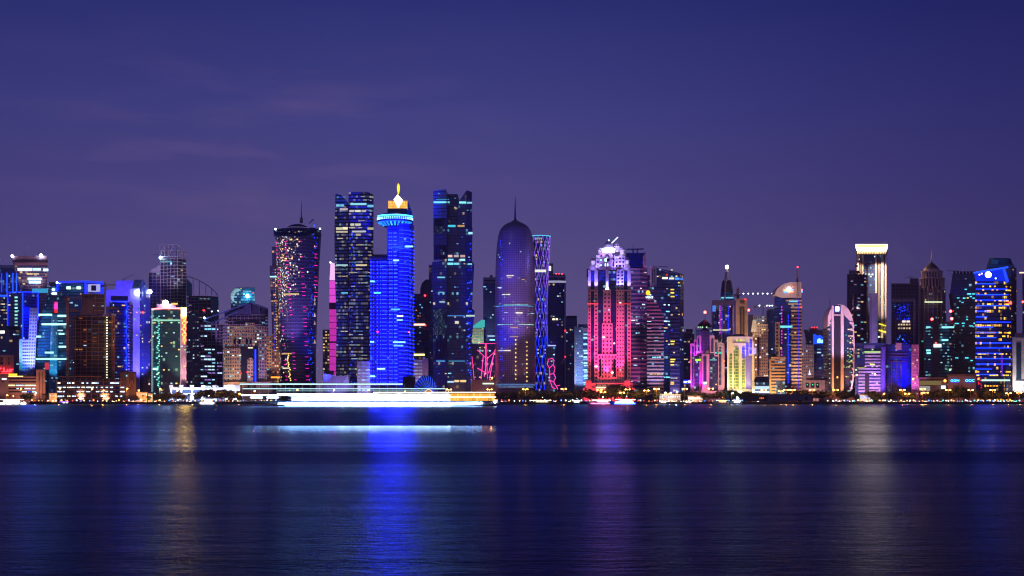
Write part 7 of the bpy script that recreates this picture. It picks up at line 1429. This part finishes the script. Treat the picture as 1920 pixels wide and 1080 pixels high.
# ------------------------------------------------ parked and driving cars, kiosks
items = []
def car_meshes(kind):
    bm = bmesh.new(); n = 20
    prof = {'car': [(-2.2, .35), (-2.25, .8), (-1.9, .95), (-1.3, 1.0), (-.8, 1.42), (.7, 1.45), (1.4, .98), (2.1, .85), (2.25, .6), (2.2, .35)], 'van': [(-2.6, .35), (-2.65, 2.0), (-2.5, 2.15), (1.2, 2.15), (1.9, 1.3), (2.6, 1.1), (2.7, .5), (2.65, .35)]}[kind]
    for yy in (-.85, .85): pass
    a = [bm.verts.new((x, -.88, z)) for x, z in prof]; c = [bm.verts.new((x, .88, z)) for x, z in prof]
    for i in range(len(prof)): j = (i+1) % len(prof); bm.faces.new((a[i], a[j], c[j], c[i]))
    bm.faces.new(a[::-1]); bm.faces.new(c); bmesh.ops.recalc_face_normals(bm, faces=bm.faces[:]); bmesh.ops.bevel(bm, geom=bm.edges[:], offset=.06, segments=2, affect='EDGES')
    body = bm; bm = bmesh.new()
    if kind == 'car': wp = [(-1.15, 1.02), (-.75, 1.36), (.62, 1.38), (1.2, 1.02)]
    else: wp = [(.2, 1.25), (.2, 1.95), (1.1, 1.95), (1.6, 1.3)]
    for sy in (-.9, .89):
        f = [bm.verts.new((x, sy, z)) for x, z in wp]; g = [bm.verts.new((x, sy+.015, z)) for x, z in wp]; bm.faces.new(f); bm.faces.new(g[::-1])
        for i in range(4): bm.faces.new((f[i], f[(i+1) % 4], g[(i+1) % 4], g[i]))
    bmesh.ops.recalc_face_normals(bm, faces=bm.faces[:]); return body, bm
CMM = {}
for kind in ('car', 'van'):
    for cn, cc in (('white', (215, 215, 215)), ('red', (170, 30, 30)), ('dark', (40, 42, 55)), ('blue', (40, 80, 170))):
        bo, wi = car_meshes(kind); CMM[kind, cn] = (mesh_from(bo, 'body', paint(cc, .25, .2, nz=.03)), mesh_from(wi, 'window', paint((14, 16, 24), .1)))
bmw = bmesh.new(); tubem(bmw, (0, -.12, 0), (0, .12, 0), .34, 14); WHEEL = mesh_from(bmw, 'wheel', DARK)
HL = em((255, 245, 225), 8, True); TLm = em((255, 30, 25), 5, True)
bmh = bmesh.new(); boxm(bmh, (0, 0, 0), (.16, .45, .24)); HLM = mesh_from(bmh, 'headlight', HL); bmh = bmesh.new(); boxm(bmh, (0, 0, 0), (.12, .45, .24)); TLM = mesh_from(bmh, 'tail_light', TLm)
def car(px, Y, kind, cn, rz):
    o = link(bpy.data.objects.new('parked_'+kind, None)); o.location = (PX(px, Y), Y, GZ+.03); o.rotation_euler = (0, 0, R(rz)); tag(o, '', kind, kind+'s parked along the waterfront road')
    for nm, me in zip(('body', 'window'), CMM[kind, cn]): link(bpy.data.objects.new(nm, me), o)
    for x in (-1.4, 1.45):
        for y in (-.8, .8): c = link(bpy.data.objects.new('wheel', WHEEL), o); c.location = (x, y, .34)
    fx = 2.26 if kind == 'car' else 2.7
    for y in (-.6, .6):
        c = link(bpy.data.objects.new('headlight', HLM), o); c.location = (fx-.04, y, .68); c = link(bpy.data.objects.new('tail_light', TLM), o); c.location = (-fx+.02, y, .8)
    items.append((o, cn+' '+kind+' parked', px))
for i, x in enumerate((40, 47, 60, 90, 187, 196, 213, 237, 247, 254, 270, 291, 305, 325, 346, 357, 376, 432, 452, 470, 941, 950, 1040, 1066, 1088, 1246, 1252, 1262, 1274, 1296, 1312, 1330, 1406, 1418, 1500, 1560, 1566, 1573, 1580, 1598, 1606, 1616, 1625, 1640, 1651, 1668, 1675, 1692, 1703, 1718, 1730, 1738, 1752, 1762, 1812, 1823, 1836, 1862, 1874, 1886, 1908, 1916)):
    car(x, YS+3+rg.random()*9 if i % 3 else YS+30, 'van' if rg.random() < .2 else 'car', rg.choice(('white', 'white', 'red', 'dark', 'blue')), rg.choice((0, 180, -90, -80, -60, 75, 200)))
name_all(items)
items = []
# low glowing lanterns standing on the sea wall promenade
LANC = [((255, 225, 160), 'warm'), ((215, 235, 255), 'white'), ((70, 130, 255), 'blue'), ((255, 60, 60), 'red'), ((255, 150, 60), 'amber'), ((60, 230, 200), 'teal')]
LNM = {}
for c, nm in LANC:
    bm = bmesh.new(); boxm(bm, (0, 0, 1.25), (.75, .75, .9)); a = mesh_from(bm, 'lantern_glass', em(c, 4, True)); bm = bmesh.new(); tubem(bm, (0, 0, 0), (0, 0, .8), .12, 8); tubem(bm, (0, 0, 1.7), (0, 0, 1.95), .5, 8, .1); LNM[nm] = (a, mesh_from(bm, 'post', POLE))
def lantern(px, Y, nm, k):
    o = link(bpy.data.objects.new('bollard_lantern', None)); o.location = (PX(px, Y), Y, GZ+.03); o.scale = (k, k, k); tag(o, '', 'bollard lamp', 'low lanterns on the promenade')
    for pn, me in zip(('lantern_glass', 'post'), LNM[nm]): link(bpy.data.objects.new(pn, me), o)
    items.append((o, 'low '+nm+' lantern', px))
rg = random.Random(23); x = 60
while x < 530:
    lantern(x, YS+2.5+rg.random()*10, rg.choice(('warm', 'white', 'amber', 'red', 'blue', 'amber', 'warm')), rg.uniform(.8, 1.7)); x += rg.uniform(5, 11)
x = 932
while x < 1435:
    lantern(x, YS+2.5+rg.random()*12, rg.choice(('warm', 'white', 'white', 'amber', 'red', 'blue', 'warm')), rg.uniform(.8, 1.6)); x += rg.uniform(4, 10)
x = 1552
while x < 1912:
    lantern(x, YS+2.5+rg.random()*12, rg.choice(('warm', 'white', 'teal', 'amber', 'blue', 'warm', 'white')), rg.uniform(.7, 1.6)); x += rg.uniform(3, 7)
name_all(items)

# small buildings on the promenade
def kiosk(px0, px1, py, label, wallc, lit, Y=1512, P=0):
    b = B('kiosk', label, 'kiosk', Y, (px0+px1)/2); b.box('wall', px0, px1, py+1.2, b.ground(), paint(wallc), 0, 8); b.box('roof', px0-1, px1+1, py, py+1.2, paint((190, 175, 160)), -.8, 10)
    n = max(1, int((px1-px0)/4)); 
    for i in range(n): x = px0+(i+.5)*(px1-px0)/n; b.box('window', x-1.2, x+1.2, py+3, py+6.5, lit, -.25, .4)
    if P: b.spot((px0+px1)/2, 752, -9, (px0+px1)/2, 745, 0, (255, 190, 130), P, 130)
kiosk(92, 107, 737, 'low pale kiosk with glowing front left of the lit parking deck', (230, 190, 150), em((255, 220, 180), 1.6), P=1.2e4)
kiosk(256, 276, 735, 'small peach lit gatehouse before the violet gabled tower', (240, 190, 150), em((255, 225, 190), 1.2), P=2e4)
kiosk(278, 286, 738, 'tiny white booth right of the peach gatehouse', (220, 225, 200), em((225, 245, 220), 1.5), P=1e4)
kiosk(1236, 1276, 739, 'long lit row of white stalls under trees before the moon sign tower', (150, 145, 150), em((225, 240, 255), 1.2), P=1.2e4)
kiosk(1612, 1632, 740, 'low kiosk with blue white lit front before the violet striped block', (200, 210, 240), em((90, 140, 255), 3), P=2e4)
kiosk(1290, 1318, 742, 'low white kiosk under trees before the pink arched building', (220, 215, 225), em((255, 250, 240), 2.0), P=1.2e4)
b = B('boat_shed', 'long plain grey shed and wall on the quay before the quarter dome tower', 'shed', 1488, 1480)
b.box('wall', 1440, 1524, 739.5, 752.5, paint((120, 112, 130)), 0, 10); b.box('wall', 1394, 1439, 742, 752.5, paint((60, 54, 70)), 0, 9); b.box('upper_block', 1484, 1498, 737, 740, paint((130, 122, 140)), 1, 6); b.box('roof_slab', 1439, 1525, 738.9, 739.6, paint((150, 140, 150)), -.6, 11); b.box('door', 1510, 1514, 744, 750, DARK, -.2, .4); b.box('gate', 1422, 1434, 743, 750, paint((30, 26, 36)), -.3, .5)
for x in (1425, 1428, 1431): b.box('window', x-.6, x+.6, 745, 748, em((255, 120, 60), 1.2), -.7, .4)
b.box('slipway', 1535, 1560, 747, 752.5, paint((110, 100, 120)), -2, 8)
b = B('booth', 'dark square booth with tall sides on the quay before the moon sign tower', 'booth', 1490, 1215); b.box('wall', 1210, 1223, 742, 752, paint((24, 24, 40)), 0, 6); b.box('roof', 1209, 1224, 741, 742.2, paint((44, 40, 60)), -.4, 7); b.box('door', 1214, 1217, 745, 752, paint((50, 50, 70)), -.15, .3)

def rocks(label, x0, x1, Y, hmax, n, seed):
    rg2 = random.Random(seed); bm = bmesh.new(); b = B('rock_breakwater', label, 'breakwater', Y, (x0+x1)/2, z=0)
    for _ in range(n):
        f = rg2.random(); h = hmax*math.sin(math.pi*min(.98, max(.02, f)))**.5*rg2.random(); c = Vector((PX(x0+(x1-x0)*f, Y)-b.o.x, rg2.uniform(-4, 5), h*.8)); r = bmesh.ops.create_icosphere(bm, subdivisions=1, radius=rg2.uniform(.7, 1.5))
        for v in r['verts']: v.co = v.co*rg2.uniform(.75, 1.15); v.co.z *= .7; v.co += c
    b.part('rock', bm, paint((70, 62, 60), .9))['kind'] = 'stuff'
rocks('low dark heap of rocks at the water before the long beige office', 45, 100, 1462, 3.6, 150, 3)

# ------------------------------------------------ boats
def boat_hull(b, L, Wd, z0, z1, m, bow=.28, sheer=.9, name='hull', x0=None, flip=1):
    """hull along x, bow towards -x when flip = 1"""
    bm = bmesh.new(); N = 26; rows = []
    for i in range(N+1):
        u = i/N; x = -L/2+L*u; wd = Wd/2*min(1, (max(u, 0.001)/bow)**.6)*(1 if u < .93 else 1-(u-.93)*1.5); sh = z1+sheer*((1-u)**3*2.2+u**6*.9); kx = -(1-u)**4*L*.06
        rows.append([bm.verts.new(((x+dx)*flip, yy, zz)) for yy, zz, dx in ((-wd, sh, kx), (-wd*.86, z0+(sh-z0)*.45, kx*.3), (-wd*.6, z0, 0), (wd*.6, z0, 0), (wd*.86, z0+(sh-z0)*.45, kx*.3), (wd, sh, kx))])
    for a, c in zip(rows, rows[1:]):
        for i in range(5): f = bm.faces.new((a[i], a[i+1], c[i+1], c[i])); f.smooth = True
        bm.faces.new((a[5], a[0], c[0], c[5]))
    bm.faces.new(rows[0]); bm.faces.new(rows[-1]); bmesh.ops.recalc_face_normals(bm, faces=bm.faces[:]); return b.part(name, bm, m)
BH = paint((225, 225, 230), .4, nz=.05)
# a passing boat's light trail, built as one very long lit boat at rest
b = B('excursion_boat', 'light trail of a moving boat, built as one long lit boat, golden at stern', 'boat', 1030, 735, z=0)
Y_ = 1030
def seg(x0, x1, y0, y1, d, dy, name, m, **k): return b.box(name, x0, x1, y0, y1, m, dy, d, **k)
def hull_pts():
    return [(535, 755.5), (545, 760.8), (600, 762), (760, 762), (840, 761), (885, 758.5), (914, 755.5), (914, 753.2), (760, 754.6), (640, 754.6), (535, 754.8)]
bm = bmesh.new()
N = 34; rows = []
for i in range(N+1):
    u = i/N; px = 535+u*392; wd = 7.0*min(1, (u/.12+.02)**.6)*min(1, ((1-u)/.10+.05)**.5); top = PZ(752.6, Y_); low = -.6
    xx = PX(px, Y_)-b.o.x; rake = (1-u)**8*-8+(u**10)*5
    rows.append([bm.verts.new((xx+rake, 7-wd, top)), bm.verts.new((xx+rake*.4, 7-wd*.9, top*.4)), bm.verts.new((xx, 7-wd*.7, low)), bm.verts.new((xx, 7+wd*.7, low)), bm.verts.new((xx+rake*.4, 7+wd*.9, top*.4)), bm.verts.new((xx+rake, 7+wd, top))])
for a, c in zip(rows, rows[1:]):
    for i in range(5): f = bm.faces.new((a[i], a[i+1], c[i+1], c[i])); f.smooth = True
    bm.faces.new((a[5], a[0], c[0], c[5]))
bm.faces.new(rows[0]); bm.faces.new(rows[-1]); bmesh.ops.recalc_face_normals(bm, faces=bm.faces[:]); b.part('hull', bm, BH)
bm = bmesh.new(); pr = None
for i in range(N+1):
    u = i/N; 
    if u < .0 or u > .97: continue
    px = 535+u*392; wd = 7.0*min(1, (u/.12+.02)**.6)*min(1, ((1-u)/.10+.05)**.5); q = Vector((PX(px, Y_)-b.o.x+(1-u)**8*-6, 7-wd-.35, (PZ(757.4, Y_) if u < .75 else PZ(757.4-(u-.75)*12, Y_))))
    if pr: barm(bm, pr, q, .5, 1.7 if .04 < u < .8 else .9)
    pr = q
b.part('hull_trail_strip', bm, em((180, 228, 255), 50, True))  # lowest line of the trail, built as a glowing strip on the hull
b.box('deck', 470, 930, 752.2, 752.9, paint((60, 80, 140)), -.6, 15.4)
b.box('bow_platform', 452, 536, 751.5, 752.4, BH, 2, 10); bm = bmesh.new(); barm(bm, b.p(452, 752, 7), b.p(536, 758, 7), .8); barm(bm, b.p(490, 752, 7), b.p(540, 759, 7), .8); b.part('bow_strut', bm, BH)
sal = b.box('saloon', 545, 842, 737.5, 752, paint((235, 235, 240), .4), 2, 10); stc = b.box('stern_cabin', 842.5, 927, 736, 752, paint((225, 170, 90), .5), 2.2, 9.6)
# white band of the trail, built as saloon windows one by one
WB = em((255, 250, 235), 9, True); WB2 = em((255, 240, 210), 7, True); WF = em((215, 238, 250), 1.5); WF2 = em((235, 245, 250), 2.2); GO = em((255, 176, 70), 1.5); GO2 = em((255, 190, 90), 1.15)
k = 0
for x in range(547, 840, 9):
    wa, wb_ = (WB if (x//9) % 3 else WB2, WB2 if (x//9) % 4 else WB) if x > 625 else (WF, WF2); b.box('window', x, x+8.4, 739.3, 745, wa, 1.7, .4, parent=sal); b.box('window', x, x+8.4, 745.7, 751.3, wb_, 1.7, .4, parent=sal)
for i, x in enumerate(range(844, 926, 6)): b.box('window', x, x+5.2, 738, 743.4, GO if i % 3 else GO2, 1.9, .4, parent=stc); b.box('window', x, x+5.2, 745.8, 751.4, GO if i % 4 else GO2, 1.9, .4, parent=stc)
b.box('light_strip', 842, 930, 743.8, 745.2, em((255, 240, 230), 3), 1.4, .5); b.box('light_strip', 700, 929, 735, 736.4, em((255, 246, 225), 3.5, True), 1.2, .5); b.box('light_strip', 520, 700, 737.5, 739.5, em((225, 240, 255), 3.5, True), 1.2, .5); b.box('light_strip', 452, 640, 740, 742, em((190, 228, 250), 9, True), 1.2, .5)  # trail lines along the decks, built as glowing strips
b.box('roof_deck', 520, 930, 736.4, 737.3, paint((170, 190, 210), .5), 0, 13)
b.box('upper_trail_strip', 455, 835, 728.2, 729.6, em((175, 215, 225), 1.5), .6, .5); b.box('awning_trail_strip', 450, 755, 719.2, 721.2, em((185, 228, 230), 1.7), .8, .6); b.box('upper_trail_strip', 520, 800, 732.4, 733.2, em((150, 205, 220), 1.1), .6, .4)  # upper lines of the trail, hung on an added awning and rails
b.box('awning', 450, 755, 718, 719.1, paint((170, 190, 200), .5), 1, 11)
for x in range(455, 760, 16): b.bar('awning_post', b.p(x, 752 if x < 520 else 736.5, 2), b.p(x, 719.2, 2), .22, BH); b.bar('awning_post', b.p(x, 752 if x < 520 else 736.5, 11), b.p(x, 719.2, 11), .22, BH)
for x in range(520, 850, 12): b.bar('rail_post', b.p(x, 736.5, 1), b.p(x, 728.2, 1), .16, BH)
for x in (470, 500): b.box('bow_trail_strip', x, x+22, 744, 746.6, em((190, 228, 255), 12, True), 1.2, .5)  # trail lines over the bow, set bright for the streak on the water
for x in (836, 841, 846): b.bar('glow_pole', b.p(x, 736, 4), b.p(x, 730, 4), .2, em((255, 235, 180), 2))  # thin poles with a glow of their own
bm = bmesh.new(); [barm(bm, b.p(540, y, 4), b.p(616, y, 4), .3) for y in (743, 749.5)]; b.part('deck_rail', bm, BH)
b.beacon(928, 753.5, 4, em((255, 250, 225), 30, True), 1.4, 'stern_lamp'); b.box('stern_step', 923, 935, 754.5, 757.5, BH, 3, 6)

def small_boat(px, L, label, hullc, lights, Y=1440, cab=True, flip=1, grp='small boats by the quay', strip=None, h=1.0, flag=None):
    b = B('motor_boat', label, 'boat', Y, px, grp, z=0); boat_hull(b, L, L*.24, -.3, 1.1*h, paint(hullc, .4, nz=.05), flip=flip, sheer=.7*h)
    bm = bmesh.new(); boxm(bm, (L*.08*flip, 0, 1.1*h+.9*h), (L*.46, L*.17, 1.8*h)); bmesh.ops.bevel(bm, geom=bm.edges[:], offset=.2, segments=2, affect='EDGES'); b.part('cabin', bm, BH)
    n = max(2, int(L/3)); 
    for i in range(n): x = L*(-.12+.4*i/(n-1))*flip; b.bar('window', (x-.5, -L*.087, 2.1*h), (x+.5, -L*.087, 2.1*h), .75*h, lights[i % len(lights)], .2)
    bm = bmesh.new(); boxm(bm, (L*.08*flip, 0, 3.3*h), (L*.62, L*.22, .18))
    for sx in (-.2, .36):
        for sy in (-.09, .09): tubem(bm, (L*sx*flip, L*sy, 1.1*h), (L*sx*flip, L*sy, 3.3*h), .06, 5)
    b.part('awning', bm, BH)
    b.bar('light_strip', (-L*.34*flip, -L*.115, 3.2*h), (L*.42*flip, -L*.115, 3.2*h), .22, strip or lights[0])
    bm = bmesh.new(); tubem(bm, (L*.1*flip, 0, 3.3*h), (L*.1*flip, 0, 5.4*h), .06, 5); b.part('mast', bm, STEEL); bm = bmesh.new(); bmesh.ops.create_icosphere(bm, subdivisions=2, radius=.3*h); bmesh.ops.translate(bm, verts=bm.verts[:], vec=(L*.1*flip, 0, 5.5*h)); b.part('mast_lamp', bm, lights[-1])
    return b
WHS = em((255, 250, 235), 10, True); WMS = em((255, 220, 160), 8, True); PKS_ = em((255, 120, 200), 4, True); BLS = em((60, 100, 255), 10, True); VIS = em((170, 110, 255), 6, True)
bq = small_boat(18, 34, 'light trail of a boat, built as a long white boat, at the left edge', (235, 230, 225), [WHS, WMS], 1300, h=1.5);  # trail of a moving boat, built as a long lit boat at rest
for k in range(5): bq.bar('hull_lamp', (-14+k*6.4, -4.3, 1.3), (-9.4+k*6.4, -4.3, 1.3), .9, em((255, 250, 235), 9, True))
small_boat(388, 17, 'small white glowing boat before the zigzag hall', (240, 235, 230), [WHS, WHS], 1400, h=1.6, strip=WHS).bar('hull_lamp', (-6, -2.2, 1.4), (7, -2.2, 1.4), 1.3, em((255, 245, 230), 11, True))
b1 = small_boat(1012, 28, 'wooden boat with pale yellow lit awning before the domed tower', (90, 64, 40), [em((235, 225, 140), 2.5), em((255, 240, 180), 5, True)], 1430, h=1.3, flip=1, strip=em((255, 250, 200), 6, True))
small_boat(1080, 10, 'small dark boat with one white lamp before the pale blue tower', (60, 56, 70), [WHS, em((220, 230, 255), 6)], 1445, h=1.1)
b2 = small_boat(1126, 24, 'boat glowing pink and white, left of the blue lit boat', (235, 190, 220), [PKS_, WHS], 1430, h=1.35, strip=WHS); b2.bar('hull_lamp', (-10, -3, .9), (9, -3, .9), .8, PKS_)
b3 = small_boat(1170, 27, 'boat with blue lit hull and bright yellowish white cabin before the pink tower', (60, 80, 220), [em((255, 250, 190), 9, True), em((150, 255, 240), 6)], 1425, h=1.5, strip=em((255, 255, 230), 10, True)); b3.bar('hull_lamp', (-10, -3.4, .9), (11, -3.4, .9), 1.0, BLS); b3.bar('hull_lamp', (-9, -3.4, 2.1), (9, -3.4, 2.1), .8, em((240, 250, 255), 10, True))
small_boat(1242, 9, 'small white boat with orange lamp before the moon sign tower', (225, 220, 215), [WHS, em((255, 140, 60), 12, True)], 1450)
small_boat(1289, 9, 'tiny boat with red and white lamps before the slant roof tower', (120, 110, 120), [WHS, em((255, 70, 50), 12, True)], 1450)
small_boat(1352, 15, 'small white boat with yellow lit deck left of the bright star lamp', (230, 220, 210), [em((255, 235, 150), 6, True), em((255, 110, 60), 10)], 1440, h=1.3)
b4 = small_boat(1380, 12, 'small boat with a dazzling white searchlight before the cream arched building', (180, 190, 210), [WHS, em((235, 245, 255), 60, True)], 1440, h=1.3); b4.beacon(1383, 747, -2, em((235, 245, 255), 70, True), 1.1, 'searchlight')
small_boat(120, 12, 'low dark boat with violet blue lit side before the parking deck', (40, 36, 60), [em((90, 80, 255), 6), WHS], 1452, h=.8, strip=VIS)

# ------------------------------------------------ evening haze
bm = bmesh.new(); boxm(bm, (0, 1010, 162), (5200, 3100, 328))
def hz(t):
    v = t.n('ShaderNodeVolumePrincipled', {'Color': (.75, .72, .95, 1), 'Density': .00007, 'Anisotropy': .3}); t.n('ShaderNodeOutputMaterial').inputs[1]; o_ = [n for n in t.nt.nodes if n.type == 'OUTPUT_MATERIAL'][0]; t.nt.links.new(v.outputs[0], o_.inputs['Volume'])
o = link(bpy.data.objects.new('haze', mesh_from(bm, 'haze', mat('haze', hz)))); o['kind'] = 'stuff'
